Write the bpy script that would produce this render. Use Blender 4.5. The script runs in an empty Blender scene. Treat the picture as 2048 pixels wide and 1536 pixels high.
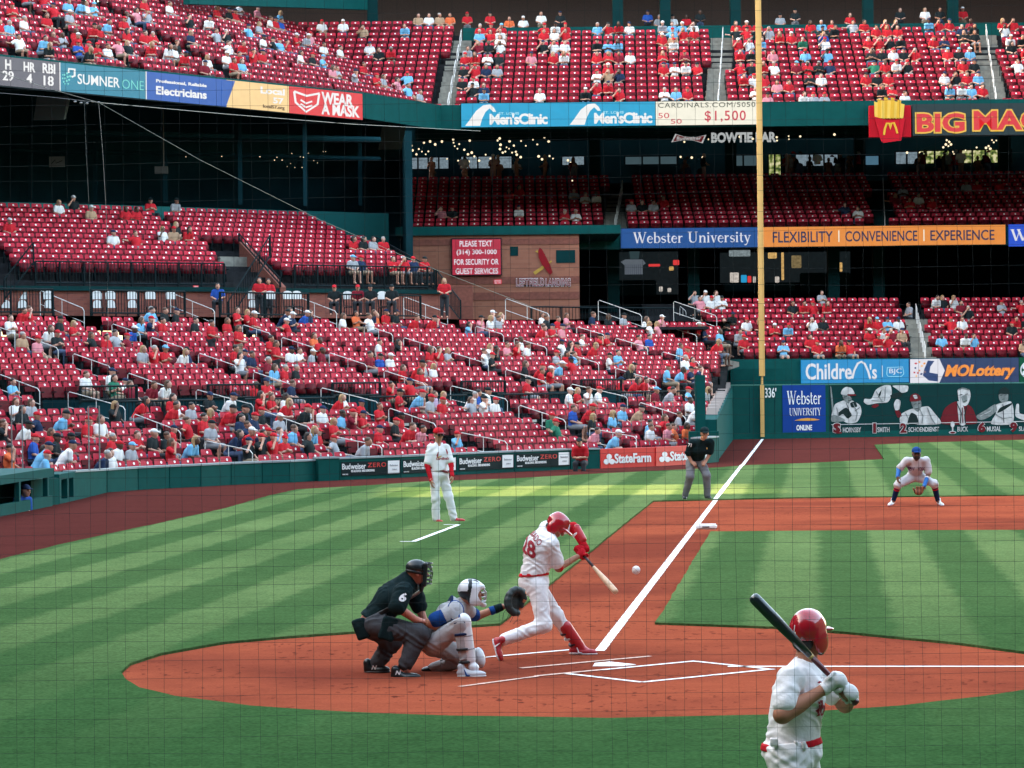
import bpy, bmesh, math, random, colorsys
import numpy as np
from mathutils import Vector, Matrix
from mathutils.bvhtree import BVHTree
random.seed(7); np.random.seed(7)
sc = bpy.context.scene
col = sc.collection
# ---------------------------------------------------------------- camera (world: camera at x=0,y=0, level, looking along +Y)
F, H, VH, ROLL = 5858.38, 3.1806, 743.59, 0.010285
YAW, HX, HY = 0.103636, 2.42752, -31.40504          # third-base line direction against +Y, camera in field coordinates
CR, SR = math.cos(ROLL), math.sin(ROLL)
cd = bpy.data.cameras.new('camera'); cam = bpy.data.objects.new('camera', cd); col.objects.link(cam)
cd.sensor_width = 36; cd.lens = F/2048*36; cd.shift_y = -(768-VH)/2048
cd.clip_start = 0.5; cd.clip_end = 2000
cam.matrix_world = Matrix.Translation((0, 0, H)) @ Matrix.Rotation(math.pi/2, 4, 'X') @ Matrix.Rotation(-ROLL, 4, 'Z')
sc.camera = cam
# ---------------------------------------------------------------- light
w = bpy.data.worlds.new('World'); sc.world = w; w.use_nodes = True
nt = w.node_tree; bg = nt.nodes['Background']
sky = nt.nodes.new('ShaderNodeTexSky'); sky.sky_type = 'NISHITA'; sky.sun_disc = False
SUN_EL, SUN_AZ = math.radians(20), math.radians(270)
sky.sun_elevation = SUN_EL; sky.sun_rotation = SUN_AZ
sky.air_density = 1.0; sky.dust_density = 2.0; sky.ozone_density = 0.6
wb = nt.nodes.new('ShaderNodeMix'); wb.data_type = 'RGBA'; wb.blend_type = 'MULTIPLY'; wb.inputs[0].default_value = 1; wb.inputs[7].default_value = (1.10, 0.97, 0.78, 1)
nt.links.new(sky.outputs[0], wb.inputs[6]); nt.links.new(wb.outputs[2], bg.inputs[0]); bg.inputs[1].default_value = 0.15
sd = bpy.data.lights.new('sun', 'SUN'); so = bpy.data.objects.new('sun', sd); col.objects.link(so)
sd.energy = 3.6; sd.angle = math.radians(0.5); sd.color = (1.0, 0.66, 0.40)
dirv = Vector((math.sin(SUN_AZ)*math.cos(SUN_EL), math.cos(SUN_AZ)*math.cos(SUN_EL), math.sin(SUN_EL)))
so.rotation_euler = dirv.to_track_quat('Z', 'Y').to_euler(); so.location = dirv*150
vs = sc.view_settings; vs.view_transform = 'Standard'; vs.look = 'None'; vs.exposure = 3.68; vs.gamma = 1
# ---------------------------------------------------------------- picture <-> place (2048x1536 photo pixels)
def unroll(u, v):
    du, dv = u-1024, v-768
    return CR*du-SR*dv, SR*du+CR*dv+768-VH
def at(u, v, d):
    a, b = unroll(u, v); return Vector((a/F*d, d, H-b/F*d))
def grd(u, v, z=0.0):
    a, b = unroll(u, v); d = F*(H-z)/b; return Vector((a/F*d, d, z))
def proj(p):
    a = F*p[0]/p[1]; b = F*(H-p[2])/p[1]+VH-768
    return 1024+CR*a+SR*b, 768-SR*a+CR*b
CY, SY = math.cos(YAW), math.sin(YAW)
def fld(X, Y, z=0.0):                                   # field coordinates (home plate at 0,0; first base +X; third base +Y)
    x, y = X-HX, Y-HY; return Vector((CY*x+SY*y, -SY*x+CY*y, z))
# ---------------------------------------------------------------- materials
MATS = {}
def mat(name, c, rough=0.7, metal=0.0, noise=0.0, nscale=30.0, bump=0.0, bscale=80.0, emit=0.0, spec=None, coat=0.0, alpha=None):
    if name in MATS: return MATS[name]
    m = bpy.data.materials.new(name); m.use_nodes = True; n = m.node_tree.nodes; l = m.node_tree.links
    b = n['Principled BSDF']; c4 = (c[0], c[1], c[2], 1)
    b.inputs['Base Color'].default_value = c4; b.inputs['Roughness'].default_value = rough; b.inputs['Metallic'].default_value = metal
    if spec is not None: b.inputs['Specular IOR Level'].default_value = spec
    if coat: b.inputs['Coat Weight'].default_value = coat
    tc = None
    if noise or bump:
        tc = n.new('ShaderNodeTexCoord')
    if noise:
        t = n.new('ShaderNodeTexNoise'); t.inputs['Scale'].default_value = nscale; t.inputs['Detail'].default_value = 5
        l.new(tc.outputs['Object'], t.inputs['Vector'])
        r = n.new('ShaderNodeMapRange'); r.inputs[1].default_value = 0.3; r.inputs[2].default_value = 0.7
        r.inputs[3].default_value = 1-noise; r.inputs[4].default_value = 1+noise; l.new(t.outputs[0], r.inputs[0])
        x = n.new('ShaderNodeVectorMath'); x.operation = 'SCALE'; x.inputs[0].default_value = c[:3]; l.new(r.outputs[0], x.inputs['Scale'])
        l.new(x.outputs[0], b.inputs['Base Color'])
    if bump:
        t = n.new('ShaderNodeTexNoise'); t.inputs['Scale'].default_value = bscale; t.inputs['Detail'].default_value = 4
        l.new(tc.outputs['Object'], t.inputs['Vector'])
        bp = n.new('ShaderNodeBump'); bp.inputs['Strength'].default_value = bump; bp.inputs['Distance'].default_value = 0.02
        l.new(t.outputs[0], bp.inputs['Height']); l.new(bp.outputs[0], b.inputs['Normal'])
    if emit:
        b.inputs['Emission Color'].default_value = c4; b.inputs['Emission Strength'].default_value = emit
    MATS[name] = m; return m
def srgb(r, g, b, k=1.0):
    f = lambda x: ((x/255+0.055)/1.055)**2.4 if x > 10 else x/255/12.92
    return (f(r)*k, f(g)*k, f(b)*k)
# ---------------------------------------------------------------- mesh helpers
def tag(o, label=None, cat=None, group=None, kind=None):
    if label: o['label'] = label
    if cat: o['category'] = cat
    if group: o['group'] = group
    if kind: o['kind'] = kind
    return o
def link(o, parent=None):
    col.objects.link(o)
    if parent is not None: o.parent = parent
    return o
def empty(name, loc, rz=0.0):
    o = bpy.data.objects.new(name, None); o.location = loc; o.rotation_euler = (0, 0, rz); o.empty_display_size = 0.2
    return link(o)
def from_arrays(name, V, polys, mats, mi=None, smooth=False):
    me = bpy.data.meshes.new(name); me.from_pydata([tuple(v) for v in V], [], polys)
    for m in (mats if isinstance(mats, (list, tuple)) else [mats]): me.materials.append(m)
    if mi is not None: me.polygons.foreach_set('material_index', np.asarray(mi, np.int32))
    if smooth: me.polygons.foreach_set('use_smooth', np.ones(len(me.polygons), bool))
    me.update(); return me
class MB:
    """collects boxes, tubes, sheets; build() links them as one mesh object"""
    def __init__(s): s.V = []; s.P = []; s.M = []
    def add(s, V, P, m=0):
        k = len(s.V); s.V += [tuple(v) for v in V]; s.P += [[i+k for i in p] for p in P]; s.M += [m]*len(P)
    def hexa(s, c, m=0):          # 8 corners: bottom 4 ccw, top 4 ccw
        s.add(c, [(3, 2, 1, 0), (4, 5, 6, 7), (0, 1, 5, 4), (1, 2, 6, 5), (2, 3, 7, 6), (3, 0, 4, 7)], m)
    def box(s, a, b, m=0):
        x0, y0, z0 = a; x1, y1, z1 = b
        s.hexa([(x0, y0, z0), (x1, y0, z0), (x1, y1, z0), (x0, y1, z0), (x0, y0, z1), (x1, y0, z1), (x1, y1, z1), (x0, y1, z1)], m)
    def slab(s, p, q, z0, z1, t, m=0, z0b=None, z1b=None):   # vertical wall piece from p to q (xy), thickness t behind (left normal)
        p = Vector(p[:2]); q = Vector(q[:2]); d = (q-p).normalized(); n = Vector((-d.y, d.x))*t
        z0b = z0 if z0b is None else z0b; z1b = z1 if z1b is None else z1b
        s.hexa([(*p, z0), (*q, z0b), (*(q+n), z0b), (*(p+n), z0), (*p, z1), (*q, z1b), (*(q+n), z1b), (*(p+n), z1)], m)
    def tube(s, pts, r, n=8, m=0, cap=True):
        pts = [Vector(p) for p in pts]; rs = r if isinstance(r, (list, tuple)) else [r]*len(pts)
        k0 = len(s.V); prev = None
        for i, p in enumerate(pts):
            t = (pts[min(i+1, len(pts)-1)]-pts[max(i-1, 0)]).normalized()
            a = t.orthogonal().normalized() if prev is None else (prev-t*prev.dot(t)).normalized()
            prev = a; b = t.cross(a)
            for j in range(n):
                an = 2*math.pi*j/n; s.V.append(tuple(p+(a*math.cos(an)+b*math.sin(an))*rs[i]))
        for i in range(len(pts)-1):
            for j in range(n):
                s.P.append([k0+i*n+j, k0+i*n+(j+1) % n, k0+(i+1)*n+(j+1) % n, k0+(i+1)*n+j]); s.M.append(m)
        if cap:
            s.P.append([k0+j for j in range(n)][::-1]); s.P.append([k0+(len(pts)-1)*n+j for j in range(n)]); s.M += [m, m]
    def ball(s, c, r, nu=10, nv=6, m=0, sc3=(1, 1, 1)):
        V = []; P = []
        V.append((c[0], c[1], c[2]-r*sc3[2]))
        for i in range(1, nv):
            ph = -math.pi/2+math.pi*i/nv
            for j in range(nu):
                th = 2*math.pi*j/nu
                V.append((c[0]+r*sc3[0]*math.cos(ph)*math.cos(th), c[1]+r*sc3[1]*math.cos(ph)*math.sin(th), c[2]+r*sc3[2]*math.sin(ph)))
        V.append((c[0], c[1], c[2]+r*sc3[2])); T = len(V)-1
        for j in range(nu):
            P.append((0, 1+(j+1) % nu, 1+j)); P.append((T, 1+(nv-2)*nu+j, 1+(nv-2)*nu+(j+1) % nu))
            for i in range(nv-2):
                P.append((1+i*nu+j, 1+i*nu+(j+1) % nu, 1+(i+1)*nu+(j+1) % nu, 1+(i+1)*nu+j))
        s.add(V, P, m)
    def build(s, name, mats, parent=None, smooth=False, origin=None):
        V = s.V
        if origin is not None: V = [(x-origin[0], y-origin[1], z-origin[2]) for x, y, z in V]
        me = from_arrays(name, V, s.P, mats, s.M, smooth)
        o = bpy.data.objects.new(name, me)
        if origin is not None and parent is None: o.location = origin
        return link(o, parent)
# ---------------------------------------------------------------- boards, lettering and flat shapes on vertical planes
class Plane:
    def __init__(s, p, q, off=0.0):      # vertical plane through world points p,q (left to right as seen)
        s.p = Vector((p[0], p[1], 0)); d = Vector((q[0]-p[0], q[1]-p[1], 0)); s.L = d.length; s.e = d.normalized(); s.n = Vector((s.e.y, -s.e.x, 0))
        s.p = s.p+s.n*off
    def hit(s, u, v):
        r = at(u, v, 1.0)-Vector((0, 0, H)); o = Vector((0, 0, H))
        t = (s.p-o).dot(s.n)/Vector((r.x, r.y, 0)).dot(s.n) if True else 0
        return o+r*t
    def st(s, u, v):
        h = s.hit(u, v)-s.p; return h.dot(s.e), h.z
    def w(s, a, z, off=0.0): return s.p+s.e*a+Vector((0, 0, z))+s.n*off
TEXT_CACHE = {}
def text_geo(txt, bold=0.0, shear=0.0, space=1.0):
    key = (txt, bold, shear, space)
    if key not in TEXT_CACHE:
        cu = bpy.data.curves.new('t', 'FONT'); cu.body = txt; cu.offset = bold; cu.shear = shear; cu.space_character = space; cu.resolution_u = 3
        o = bpy.data.objects.new('t', cu); me = bpy.data.meshes.new_from_object(o)
        V = np.array([v.co[:2] for v in me.vertices]); P = [list(p.vertices) for p in me.polygons]
        bpy.data.objects.remove(o); bpy.data.meshes.remove(me); bpy.data.curves.remove(cu)
        V = (V-V.min(0))/(V.max(0)-V.min(0)); TEXT_CACHE[key] = (V, P)
    return TEXT_CACHE[key]
def loc_in(parent):     # geometry is made in world coordinates; parents sit unrotated at their location
    v = Vector((0, 0, 0)); p = parent
    while p is not None: v = v+Vector(p.location); p = p.parent
    return v
def plate(name, V2, P, pl, m, parent, off, thick=0.012):
    """2-D shape (a,z) on a plane -> thin raised plate"""
    base = loc_in(parent); n = len(V2)
    front = [pl.w(a, z, off+thick)-base for a, z in V2]; back = [pl.w(a, z, off)-base for a, z in V2]
    polys = [list(p) for p in P]; ec = {}
    for p in P:
        for i in range(len(p)):
            e = (p[i], p[(i+1) % len(p)]); ec[e] = 1
    side = [[a, a+n, b+n, b] for (a, b) in ec if (b, a) not in ec]
    # orientation: make front faces look along the plane normal
    me = from_arrays(name, front+back, polys+side, m)
    return link(bpy.data.objects.new(name, me), parent)
def letter(parent, pl, box, txt, m, bold=0.0, shear=0.0, space=1.0, off=0.02, name='lettering', geo=None):
    """box: u0,v_bottom(left), u1,v_top(right) in photo pixels"""
    V, P = geo if geo else text_geo(txt, bold, shear, space)
    a0, z0 = pl.st(box[0], box[1]); a1, z1 = pl.st(box[2], box[3])
    V2 = [(a0+x*(a1-a0), z0+y*(z1-z0)) for x, y in V]
    return plate(name, V2, P, pl, m, parent, off)
def shape(parent, pl, pts, m, name='emblem', off=0.015):
    V2 = [pl.st(u, v) for u, v in pts]
    ar = sum(V2[i][0]*V2[(i+1) % len(V2)][1]-V2[(i+1) % len(V2)][0]*V2[i][1] for i in range(len(V2)))
    if ar < 0: V2 = V2[::-1]
    return plate(name, V2, [list(range(len(V2)))], pl, m, parent, off)
def ell(u, v, a, b, n=20, rot=0.0):
    c, s = math.cos(rot), math.sin(rot)
    return [(u+a*math.cos(t)*c-b*math.sin(t)*s, v+a*math.cos(t)*s+b*math.sin(t)*c) for t in [2*math.pi*i/n for i in range(n)]]
def stroke(pts, wd):
    """polyline -> outline polygon of width wd (pixels)"""
    L = []; R = []
    for i, p in enumerate(pts):
        a = pts[max(i-1, 0)]; b = pts[min(i+1, len(pts)-1)]; dx, dy = b[0]-a[0], b[1]-a[1]; k = math.hypot(dx, dy) or 1
        ww = wd[i] if isinstance(wd, (list, tuple)) else wd
        L.append((p[0]-dy/k*ww/2, p[1]+dx/k*ww/2)); R.append((p[0]+dy/k*ww/2, p[1]-dx/k*ww/2))
    return L+R[::-1]
# ---------------------------------------------------------------- ground, dirt, grass
from mathutils.geometry import tessellate_polygon
def field_mat(name, base, dark=None, nsc=(0.6, 6, 60), amp=(0.12, 0.14, 0.22), stripes=None, bump=0.5, patch=None, aniso=None, speck=None):
    """soil or turf: large, middle and fine mottling; mowing stripes of two nap directions along the third-base line"""
    m = bpy.data.materials.new(name); m.use_nodes = True; n = m.node_tree.nodes; l = m.node_tree.links
    b = n['Principled BSDF']; b.inputs['Roughness'].default_value = 0.95; b.inputs['Specular IOR Level'].default_value = 0.0
    geo = n.new('ShaderNodeNewGeometry')
    def math_(op, a, c=None):
        x = n.new('ShaderNodeMath'); x.operation = op
        for i, q in enumerate((a, c)):
            if q is None: continue
            if isinstance(q, (int, float)): x.inputs[i].default_value = q
            else: l.new(q, x.inputs[i])
        return x.outputs[0]
    def mix(f, a, c):
        x = n.new('ShaderNodeMix'); x.data_type = 'RGBA'
        if isinstance(f, (int, float)): x.inputs[0].default_value = f
        else: l.new(f, x.inputs[0])
        for i, q in ((6, a), (7, c)):
            if isinstance(q, tuple): x.inputs[i].default_value = (*q, 1)
            else: l.new(q, x.inputs[i])
        return x.outputs[2]
    def noise(s, det=4, vec=None, rough=0.6):
        t = n.new('ShaderNodeTexNoise'); t.inputs['Scale'].default_value = s; t.inputs['Detail'].default_value = det; t.inputs['Roughness'].default_value = rough
        l.new(vec if vec is not None else geo.outputs['Position'], t.inputs['Vector']); return t.outputs[0]
    c = base
    if stripes:
        dv = n.new('ShaderNodeVectorMath'); dv.operation = 'DOT_PRODUCT'; l.new(geo.outputs['Position'], dv.inputs[0])
        dv.inputs[1].default_value = stripes[0]
        wob = math_('MULTIPLY', math_('SUBTRACT', noise(1.2, 3), 0.5), 0.35)
        q = math_('ADD', math_('ADD', dv.outputs['Value'], stripes[2]), wob)
        s_ = math_('SINE', math_('MULTIPLY', q, math.pi/stripes[1]))
        f = n.new('ShaderNodeMapRange'); l.new(s_, f.inputs[0]); f.inputs[1].default_value = -0.35; f.inputs[2].default_value = 0.35
        f.interpolation_type = 'SMOOTHSTEP'
        sy = n.new('ShaderNodeSeparateXYZ'); l.new(geo.outputs['Position'], sy.inputs[0]); fd = n.new('ShaderNodeMapRange'); l.new(sy.outputs['Y'], fd.inputs[0]); fd.inputs[1].default_value = 24; fd.inputs[2].default_value = 42; fd.inputs[3].default_value = .0  # turf near the camera is painted darker, imitating vignette and shading
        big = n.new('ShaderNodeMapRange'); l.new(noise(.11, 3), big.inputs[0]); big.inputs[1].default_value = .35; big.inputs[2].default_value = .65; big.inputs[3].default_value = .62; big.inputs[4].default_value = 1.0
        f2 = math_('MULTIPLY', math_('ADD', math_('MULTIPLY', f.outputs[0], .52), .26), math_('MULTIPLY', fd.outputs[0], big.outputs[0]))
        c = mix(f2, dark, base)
    if patch:      # scuffed, lighter or darker areas with a shape of their own
        f = n.new('ShaderNodeMapRange'); l.new(noise(patch[1], 5), f.inputs[0]); f.inputs[1].default_value = patch[2]; f.inputs[2].default_value = patch[3]
        c = mix(f.outputs[0], c, patch[0])
    k = None
    vec = geo.outputs['Position']
    if aniso:
        mp = n.new('ShaderNodeMapping'); mp.inputs['Scale'].default_value = aniso; l.new(vec, mp.inputs['Vector']); vec = mp.outputs[0]
    for s, a in zip(nsc, amp):
        t = math_('ADD', math_('MULTIPLY', math_('SUBTRACT', noise(s, 5, vec), 0.5), a*3.2), 1.0)
        k = t if k is None else math_('MULTIPLY', k, t)
    if speck:
        mp2 = n.new('ShaderNodeMapping'); mp2.inputs['Scale'].default_value = (1, .55, 1); l.new(geo.outputs['Position'], mp2.inputs['Vector'])
        f = n.new('ShaderNodeMapRange'); l.new(noise(speck[1], 2, mp2.outputs[0], .5), f.inputs[0]); f.inputs[1].default_value = speck[2]; f.inputs[2].default_value = speck[2]+.05
        g_ = n.new('ShaderNodeMapRange'); l.new(noise(.55, 2), g_.inputs[0]); g_.inputs[1].default_value = .42; g_.inputs[2].default_value = .6
        c = mix(math_('MULTIPLY', f.outputs[0], g_.outputs[0]), c, speck[0])
    x = n.new('ShaderNodeVectorMath'); x.operation = 'SCALE'
    if isinstance(c, tuple): x.inputs[0].default_value = c
    else: l.new(c, x.inputs[0])
    l.new(k, x.inputs['Scale']); l.new(x.outputs[0], b.inputs['Base Color'])
    bp = n.new('ShaderNodeBump'); bp.inputs['Strength'].default_value = bump; bp.inputs['Distance'].default_value = 0.03
    l.new(noise(nsc[2]*0.6, 4, vec), bp.inputs['Height']); l.new(bp.outputs[0], b.inputs['Normal'])
    MATS[name] = m; return m
ex = fld(1, 0)-fld(0, 0); o0 = fld(0, 0)
STR = ((ex.x, ex.y, 0), 0.93, -(ex.x*o0.x+ex.y*o0.y)-2.43+0.93)
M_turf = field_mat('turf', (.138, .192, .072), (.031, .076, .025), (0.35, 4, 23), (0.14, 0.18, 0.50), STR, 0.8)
M_dirt = field_mat('infield_clay', (.298, .069, .035), None, (0.5, 6, 34), (0.10, 0.14, 0.34), None, 0.5, ((.185, .042, .025), 0.15, 0.43, 0.60), (1, 3.5, 1), ((.12, .028, .018), 9.0, .61))
M_track = field_mat('track_clay', (.092, .025, .021), None, (0.4, 4, 60), (0.10, 0.14, 0.25), None, 0.6, None, (1, 2.5, 1), ((.07, .02, .018), 5.0, .62))
M_chalk = mat('chalk', (.86, .83, .80), 0.95, noise=0.10, nscale=40)
M_chalkw = mat('chalk_worn', (.66, .42, .33), 0.95, noise=0.45, nscale=25)
def sheet(name, loops, z, m, thick=0.0):
    """flat polygon(s) with holes; with thickness the edge is a real lip"""
    L = [[Vector((p[0], p[1], 0)) for p in lp] for lp in loops]
    tris = tessellate_polygon(L); V = [(p.x, p.y, z) for lp in L for p in lp]; P = []
    for t in tris:
        a, b, c = (Vector(V[i]) for i in t)
        P.append(tuple(t) if (b-a).cross(c-a).z > 0 else tuple(reversed(t)))
    if thick:
        k = len(V); V += [(x, y, z-thick) for x, y, z in V]; s = 0
        for lp in L:
            n = len(lp)
            for i in range(n): P.append((s+i, s+(i+1) % n, k+s+(i+1) % n, k+s+i))
            s += n
    me = from_arrays(name, V, P, m); o = link(bpy.data.objects.new(name, me)); o['kind'] = 'structure'; return o
def dens(pts, step=0.4):
    out = []
    for i in range(len(pts)):
        a = Vector(pts[i][:2]); b = Vector(pts[(i+1) % len(pts)][:2]); k = max(1, int((b-a).length/step))
        if (b-a).length > 60: k = 1
        out += [a+(b-a)*j/k for j in range(k)]
    return out
rng = random.Random(3)
def rag(pts, amp):
    return [p+Vector((rng.uniform(-amp, amp), rng.uniform(-amp, amp))) for p in dens(pts)]
g2 = lambda *q: [grd(u, v).to_2d() for u, v in q]
sheet('ground', [[(-900, -300), (900, -300), (900, 1500), (-900, 1500)]], -0.03, mat('asphalt', (.05, .05, .052), 0.9, noise=0.2, nscale=3))
sheet('warning_track', [[(-40, 4), (60, 4), (60, 150), (-40, 150)]], 0.0, M_track)
dirt = g2((1000, 1252), (1120, 1155), (1240, 1057), (1306, 1004), (1600, 997), (2048, 992), (2500, 986)) + g2((2500, 1350), (2300, 1360), (2048, 1386), (1966, 1399), (1800, 1418),
        (1533, 1436), (1216, 1443), (900, 1438), (700, 1431), (500, 1418), (350, 1398), (280, 1381), (250, 1365), (240, 1350), (260, 1332), (320, 1312), (450, 1289), (575, 1278), (700, 1269), (860, 1260), (940, 1256))
ing = g2((1311, 1250), (1366, 1158), (1421, 1066), (1700, 1064), (2048, 1063), (2480, 1061), (2480, 1340), (2300, 1330), (2048, 1309), (1900, 1289), (1700, 1270), (1560, 1259))
outer = g2((-300, 1210), (0, 1122), (125, 1091), (210, 1072), (300, 1053), (450, 1019), (540, 993), (595, 981), (750, 972), (850, 965), (1024, 959), (1200, 949), (1366, 941), (1432, 937), (1498, 932), (1614, 928), (1768, 920), (1749, 891), (1862, 886), (2048, 881), (2500, 872)) + [Vector((42, 110)), Vector((42, 8)), Vector((-12, 8))]
dirt_r = rag(dirt, 0.012)
sheet('infield_dirt', [dens(dirt)], 0.004, M_dirt)
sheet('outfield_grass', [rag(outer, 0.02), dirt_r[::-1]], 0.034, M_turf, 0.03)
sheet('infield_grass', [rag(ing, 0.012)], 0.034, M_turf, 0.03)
# chalk lines
def strip(name, p, q, wd, z, m, n=1):
    p = Vector(p[:2]); q = Vector(q[:2]); d = (q-p).normalized(); s = Vector((-d.y, d.x))*wd/2; L = []; R = []; k = max(2, int((q-p).length/0.12))
    for i in range(k+1):
        c = p+(q-p)*i/k; j = rng.uniform(-.006, .006); L.append(c+s*(1+j*8)); R.append(c-s*(1-j*8+rng.uniform(-.05, .05)))
    return sheet(name, [R+L[::-1]], z, m)
fy = lambda v: None
def fld_y(u, v):      # field Y of a photo point
    p = grd(u, v); return -SY*p.x*-1*-1+CY*p.y+HY if False else (SY*p.x+CY*p.y)+HY
yA = fld_y(1210, 1303); yD = fld_y(1440, 1001); yT = fld_y(1500, 932)
strip('foul_line', fld(-.05, yA), fld(-.05, yD), 0.115, 0.010, M_chalk)
strip('foul_line', fld(-.05, yD), fld(-.05, yT), 0.115, 0.040, M_chalk)
strip('foul_line', fld(-.05, yT), fld(-.05, 102.2), 0.115, 0.006, M_chalk)
strip('foul_line', fld(1.45, -.03), fld(12, -.03), 0.09, 0.010, M_chalk)
s2 = math.sqrt(2)
def ab(a, b): return fld((a+b)/s2, (a-b)/s2)
for sgn, nm in ((1, 'chalk_box'), (-1, 'chalk_box')):
    i_, o_ = .368*sgn, 1.587*sgn
    for p, q, m_ in ((ab(1.16, i_), ab(-.2, i_), M_chalk if sgn > 0 else M_chalkw), (ab(-.2, i_), ab(-.7 if sgn < 0 else -1.1, i_), M_chalkw), (ab(1.13, i_+.03*sgn), ab(1.13, o_), M_chalk),
                 (ab(1.16, o_), ab(-.7, o_), M_chalk), (ab(-.7, i_+.03*sgn), ab(-.7, o_), M_chalkw if sgn < 0 else M_chalk)):
        if sgn < 0 and (abs((p-ab(1.13, i_+.03*sgn)).length) < .01 or abs((p-ab(-.7, i_+.03*sgn)).length) < .01): continue
        if sgn < 0 and m_ is M_chalk and p == ab(1.13, i_+.03*sgn): m_ = M_chalkw
        strip(nm, p, q, .07, .010 if m_ is M_chalk else .012, m_)
strip('chalk_box', ab(-1.1, .40), ab(-2.3, .62), .06, .012, M_chalkw)
for p, q in (((887, 1053), (917, 1053)), ((917, 1053), (827, 1087)), ((827, 1087), (800, 1087))):
    strip('chalk_box', grd(*p), grd(*q), .10, .040, M_chalk)
# plate and base are things
pts = [(0, 0), (.305, 0), (.458, .153), (.153, .458), (0, .305)]
mb = MB(); c0 = fld(.2, .2)
V = [fld(x, y)-c0 for x, y in pts]
mb.add([(v.x, v.y, .0) for v in V]+[(v.x*.99, v.y*.99, .012) for v in V], [(5, 6, 7, 8, 9)]+[(i, (i+1) % 5, 5+(i+1) % 5, 5+i) for i in range(5)])
tag(mb.build('home_plate', [mat('rubber_white', (.82, .80, .78), 0.6, noise=.05)]), 'white five sided home plate set in the orange dirt', 'home plate').location = c0
c0 = fld(.2, 27.22); rot = math.atan2(ex.y, ex.x)
bm = bmesh.new(); bmesh.ops.create_cube(bm, size=1); bmesh.ops.scale(bm, vec=(.42, .42, .09), verts=bm.verts); bmesh.ops.bevel(bm, geom=bm.edges[:], offset=.022, segments=3, affect='EDGES')
me = bpy.data.meshes.new('base_bag'); bm.to_mesh(me); bm.free(); me.materials.append(MATS['rubber_white'])
o = link(bpy.data.objects.new('base_bag', me)); o.location = c0+Vector((0, 0, .05)); o.rotation_euler = (0, 0, rot); tag(o, 'white square third base bag on the foul line', 'base')
mb = MB(); mb.box((-.07, -.214, -.012), (.07, -.209, .012)); mb.build('logo_patch', [mat('black_rubber', (.01, .01, .012), .6)], o)
# ---------------------------------------------------------------- shared structure materials
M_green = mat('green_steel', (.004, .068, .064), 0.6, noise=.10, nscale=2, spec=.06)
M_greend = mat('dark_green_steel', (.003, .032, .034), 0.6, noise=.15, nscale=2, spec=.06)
M_pad = mat('green_padding', (.004, .068, .060), 0.65, noise=.08, nscale=3, bump=.15, bscale=6, spec=.06)
M_conc = mat('concrete', (.20, .19, .17), 0.9, noise=.22, nscale=3, bump=.2)
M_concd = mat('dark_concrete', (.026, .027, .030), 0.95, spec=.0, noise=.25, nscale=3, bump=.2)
M_conct = mat('stair_concrete', (.22, .21, .18), 0.9, noise=.25, nscale=4)
M_white = mat('white_paint', (.66, .65, .63), 0.5)
M_black = mat('black_steel', (.006, .014, .017), 0.6, spec=.1)
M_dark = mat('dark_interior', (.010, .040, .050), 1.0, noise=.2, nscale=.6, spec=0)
M_pole = mat('yellow_paint', (.72, .42, .13), 0.5, noise=.05, nscale=2)
M_seat = mat('red_plastic', (.49, .022, .046), 0.5, noise=.20, nscale=1.2, spec=.12)
M_seatd = mat('red_plastic_pan_darkened', (.10, .005, .010), 0.5, spec=.1)  # pan colour darkened to stand in for the shade between rows
M_num = mat('white_disc', (.85, .82, .80), 0.4)
M_brick = mat('brick', (.20, .062, .042), 0.9, noise=.2, nscale=8)
def brick_mat(name, c1, c2, mort, sc_=4.0):
    m = mat(name, c1, .9); n = m.node_tree.nodes; l = m.node_tree.links; b = n['Principled BSDF']
    t = n.new('ShaderNodeTexBrick'); t.inputs['Color1'].default_value = (*c1, 1); t.inputs['Color2'].default_value = (*c2, 1); t.inputs['Mortar'].default_value = (*mort, 1)
    t.inputs['Scale'].default_value = sc_; t.inputs['Mortar Size'].default_value = .012; t.inputs['Brick Width'].default_value = 1.0; t.inputs['Row Height'].default_value = .34
    tc = n.new('ShaderNodeTexCoord'); mp = n.new('ShaderNodeMapping'); mp.inputs['Rotation'].default_value = (math.pi/2, 0, 0)
    l.new(tc.outputs['Object'], mp.inputs['Vector']); l.new(mp.outputs[0], t.inputs['Vector']); l.new(t.outputs[0], b.inputs['Base Color']); return m
M_brickw = brick_mat('red_brick_wall', (.24, .068, .045), (.17, .045, .034), (.16, .09, .075))
M_bricks = brick_mat('tan_brick_wall', (.33, .125, .075), (.28, .10, .06), (.27, .12, .08), 2.5)
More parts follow.
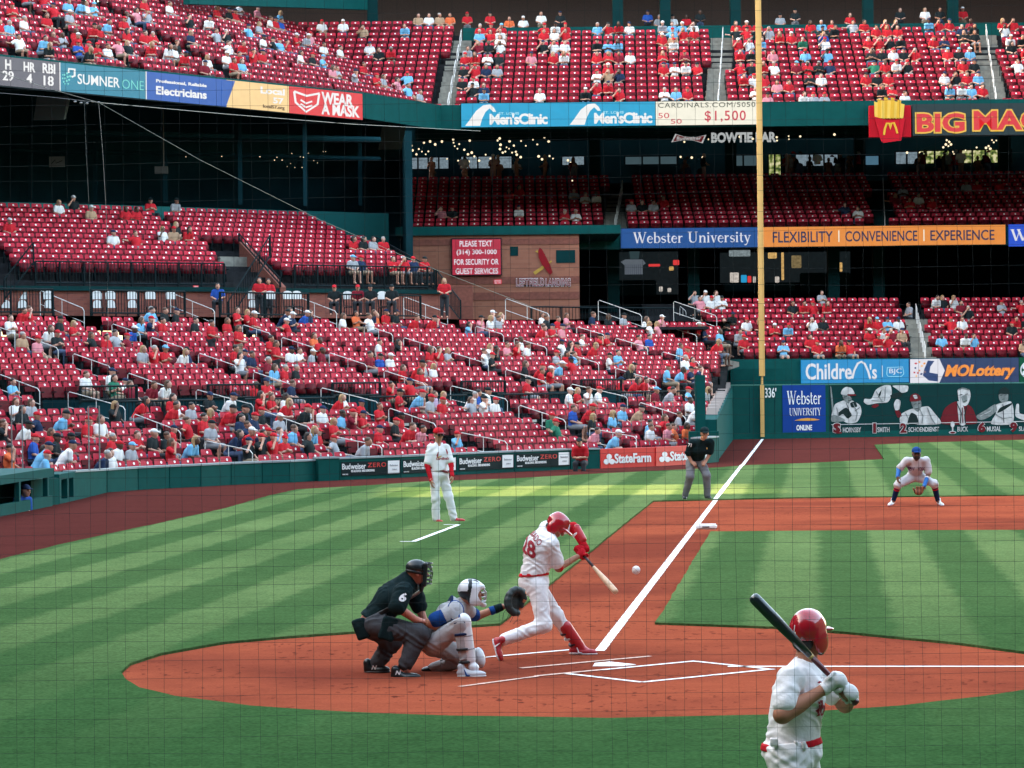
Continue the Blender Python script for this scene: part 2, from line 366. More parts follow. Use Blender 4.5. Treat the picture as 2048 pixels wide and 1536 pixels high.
# ---------------------------------------------------------------- seating blocks
def cut_side(L):
    a, b = L[-2], L[-1]; f = lambda p: p.x-(xs(p.y)-.12)
    if f(b) <= 0: return L
    lo, hi = 0.0, 1.0
    for _ in range(30):
        m_ = (lo+hi)/2
        if f(a+(b-a)*m_) < 0: lo = m_
        else: hi = m_
    return L[:-1]+[a+(b-a)*lo]
def offset_poly(pl, r):
    pts = [Vector(p) for p in pl]; n = []; out = []
    for a, b in zip(pts[:-1], pts[1:]):
        d = (b-a).normalized(); n.append(Vector((-d.y, d.x)))
    for i, p in enumerate(pts):
        if i == 0: out.append(p+n[0]*r)
        elif i == len(pts)-1: out.append(p+n[-1]*r)
        else:
            m = (n[i-1]+n[i]).normalized(); out.append(p+m*(r/m.dot(n[i])))
    return out
SEATS = []     # (x,y,z,facing,block,row)
def block(name, front, offs, zs, label, keep, pitch=.54, kink=0, m=None, back=0.9, clip=None, seat=True):
    mb = MB(); rows = [offset_poly(front, r) for r in offs]; N = len(rows)
    edges = [offset_poly(front, r-.30) for r in offs]+[offset_poly(front, offs[-1]+back)]
    if clip: edges = [clip(L) for L in edges]
    for i in range(N):
        a, b = edges[i], edges[i+1]; zp = zs[i-1] if i else zs[0]-.35
        for j in range(len(a)-1):
            mb.add([(*a[j], zp), (*a[j+1], zp), (*a[j+1], zs[i]), (*a[j], zs[i]), (*b[j+1], zs[i]), (*b[j], zs[i])], [(0, 1, 2, 3), (3, 2, 4, 5)])
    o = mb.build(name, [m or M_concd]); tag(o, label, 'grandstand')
    if seat:
        for i, pl in enumerate(rows):
            for j in range(len(pl)-1):
                a, b = pl[j], pl[j+1]; d = (b-a).normalized(); L = (b-a).length; n_ = Vector((-d.y, d.x)); ang = math.atan2(-n_.y, -n_.x)
                ref = a if j >= kink else b; k0 = 0
                K = int(L/pitch)
                for k in range(K):
                    p = a+d*(pitch*(k+.5)) if j >= kink else b-d*(pitch*(k+.5))
                    u, v = proj((p.x, p.y, zs[i]+.6))
                    if -60 < u < 2110 and -60 < v < 1100 and keep(i, u, v, p): SEATS.append((p.x, p.y, zs[i], ang, name, i, u, v))
    return rows
def lerp(i, n, a, b): return a+(b-a)*i/(n-1)
# lower bowl along the low wall
wallpts = [grd(u, v).to_2d() for u, v in ((150, 1000), (277, 981), (463, 970), (677, 960), (992, 946), (1201, 937), (1436, 924))]
e0 = (wallpts[1]-wallpts[0]).normalized()
WALL = [wallpts[0]-Vector((.30, .95))*14]+wallpts
S0, S1 = Vector((7.1, 101.7)), Vector((10.0, 132.9))
def xs(y): return S0.x+(S1.x-S0.x)*(y-S0.y)/(S1.y-S0.y)
bowl = [WALL[0]+Vector((-.0, 0)), Vector(wallpts[1]), Vector(wallpts[3]), Vector(wallpts[6]), Vector(wallpts[6])+(Vector(wallpts[6])-Vector(wallpts[3])).normalized()*40]
# ---- lower bowl
offA = [0.9+.84*k for k in range(9)]; zA = [-.30+.205*k for k in range(9)]
offB = [10.7+.84*j for j in range(15)]; zB = [1.74+.20*j for j in range(15)]
segd = (bowl[3]-bowl[2]).normalized(); segn = Vector((-segd.y, segd.x))
def base_at(u, r, z):          # base point on the main segment for the row point seen at column u
    a, b = bowl[2]+segn*r-segd*20, bowl[3]+segn*r+segd*40
    lo, hi = 0.0, 1.0
    for _ in range(40):
        m_ = (lo+hi)/2; p = a+(b-a)*m_
        if proj((p.x, p.y, z))[0] < u: lo = m_
        else: hi = m_
    return a+(b-a)*lo-segn*r
AISLES = [base_at(u, 22.4, 5.2) for u in (-330, -75, 175, 436, 680, 902, 1105, 1290, 1440)]
def keep_bowl(i, u, v, p):
    if p.x > xs(p.y)-.5: return False
    for a in AISLES:
        if abs((p-a).dot(segd)) < .62: return False
    return True
def keep_rear(i, u, v, p):
    if i < 2:
        for a in AISLES:
            if .5 < (p-a).dot(segd) < 3.2: return False
    return keep_bowl(i, u, v, p)
def keep_front(i, u, v, p):
    if u < 150 and i == 0: return False
    return keep_bowl(i, u, v, p)
block('lower_stand', bowl, offA, zA, 'concrete stepped front tier of the lower stand right behind the low green wall', keep_front, kink=2, clip=cut_side)
block('lower_stand', bowl, offB, zB, 'concrete stepped rear tier of the lower stand above the black walkway railing', keep_rear, kink=2, clip=cut_side)
# cross aisle between the tiers, concourse behind
def band(name, r0, r1, z, m, label, cat, line=None):
    L = line or bowl; a, b = cut_side(offset_poly(L, r0)), cut_side(offset_poly(L, r1)); mb = MB()
    for j in range(len(a)-1): mb.add([(*a[j], z), (*a[j+1], z), (*b[j+1], z), (*b[j], z)], [(0, 1, 2, 3)])
    return tag(mb.build(name, [m]), label, cat)
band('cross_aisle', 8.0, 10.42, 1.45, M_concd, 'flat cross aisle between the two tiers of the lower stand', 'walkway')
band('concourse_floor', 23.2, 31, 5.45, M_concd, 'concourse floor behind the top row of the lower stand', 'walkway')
# white handrails down the aisles
def uv_ok(p, m=40):
    u, v = proj(p); return -m < u < 2048+m and -m < v < 1536+m
def handrail(p0, p1, h=.92, m=None, label='', r=.0155, mids=1):
    p0, p1 = Vector(p0), Vector(p1); mb = MB(); up = Vector((0, 0, h)); lo = Vector((0, 0, h*.48))
    dn = (p1-p0).normalized()
    mb.tube([p0, p0+up*.93, p0+up+dn*.08, p1+up-dn*.10, p1+up*.92, p1], r, 6)
    o = mb.build('handrail', [m or M_white], origin=p0); tag(o, label, 'handrail', 'white aisle handrails')
    q = MB(); q.tube([p0+lo, p1+lo], r*.8, 6); q.tube([(p0+p1)/2, (p0+p1)/2+up], r*.8, 6)
    q.V = [tuple(Vector(v)-p0) for v in q.V]; q.build('mid_rail', [m or M_white], o)
    return o
ORD = ['lowest', 'second', 'third', 'fourth', 'fifth', 'sixth', 'seventh']
def zr(r):
    if r < 8: return max(0, -.30+.205*(r-.9)/.84)
    if r < 10.4: return 1.45
    return 1.74+.20*(r-10.7)/.84
ANM = ['far left', 'dugout side', 'left', 'coach side', 'middle', 'message board side', 'landing side', 'corner side', 'last']
OPEN = []
for ai, a in enumerate(AISLES):
    spans = [(1.2, 3.3), (4.4, 6.6), (11.2, 13.3), (14.2, 16.2), (17.0, 18.8), (19.4, 21.0)]
    for si, (r0, r1) in enumerate(spans):
        p0 = a+segn*r1; p1 = a+segn*r0
        if p1.x > xs(p1.y)-.8: continue
        q0 = (*p0, zr(r1)); q1 = (*p1, zr(r0))
        if uv_ok(q0) and uv_ok(q1):
            u_, v_ = proj(q0)
            handrail(q0, q1, label='white tubular handrail, %s from the field on the %s aisle' % (ORD[si], ANM[ai]))
    # striped dark stair rails by the cross aisle
    for r0, r1, dz in ((7.6, 10.4, 0),):
        for sgn in (-1,):
            p0 = a+segn*r1+segd*.5; p1 = a+segn*r0+segd*.5
            if p1.x > xs(p1.y)-.8: continue
            if uv_ok((*p0, 2.2), 0): handrail((*p0, 1.75), (*p1, 1.25), .95, M_white, label='white handrail over the cross aisle steps of the %s aisle' % ANM[ai])
    # dark stair opening under the rear tier beside the aisle
    q0 = a+segn*10.15+segd*.75; q1 = a+segn*10.15+segd*3.1
    if q1.x < xs(q1.y)-.6 and uv_ok((*q0, 2), 0):
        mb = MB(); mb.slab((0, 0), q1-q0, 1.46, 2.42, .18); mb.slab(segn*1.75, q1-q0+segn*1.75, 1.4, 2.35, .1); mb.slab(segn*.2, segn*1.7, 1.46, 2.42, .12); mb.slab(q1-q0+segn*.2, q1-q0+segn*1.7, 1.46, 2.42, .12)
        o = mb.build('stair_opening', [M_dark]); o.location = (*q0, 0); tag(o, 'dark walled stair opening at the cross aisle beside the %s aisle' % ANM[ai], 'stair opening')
        OPEN.append((q0-segn*.05, q1-segn*.05, ai))
    # concourse step rails
    p0 = a+segn*25.2; p1 = a+segn*22.6
    if uv_ok((*p0, 5.6)): handrail((*p0, 5.45), (*p1, 4.7), 1.0, label='white handrail on the concourse steps topping the %s aisle' % ANM[ai])
def railing(p, q, z0, z1, h, label, step=.14, m=None, post=1.6, name='railing', r=.022):
    """black picket railing from p to q (xy), base heights z0,z1"""
    p, q = Vector(p[:2]), Vector(q[:2]); L = (q-p).length; mb = MB(); o0 = Vector((*p, z0))
    f = lambda t, dz: Vector((*(p+(q-p)*t), z0+(z1-z0)*t+dz))-o0
    for dz in (h, .12): mb.tube([f(0, dz), f(1, dz)], r*1.5, 5)
    o = tag(mb.build(name, [m or M_black]), label, 'railing', 'black picket railings'); o.location = o0
    n = max(1, int(L/post)); pm = MB(); pm.tube([(0, 0, 0), (0, 0, h)], r*2.0, 5); pme = from_arrays('post', pm.V, pm.P, m or M_black)
    for k in range(n+1): link(bpy.data.objects.new('post', pme), o).location = f(k/n, 0)
    mk = MB(); n = int(L/step)
    for k in range(n):
        t = (k+.5)/n; mk.tube([f(t, .12), f(t, h)], r*.75, 3, cap=False)
    mk.build('pickets', [m or M_black], o); return o
for q0, q1, ai in OPEN: railing(q0, q1, 2.3, 2.3, .55, 'black rail on the stair opening beside the %s aisle' % ANM[ai])
ZN = ANM
for i in range(len(AISLES)-1):
    a, b = AISLES[i], AISLES[i+1]; r = 8.35
    p, q = a+segn*r+segd*.8, b+segn*r-segd*.8
    while q.x > xs(q.y)-.5: q = q-segd*.3
    if (q-p).dot(segd) < 1: continue
    if uv_ok((*p, 2)) or uv_ok((*q, 2)): railing(p, q, 1.42, 1.42, .95, 'black picket railing along the cross aisle, %s stretch' % ZN[i])
    r = 23.3; p, q = a+segn*r+segd*.9, b+segn*r-segd*.9
    if uv_ok((*p, 5.5)) or uv_ok((*q, 5.5)):
        if proj((*q, 5.5))[0] < 1300: railing(p, q, 5.45, 5.45, .98, 'black picket railing of the concourse behind the top row, %s stretch' % ZN[i])
# ---- low field wall: padded green panels, boards, pillars
def wall_piece(name, u0, v0, u1, v1, m, label, cat, h=.62, t=.28, h1=None, rim=True):
    p, q = grd(u0, v0), grd(u1, v1); mb = MB(); o0 = Vector((p.x, p.y, 0))
    mb.slab(p.to_2d()-o0.to_2d(), q.to_2d()-o0.to_2d(), 0, h, t, z1b=h1)
    o = mb.build(name, [m]); o.location = o0; tag(o, label, cat)
    if rim:
        r_ = MB(); d = (q-p).to_2d().normalized(); n_ = Vector((-d.y, d.x)); P_ = -n_*.03; 
        r_.slab(P_, (q-p).to_2d()-n_*.03, h, h+.05, t+.06, z1b=(h1 or h)+.05, z0b=h1 or h); r_.build('top_rim', [mat('grey_rim', (.23, .27, .28), .6)], o)
    return o
WP = [(150, 1001), (215, 985), (277, 980), (340, 976.5), (402, 973.5), (463, 970), (525, 967), (580, 965), (636, 962)]
for i, (a, b) in enumerate(zip(WP[:-1], WP[1:])):
    wall_piece('padded_wall_panel', *a, b[0]-1, b[1], M_pad, 'green padded wall panel, %s from the dugout' % ['first', 'second', 'third', 'fourth', 'fifth', 'sixth', 'seventh', 'eighth'][i], 'wall panel', .60 if i else .72, h1=.60)
wall_piece('wall_pillar', 637, 962.5, 678, 961, M_pad, 'short green padded pillar between the plain panels and the first beer board', 'wall panel', .66)
BP = [(679, 960.5), (802, 955.5), (914, 949.8), (1029, 944), (1141, 939)]
M_board = mat('black_board', (.008, .018, .020), .6, spec=.1); M_boardw = mat('board_white', (.80, .79, .78), .5); M_zero = mat('board_red_letter', (.52, .03, .025), .5)
ords = ['first', 'second', 'third', 'fourth']
for i, (a, b) in enumerate(zip(BP[:-1], BP[1:])):
    o = wall_piece('beer_board', *a, b[0]-1, b[1], M_pad, '%s of the four black beer boards on the field wall, counted from the pillar' % ords[i], 'advertising board', .63)
    pl = Plane(grd(*a), grd(*b)); vt = a[1]-38.5; vb = a[1]-7; W = b[0]-a[0]; sl = (b[1]-a[1])/W
    Y = lambda u, dv: a[1]+(u-a[0])*sl+dv
    x0, x1 = a[0]+3, b[0]-2
    shape(o, pl, [(x0, Y(x0, -8)), (x1, Y(x1, -7.5)), (x1, Y(x1, -35.5)), (x0, Y(x0, -36))], M_board, 'board_face', .004)
    f = lambda t: a[0]+W*t
    letter(o, pl, (f(.035), Y(f(.035), -21), f(.42), Y(f(.42), -32.5)), 'Budweiser', M_boardw, bold=.015, off=.012)
    letter(o, pl, (f(.45), Y(f(.45), -23.5), f(.75), Y(f(.75), -32.5)), 'ZERO', M_zero, bold=.02, space=1.2, off=.012)
    letter(o, pl, (f(.18), Y(f(.18), -15), f(.56), Y(f(.56), -19.5)), '0% ALCOHOL 100% REFRESHING', M_boardw, bold=.03, off=.012)
    letter(o, pl, (f(.04), Y(f(.04), -10), f(.13), Y(f(.13), -12.5)), 'DRINK WISE', M_boardw, off=.012)
    bx = [(f(.78), Y(f(.78), -10)), (f(.965), Y(f(.965), -10)), (f(.965), Y(f(.965), -35)), (f(.78), Y(f(.78), -35))]
    shape(o, pl, bx, M_boardw, 'white_panel', .010)
    letter(o, pl, (f(.81), Y(f(.81), -24), f(.94), Y(f(.94), -28)), 'Budweiser', mat('board_grey', (.42, .42, .43), .6), off=.022)
    letter(o, pl, (f(.84), Y(f(.84), -16), f(.92), Y(f(.92), -19)), 'ZERO', MATS['board_grey'], off=.022)
wall_piece('padded_wall_panel', 1142, 939, 1200, 937, M_pad, 'narrow green padded panel behind the crouching ball attendant', 'wall panel', .62)
M_red = mat('board_red', (.62, .022, .018), .5)
for i, (a, b) in enumerate((((1201, 937), (1311, 932.5)), ((1312, 932.5), (1398, 928)))):
    o = wall_piece('insurance_board', *a, b[0]-.7, b[1], M_red, ['whole red insurance board on the field wall', 'red insurance board half hidden by the third base umpire'][i], 'advertising board', .63, rim=False)
    pl = Plane(grd(*a), grd(*b)); sl = (b[1]-a[1])/(b[0]-a[0]); Y = lambda u, dv: a[1]+(u-a[0])*sl+dv
    cx = a[0]+16.5
    for du, dv in ((0, -23), (-5.6, -13), (5.6, -13)):
        shape(o, pl, ell(cx+du, Y(cx, dv), 5.2, 5.4), M_boardw, 'logo', .006)
    shape(o, pl, [(cx-2.2, Y(cx, -20)), (cx+2.2, Y(cx, -20)), (cx+2, Y(cx, -11)), (cx-2, Y(cx, -11))], M_boardw, 'logo', .004)
    letter(o, pl, (a[0]+27, Y(a[0]+27, -9), a[0]+100, Y(a[0]+100, -28)), 'StateFarm', M_boardw, bold=.03, off=.012)
wall_piece('padded_wall_panel', 1399, 928, 1437, 924, M_pad, 'green padded wall end beside the third base umpire', 'wall panel', .85)
# ---- dugout at the left
mb = MB(); A0 = grd(105, 1012).to_2d(); A1 = grd(-260, 1085).to_2d()
dd = (A1-A0).normalized(); dn_ = Vector((dd.y, -dd.x))
if dn_.x > 0: dn_ = -dn_
og = Vector((*A0, 0))
def hx(p, q, z0, z1, t, m=0, mbx=None):
    p, q = p-A0, q-A0; n_ = dn_*t; (mbx or mb).hexa([(*p, z0), (*q, z0), (*(q+n_), z0), (*(p+n_), z0), (*p, z1), (*q, z1), (*(q+n_), z1), (*(p+n_), z1)], m)
hx(A0-dd*.2, A1, .72, .93, 4.0)
o = mb.build('dugout', [M_green]); o.location = og; tag(o, 'green dugout roof and rail at the left end of the field wall', 'dugout')
mb = MB(); hx(A0, A1, 0, .26, .12); mb.build('front_rail', [M_pad], o)
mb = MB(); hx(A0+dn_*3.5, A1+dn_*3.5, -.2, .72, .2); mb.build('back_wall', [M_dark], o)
for t in (.35, 3.2, 6.2):
    mb = MB(); hx(A0+dd*t, A0+dd*(t+.16), .26, .72, .12); mb.build('post', [M_green], o)
# gate box and recess between dugout and wall
a, b = grd(62, 1013), grd(118, 1009); mb = MB(); mb.slab((0, 0), (b-a).to_2d(), 0, .66, 1.4)
o = mb.build('padded_box', [M_pad]); o.location = a; tag(o, 'green padded box at the end of the dugout rail', 'wall panel')
a, b = grd(119, 1008), grd(150, 1001); mb = MB(); d2 = (b-a).to_2d()
mb.slab((0, 0), d2, .60, .74, 1.2); mb.slab((0, 0), d2, 0, .1, .5); mb.slab((0, 0), d2*.12, .1, .60, .3); mb.slab(d2*.5, d2*.62, .1, .60, .3); mb.slab(d2*.9, d2, .1, .60, .3)
o = mb.build('camera_well', [M_green]); o.location = a; tag(o, 'green camera well with two dark openings beside the padded box', 'camera well')
mb = MB(); n_ = Vector((-d2.y, d2.x)).normalized(); mb.slab(n_*1.0, d2+n_*1.0, 0, .6, .1); mb.build('opening', [M_dark], o)
# ---- side wall in the corner, outfield wall and boards over it
mb = MB()
V = [(S0.x, S0.y, 0), (S1.x, S1.y, 0), (S1.x-.5, S1.y, 0), (S0.x-.5, S0.y, 0), (S0.x, S0.y, 1.45), (S1.x, S1.y, 2.43), (S1.x-.5, S1.y, 2.43), (S0.x-.5, S0.y, 1.45)]
mb.hexa(V); o = mb.build('corner_wall', [M_green]); tag(o, 'green side wall sloping up into the left field corner', 'wall')
q = MB()
for k in range(11):
    t = .12+.8*k/10; p = S0.lerp(S1, t); z = 1.45+(2.43-1.45)*t; q.box((p.x-.45, p.y-.35, z+.002), (p.x-.08, p.y+.35, z+.26))
tag(q.build('armrest_row', [mat('pale_ledge', (.55, .45, .42), .7)], o), 'pale seat ends along the top of the side wall')
mb = MB(); p = S0; mb.box((p.x-1.0, p.y-.5, 0), (p.x+.02, p.y-.003, 1.05)); tag(mb.build('wall_end_post', [M_pad]), 'green padded block closing the side wall behind the third base umpire', 'wall panel')
mb = MB(); mb.box((S0.x-.75, S0.y-.1, 1.05), (S0.x-.40, S0.y+.3, 3.0)); tag(mb.build('corner_post', [M_green]), 'tall green post at the near end of the sloping side wall', 'post')
LF0, LF1 = Vector((9.6, 132.9)), Vector((27.0, 138.7))
PLF = Plane(LF0, LF1)
mb = MB(); mb.slab(LF0, LF1, .28, 2.42, .5, z1b=2.36); o = mb.build('outfield_wall', [mat('outfield_wall_green', (.004, .060, .055), .6, noise=.08, nscale=2, spec=.06)]); tag(o, 'long dark green outfield wall carrying the painted mural', 'wall')
mb = MB(); mb.slab(LF0+Vector((0, -.03)), LF1+Vector((0, -.03)), 0, .278, .5); mb.build('base_padding', [M_pad], o)
mb = MB(); dL = (LF1-LF0).normalized()
for k in range(1, 15):
    q_ = LF0+dL*1.25*k; mb.box((q_.x-.012, q_.y-.006, .3), (q_.x+.012, q_.y+.01, 2.36))
mb.build('panel_seam', [M_greend], o)
mb = MB(); mb.slab(LF0+Vector((0, -.02)), LF1+Vector((0, -.02)), 2.44, 2.50, .3, z0b=2.38, z1b=2.44); mb.build('top_rim', [mat('rim_green', (.03, .15, .12), .5)], o)
wall_o = o
# foul pole
pc = fld(-.05, 102.36); pc.z = 0
mb = MB(); zt = at(1525, 752, pc.y).z; zw = at(1527, 770, pc.y).z
mb.tube([(0, 0, zw+.02), (0, 0, zt+.05)], .05, 8); 
o = mb.build('foul_pole', [M_pole]); o.location = pc; tag(o, 'tall yellow left field foul pole rising over the corner', 'foul pole')
wt = 5.4/F*pc.y
mb = MB(); mb.box((-wt, -.12, zt), (wt, .12, 24)); mb.build('pole_shaft', [M_pole], o)
mb = MB(); mb.box((-.09, -.02, 0.1), (.09, .1, zw)); mb.build('painted_foot', [M_pole], o)
mb = MB(); mb.box((wt*.5, -.135, zt+.01), (wt*.62, -.121, 24)); mb.build('seam', [mat('darker_yellow', (.55, .30, .08), .5)], o)  # darker yellow strip down the shaft
# upper wall with boards
G0, G1 = Vector((9.2, 134.6)), Vector((27.2, 139.9)); PG = Plane(G0, G1)
mb = MB(); mb.slab(G0, G1, 1.5, 3.66, .4, z1b=3.60); o = mb.build('board_wall', [M_green]); tag(o, 'green wall strip above the outfield wall behind the blue boards', 'wall')
# corner ledge, green block above the side wall
mb = MB(); a, b = at(1456, 772, 134.4), at(1530, 772, 134.4)
z1 = at(1480, 738, 134.4).z; mb.box((a.x+.1, 134.2, 1.4), (b.x+.9, 136.5, z1)); tag(mb.build('corner_block', [M_green]), 'green block in the left field corner left of the foul pole', 'wall')
mb = MB(); a, b = at(1443, 745, 130), at(1478, 733, 130); c = at(1446, 720, 130)
mb.add([(a.x, 130, a.z), (b.x, 130, b.z), (b.x, 130, c.z-.1), (c.x, 130, c.z+.05), (a.x, 131, a.z), (b.x, 131, b.z), (b.x, 131, c.z-.1), (c.x, 131, c.z+.05)], [(0, 1, 2, 3), (7, 6, 5, 4), (0, 4, 5, 1), (1, 5, 6, 2), (2, 6, 7, 3), (3, 7, 4, 0)])
tag(mb.build('concrete_wedge', [M_conct]), 'pale concrete wedge closing the stand beside the corner', 'wall')
# ---- left field lower stand behind the outfield wall
gl = lambda i: i
Gf = [G0+Vector((-3.0, -.2)), G1+Vector((8, 2.7))]
offG = [.9+.85*k for k in range(10)]; zG = [3.28+.285*k for k in range(10)]
def aisle(uf, ub, n, w): return lambda i, u: abs(u-(uf+(ub-uf)*i/(n-1))) < w
gA = aisle(1842, 1822, 10, 24)
def keepG(i, u, v, p):
    if u < 1480+(-112)*i/9: return False
    return not gA(i, u)
block('left_field_stand', Gf, offG, zG, 'concrete stepped lower stand behind the blue boards in left field', keepG, pitch=.56, kink=0)
# extend the left part of that stand towards the corner
Gx = [at(1345, 700, 139.5).to_2d(), at(1478, 700, 139.8).to_2d()]
offX = [3.0+.85*k for k in range(10)]; zX = [4.0+.285*k for k in range(10)]
block('corner_stand', Gx, offX, zX, 'small concrete stepped seating wedge left of the foul pole', lambda i, u, v, p: u > 1470-11.5*i and u < 1482-9*i and False, pitch=.56)
# ---- middle deck of left field
Fd = 149.0
Ff = [at(800, 455, Fd).to_2d(), at(2200, 455, Fd).to_2d()]
offF = [.9+.85*k for k in range(12)]; zF = [10.0+.27*k for k in range(12)]
fA = [aisle(1222, 1240, 12, 26), aisle(1763, 1760, 12, 22)]
def keepF(i, u, v, p):
    if u < 806 or (i > 8 and u < 1180 and False): return False
    return not any(a(i, u) for a in fA)
block('middle_deck', Ff, offF, zF, 'shaded concrete stepped middle deck above the blue and orange ribbon', keepF, pitch=.58)
mb = MB(); a, b = Ff; zt = at(1500, 457, Fd).z-.04; zb = at(1500, 497, Fd).z
mb.slab(a, b, zb+.02, zt, .5); 
mb.hexa([(a.x, Fd+.5, zb+.3), (b.x, Fd+.5, zb+.3), (b.x, Fd+14, zb+1.2), (a.x, Fd+14, zb+1.2), (a.x, Fd+.5, zb+.6), (b.x, Fd+.5, zb+.6), (b.x, Fd+14, zb+1.5), (a.x, Fd+14, zb+1.5)])
tag(mb.build('deck_fascia', [M_green]), 'green fascia beam and floor slab of the left field middle deck', 'fascia')
# ---- upper decks
E0 = 143.0
D0 = at(0, 110, 118.5).to_2d(); D1 = at(723, 185, 136.0).to_2d(); D2 = at(880, 208, E0).to_2d(); E1 = at(2250, 208, E0).to_2d()
DL = D0+(D0-D1).normalized()*45
Uf = [DL, D1, D2, E1]; ztop = at(1200, 206, E0).z
offU = [.75+.85*k for k in range(15)]; zU = [ztop-.75+.395*k for k in range(15)]
uA = [aisle(890, 926, 15, 22), aisle(1430, 1445, 15, 24), aisle(1990, 1966, 15, 22)]
def keepU(i, u, v, p):
    if i > 12 and u > 905: return False
    if p.x > D2.x-.3*i: return not any(a(i, u) for a in uA)
    for t in (2.5, 9.0, 15.5):      # aisles on the slanted part
        q = D0+(D1-D0).normalized()*t
        if abs((p-q).dot((D1-D0).normalized())) < .55: return False
    return True
block('upper_deck', Uf, offU, zU, 'concrete stepped upper deck over the ribbon boards', keepU, pitch=.56, kink=2, back=1.2)
rowsB = offset_poly(Uf, offU[-1]+1.2)
# fascia and underside of the upper deck
mb = MB()
zb = at(1200, 256, E0).z
und = [(0, ztop-.02), (0, zb), (.6, zb+.2), (14.0, zb+5.0), (14.0, zU[-1]-.1)]
L = [offset_poly(Uf, r) for r, z in und]
for k in range(len(und)-1):
    for j in range(len(Uf)-1):
        mb.add([(*L[k][j], und[k][1]), (*L[k][j+1], und[k][1]), (*L[k+1][j+1], und[k+1][1]), (*L[k+1][j], und[k+1][1])], [(3, 2, 1, 0)])
tag(mb.build('upper_fascia', [M_green]), 'green fascia and sloping underside of the upper deck', 'fascia')
# upper concourse behind the top row: floor slab edge, parapet, pillars, back wall, roof
zc = zU[12]+.55; yc = E0+offU[12]+1.2
mb = MB(); a = at(925, 40, yc); b = at(2200, 40, yc)
mb.box((a.x, yc, zc-.3), (b.x, yc+.4, zc+.62)); tag(mb.build('parapet', [M_green]), 'green parapet behind the top row of the upper deck', 'wall')
mb = MB(); mb.box((a.x-8, yc+.4, zc-.3), (b.x, yc+16, zc)); tag(mb.build('upper_concourse', [M_concd]), 'floor of the open concourse behind the upper deck', 'walkway')
mb = MB(); mb.box((a.x-20, yc+9, zc-1), (b.x, yc+9.4, zc+8)); tag(mb.build('upper_back_wall', [mat('brown_wall', (.09, .055, .045), .9, noise=.2)]), 'brown rear wall of the top concourse', 'wall')
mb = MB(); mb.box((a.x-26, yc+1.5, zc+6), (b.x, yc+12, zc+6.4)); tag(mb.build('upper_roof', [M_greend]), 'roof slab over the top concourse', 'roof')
for k, u in enumerate((745, 1235, 1330, 1470, 1735, 1905)):
    p = at(u, 20, yc+2); mb = MB(); mb.box((-.28, -.28, 0), (.28, .28, 6)); mb.box((-.4, -.4, 0), (.4, .4, .5))
    o = mb.build('concourse_column', [M_greend]); o.location = (p.x, yc+2, zc); tag(o, 'dark column of the top concourse, %s from the left' % ['first', 'second', 'third', 'fourth', 'fifth', 'sixth'][k], 'column')
# green wall behind the left part of the upper deck
p, q = at(380, 0, 142), at(735, 12, 156.5)
mb = MB(); mb.slab(p.to_2d(), q.to_2d(), p.z-.2, p.z+2.2, .4, z0b=q.z-.2, z1b=q.z+3.0); tag(mb.build('parapet', [M_green]), 'green parapet behind the top row at the bend of the upper deck', 'wall')
# ---- dark back walls, floors and columns under the decks
yb = 173.0
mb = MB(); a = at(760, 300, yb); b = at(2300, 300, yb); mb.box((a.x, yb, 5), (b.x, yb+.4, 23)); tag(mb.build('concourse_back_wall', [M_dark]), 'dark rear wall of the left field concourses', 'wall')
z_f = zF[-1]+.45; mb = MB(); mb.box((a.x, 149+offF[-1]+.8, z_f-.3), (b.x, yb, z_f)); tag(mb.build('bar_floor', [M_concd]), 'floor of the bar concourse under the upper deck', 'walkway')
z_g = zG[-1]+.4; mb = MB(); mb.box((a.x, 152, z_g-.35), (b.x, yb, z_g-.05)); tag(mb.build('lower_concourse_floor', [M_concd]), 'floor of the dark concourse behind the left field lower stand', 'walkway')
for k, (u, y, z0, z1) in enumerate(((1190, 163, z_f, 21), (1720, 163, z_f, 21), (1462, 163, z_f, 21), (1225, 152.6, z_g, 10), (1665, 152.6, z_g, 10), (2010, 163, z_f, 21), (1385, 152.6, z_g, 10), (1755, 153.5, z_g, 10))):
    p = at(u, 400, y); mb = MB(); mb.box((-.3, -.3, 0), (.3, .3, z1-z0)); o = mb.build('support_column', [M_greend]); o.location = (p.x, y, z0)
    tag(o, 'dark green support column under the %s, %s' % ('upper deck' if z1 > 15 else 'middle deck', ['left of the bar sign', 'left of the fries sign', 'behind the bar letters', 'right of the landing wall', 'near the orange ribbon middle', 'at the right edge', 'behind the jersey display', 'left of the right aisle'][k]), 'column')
# left concourse under the upper deck: green band over the second tier and dark recess
# ---- second tier (left)
Cf = [at(-120, 565, 114).to_2d(), at(430, 565, 120.5).to_2d(), at(900, 565, 128).to_2d()]
zc0 = at(430, 563, 120.5).z
offC = [.9+.82*k for k in range(12)]; zC = [zc0+.255*k for k in range(12)]
def keepC(i, u, v, p):
    ur = 850-21*i
    if u > ur: return False
    if i <= 5 and 450-9*i < u < 566-18*i: return False
    if abs(u-(372-12*(i-6))) < 11 and i > 5: return False
    if u < 40-12*i: return False
    return True
block('second_tier', Cf, offC, zC, 'concrete stepped second tier above the brick concourse wall', keepC, pitch=.55, kink=1)
def cpl(r): return offset_poly(Cf, r)
mb = MB(); a = cpl(0)
for j in range(2): mb.slab(a[j], a[j+1], 5.0, zc0-.42, .3)
o = mb.build('brick_wall', [M_brickw]); tag(o, 'red brick wall of the concourse under the second tier', 'wall')
mb = MB()
for j in range(2): mb.slab(a[j]+Vector((.05, -.12)), a[j+1]+Vector((.05, -.12)), zc0-.42, zc0-.24, .6)
tag(mb.build('tier_edge', [M_greend]), 'dark green slab edge along the front of the second tier', 'fascia')
A_, B_, C_ = a
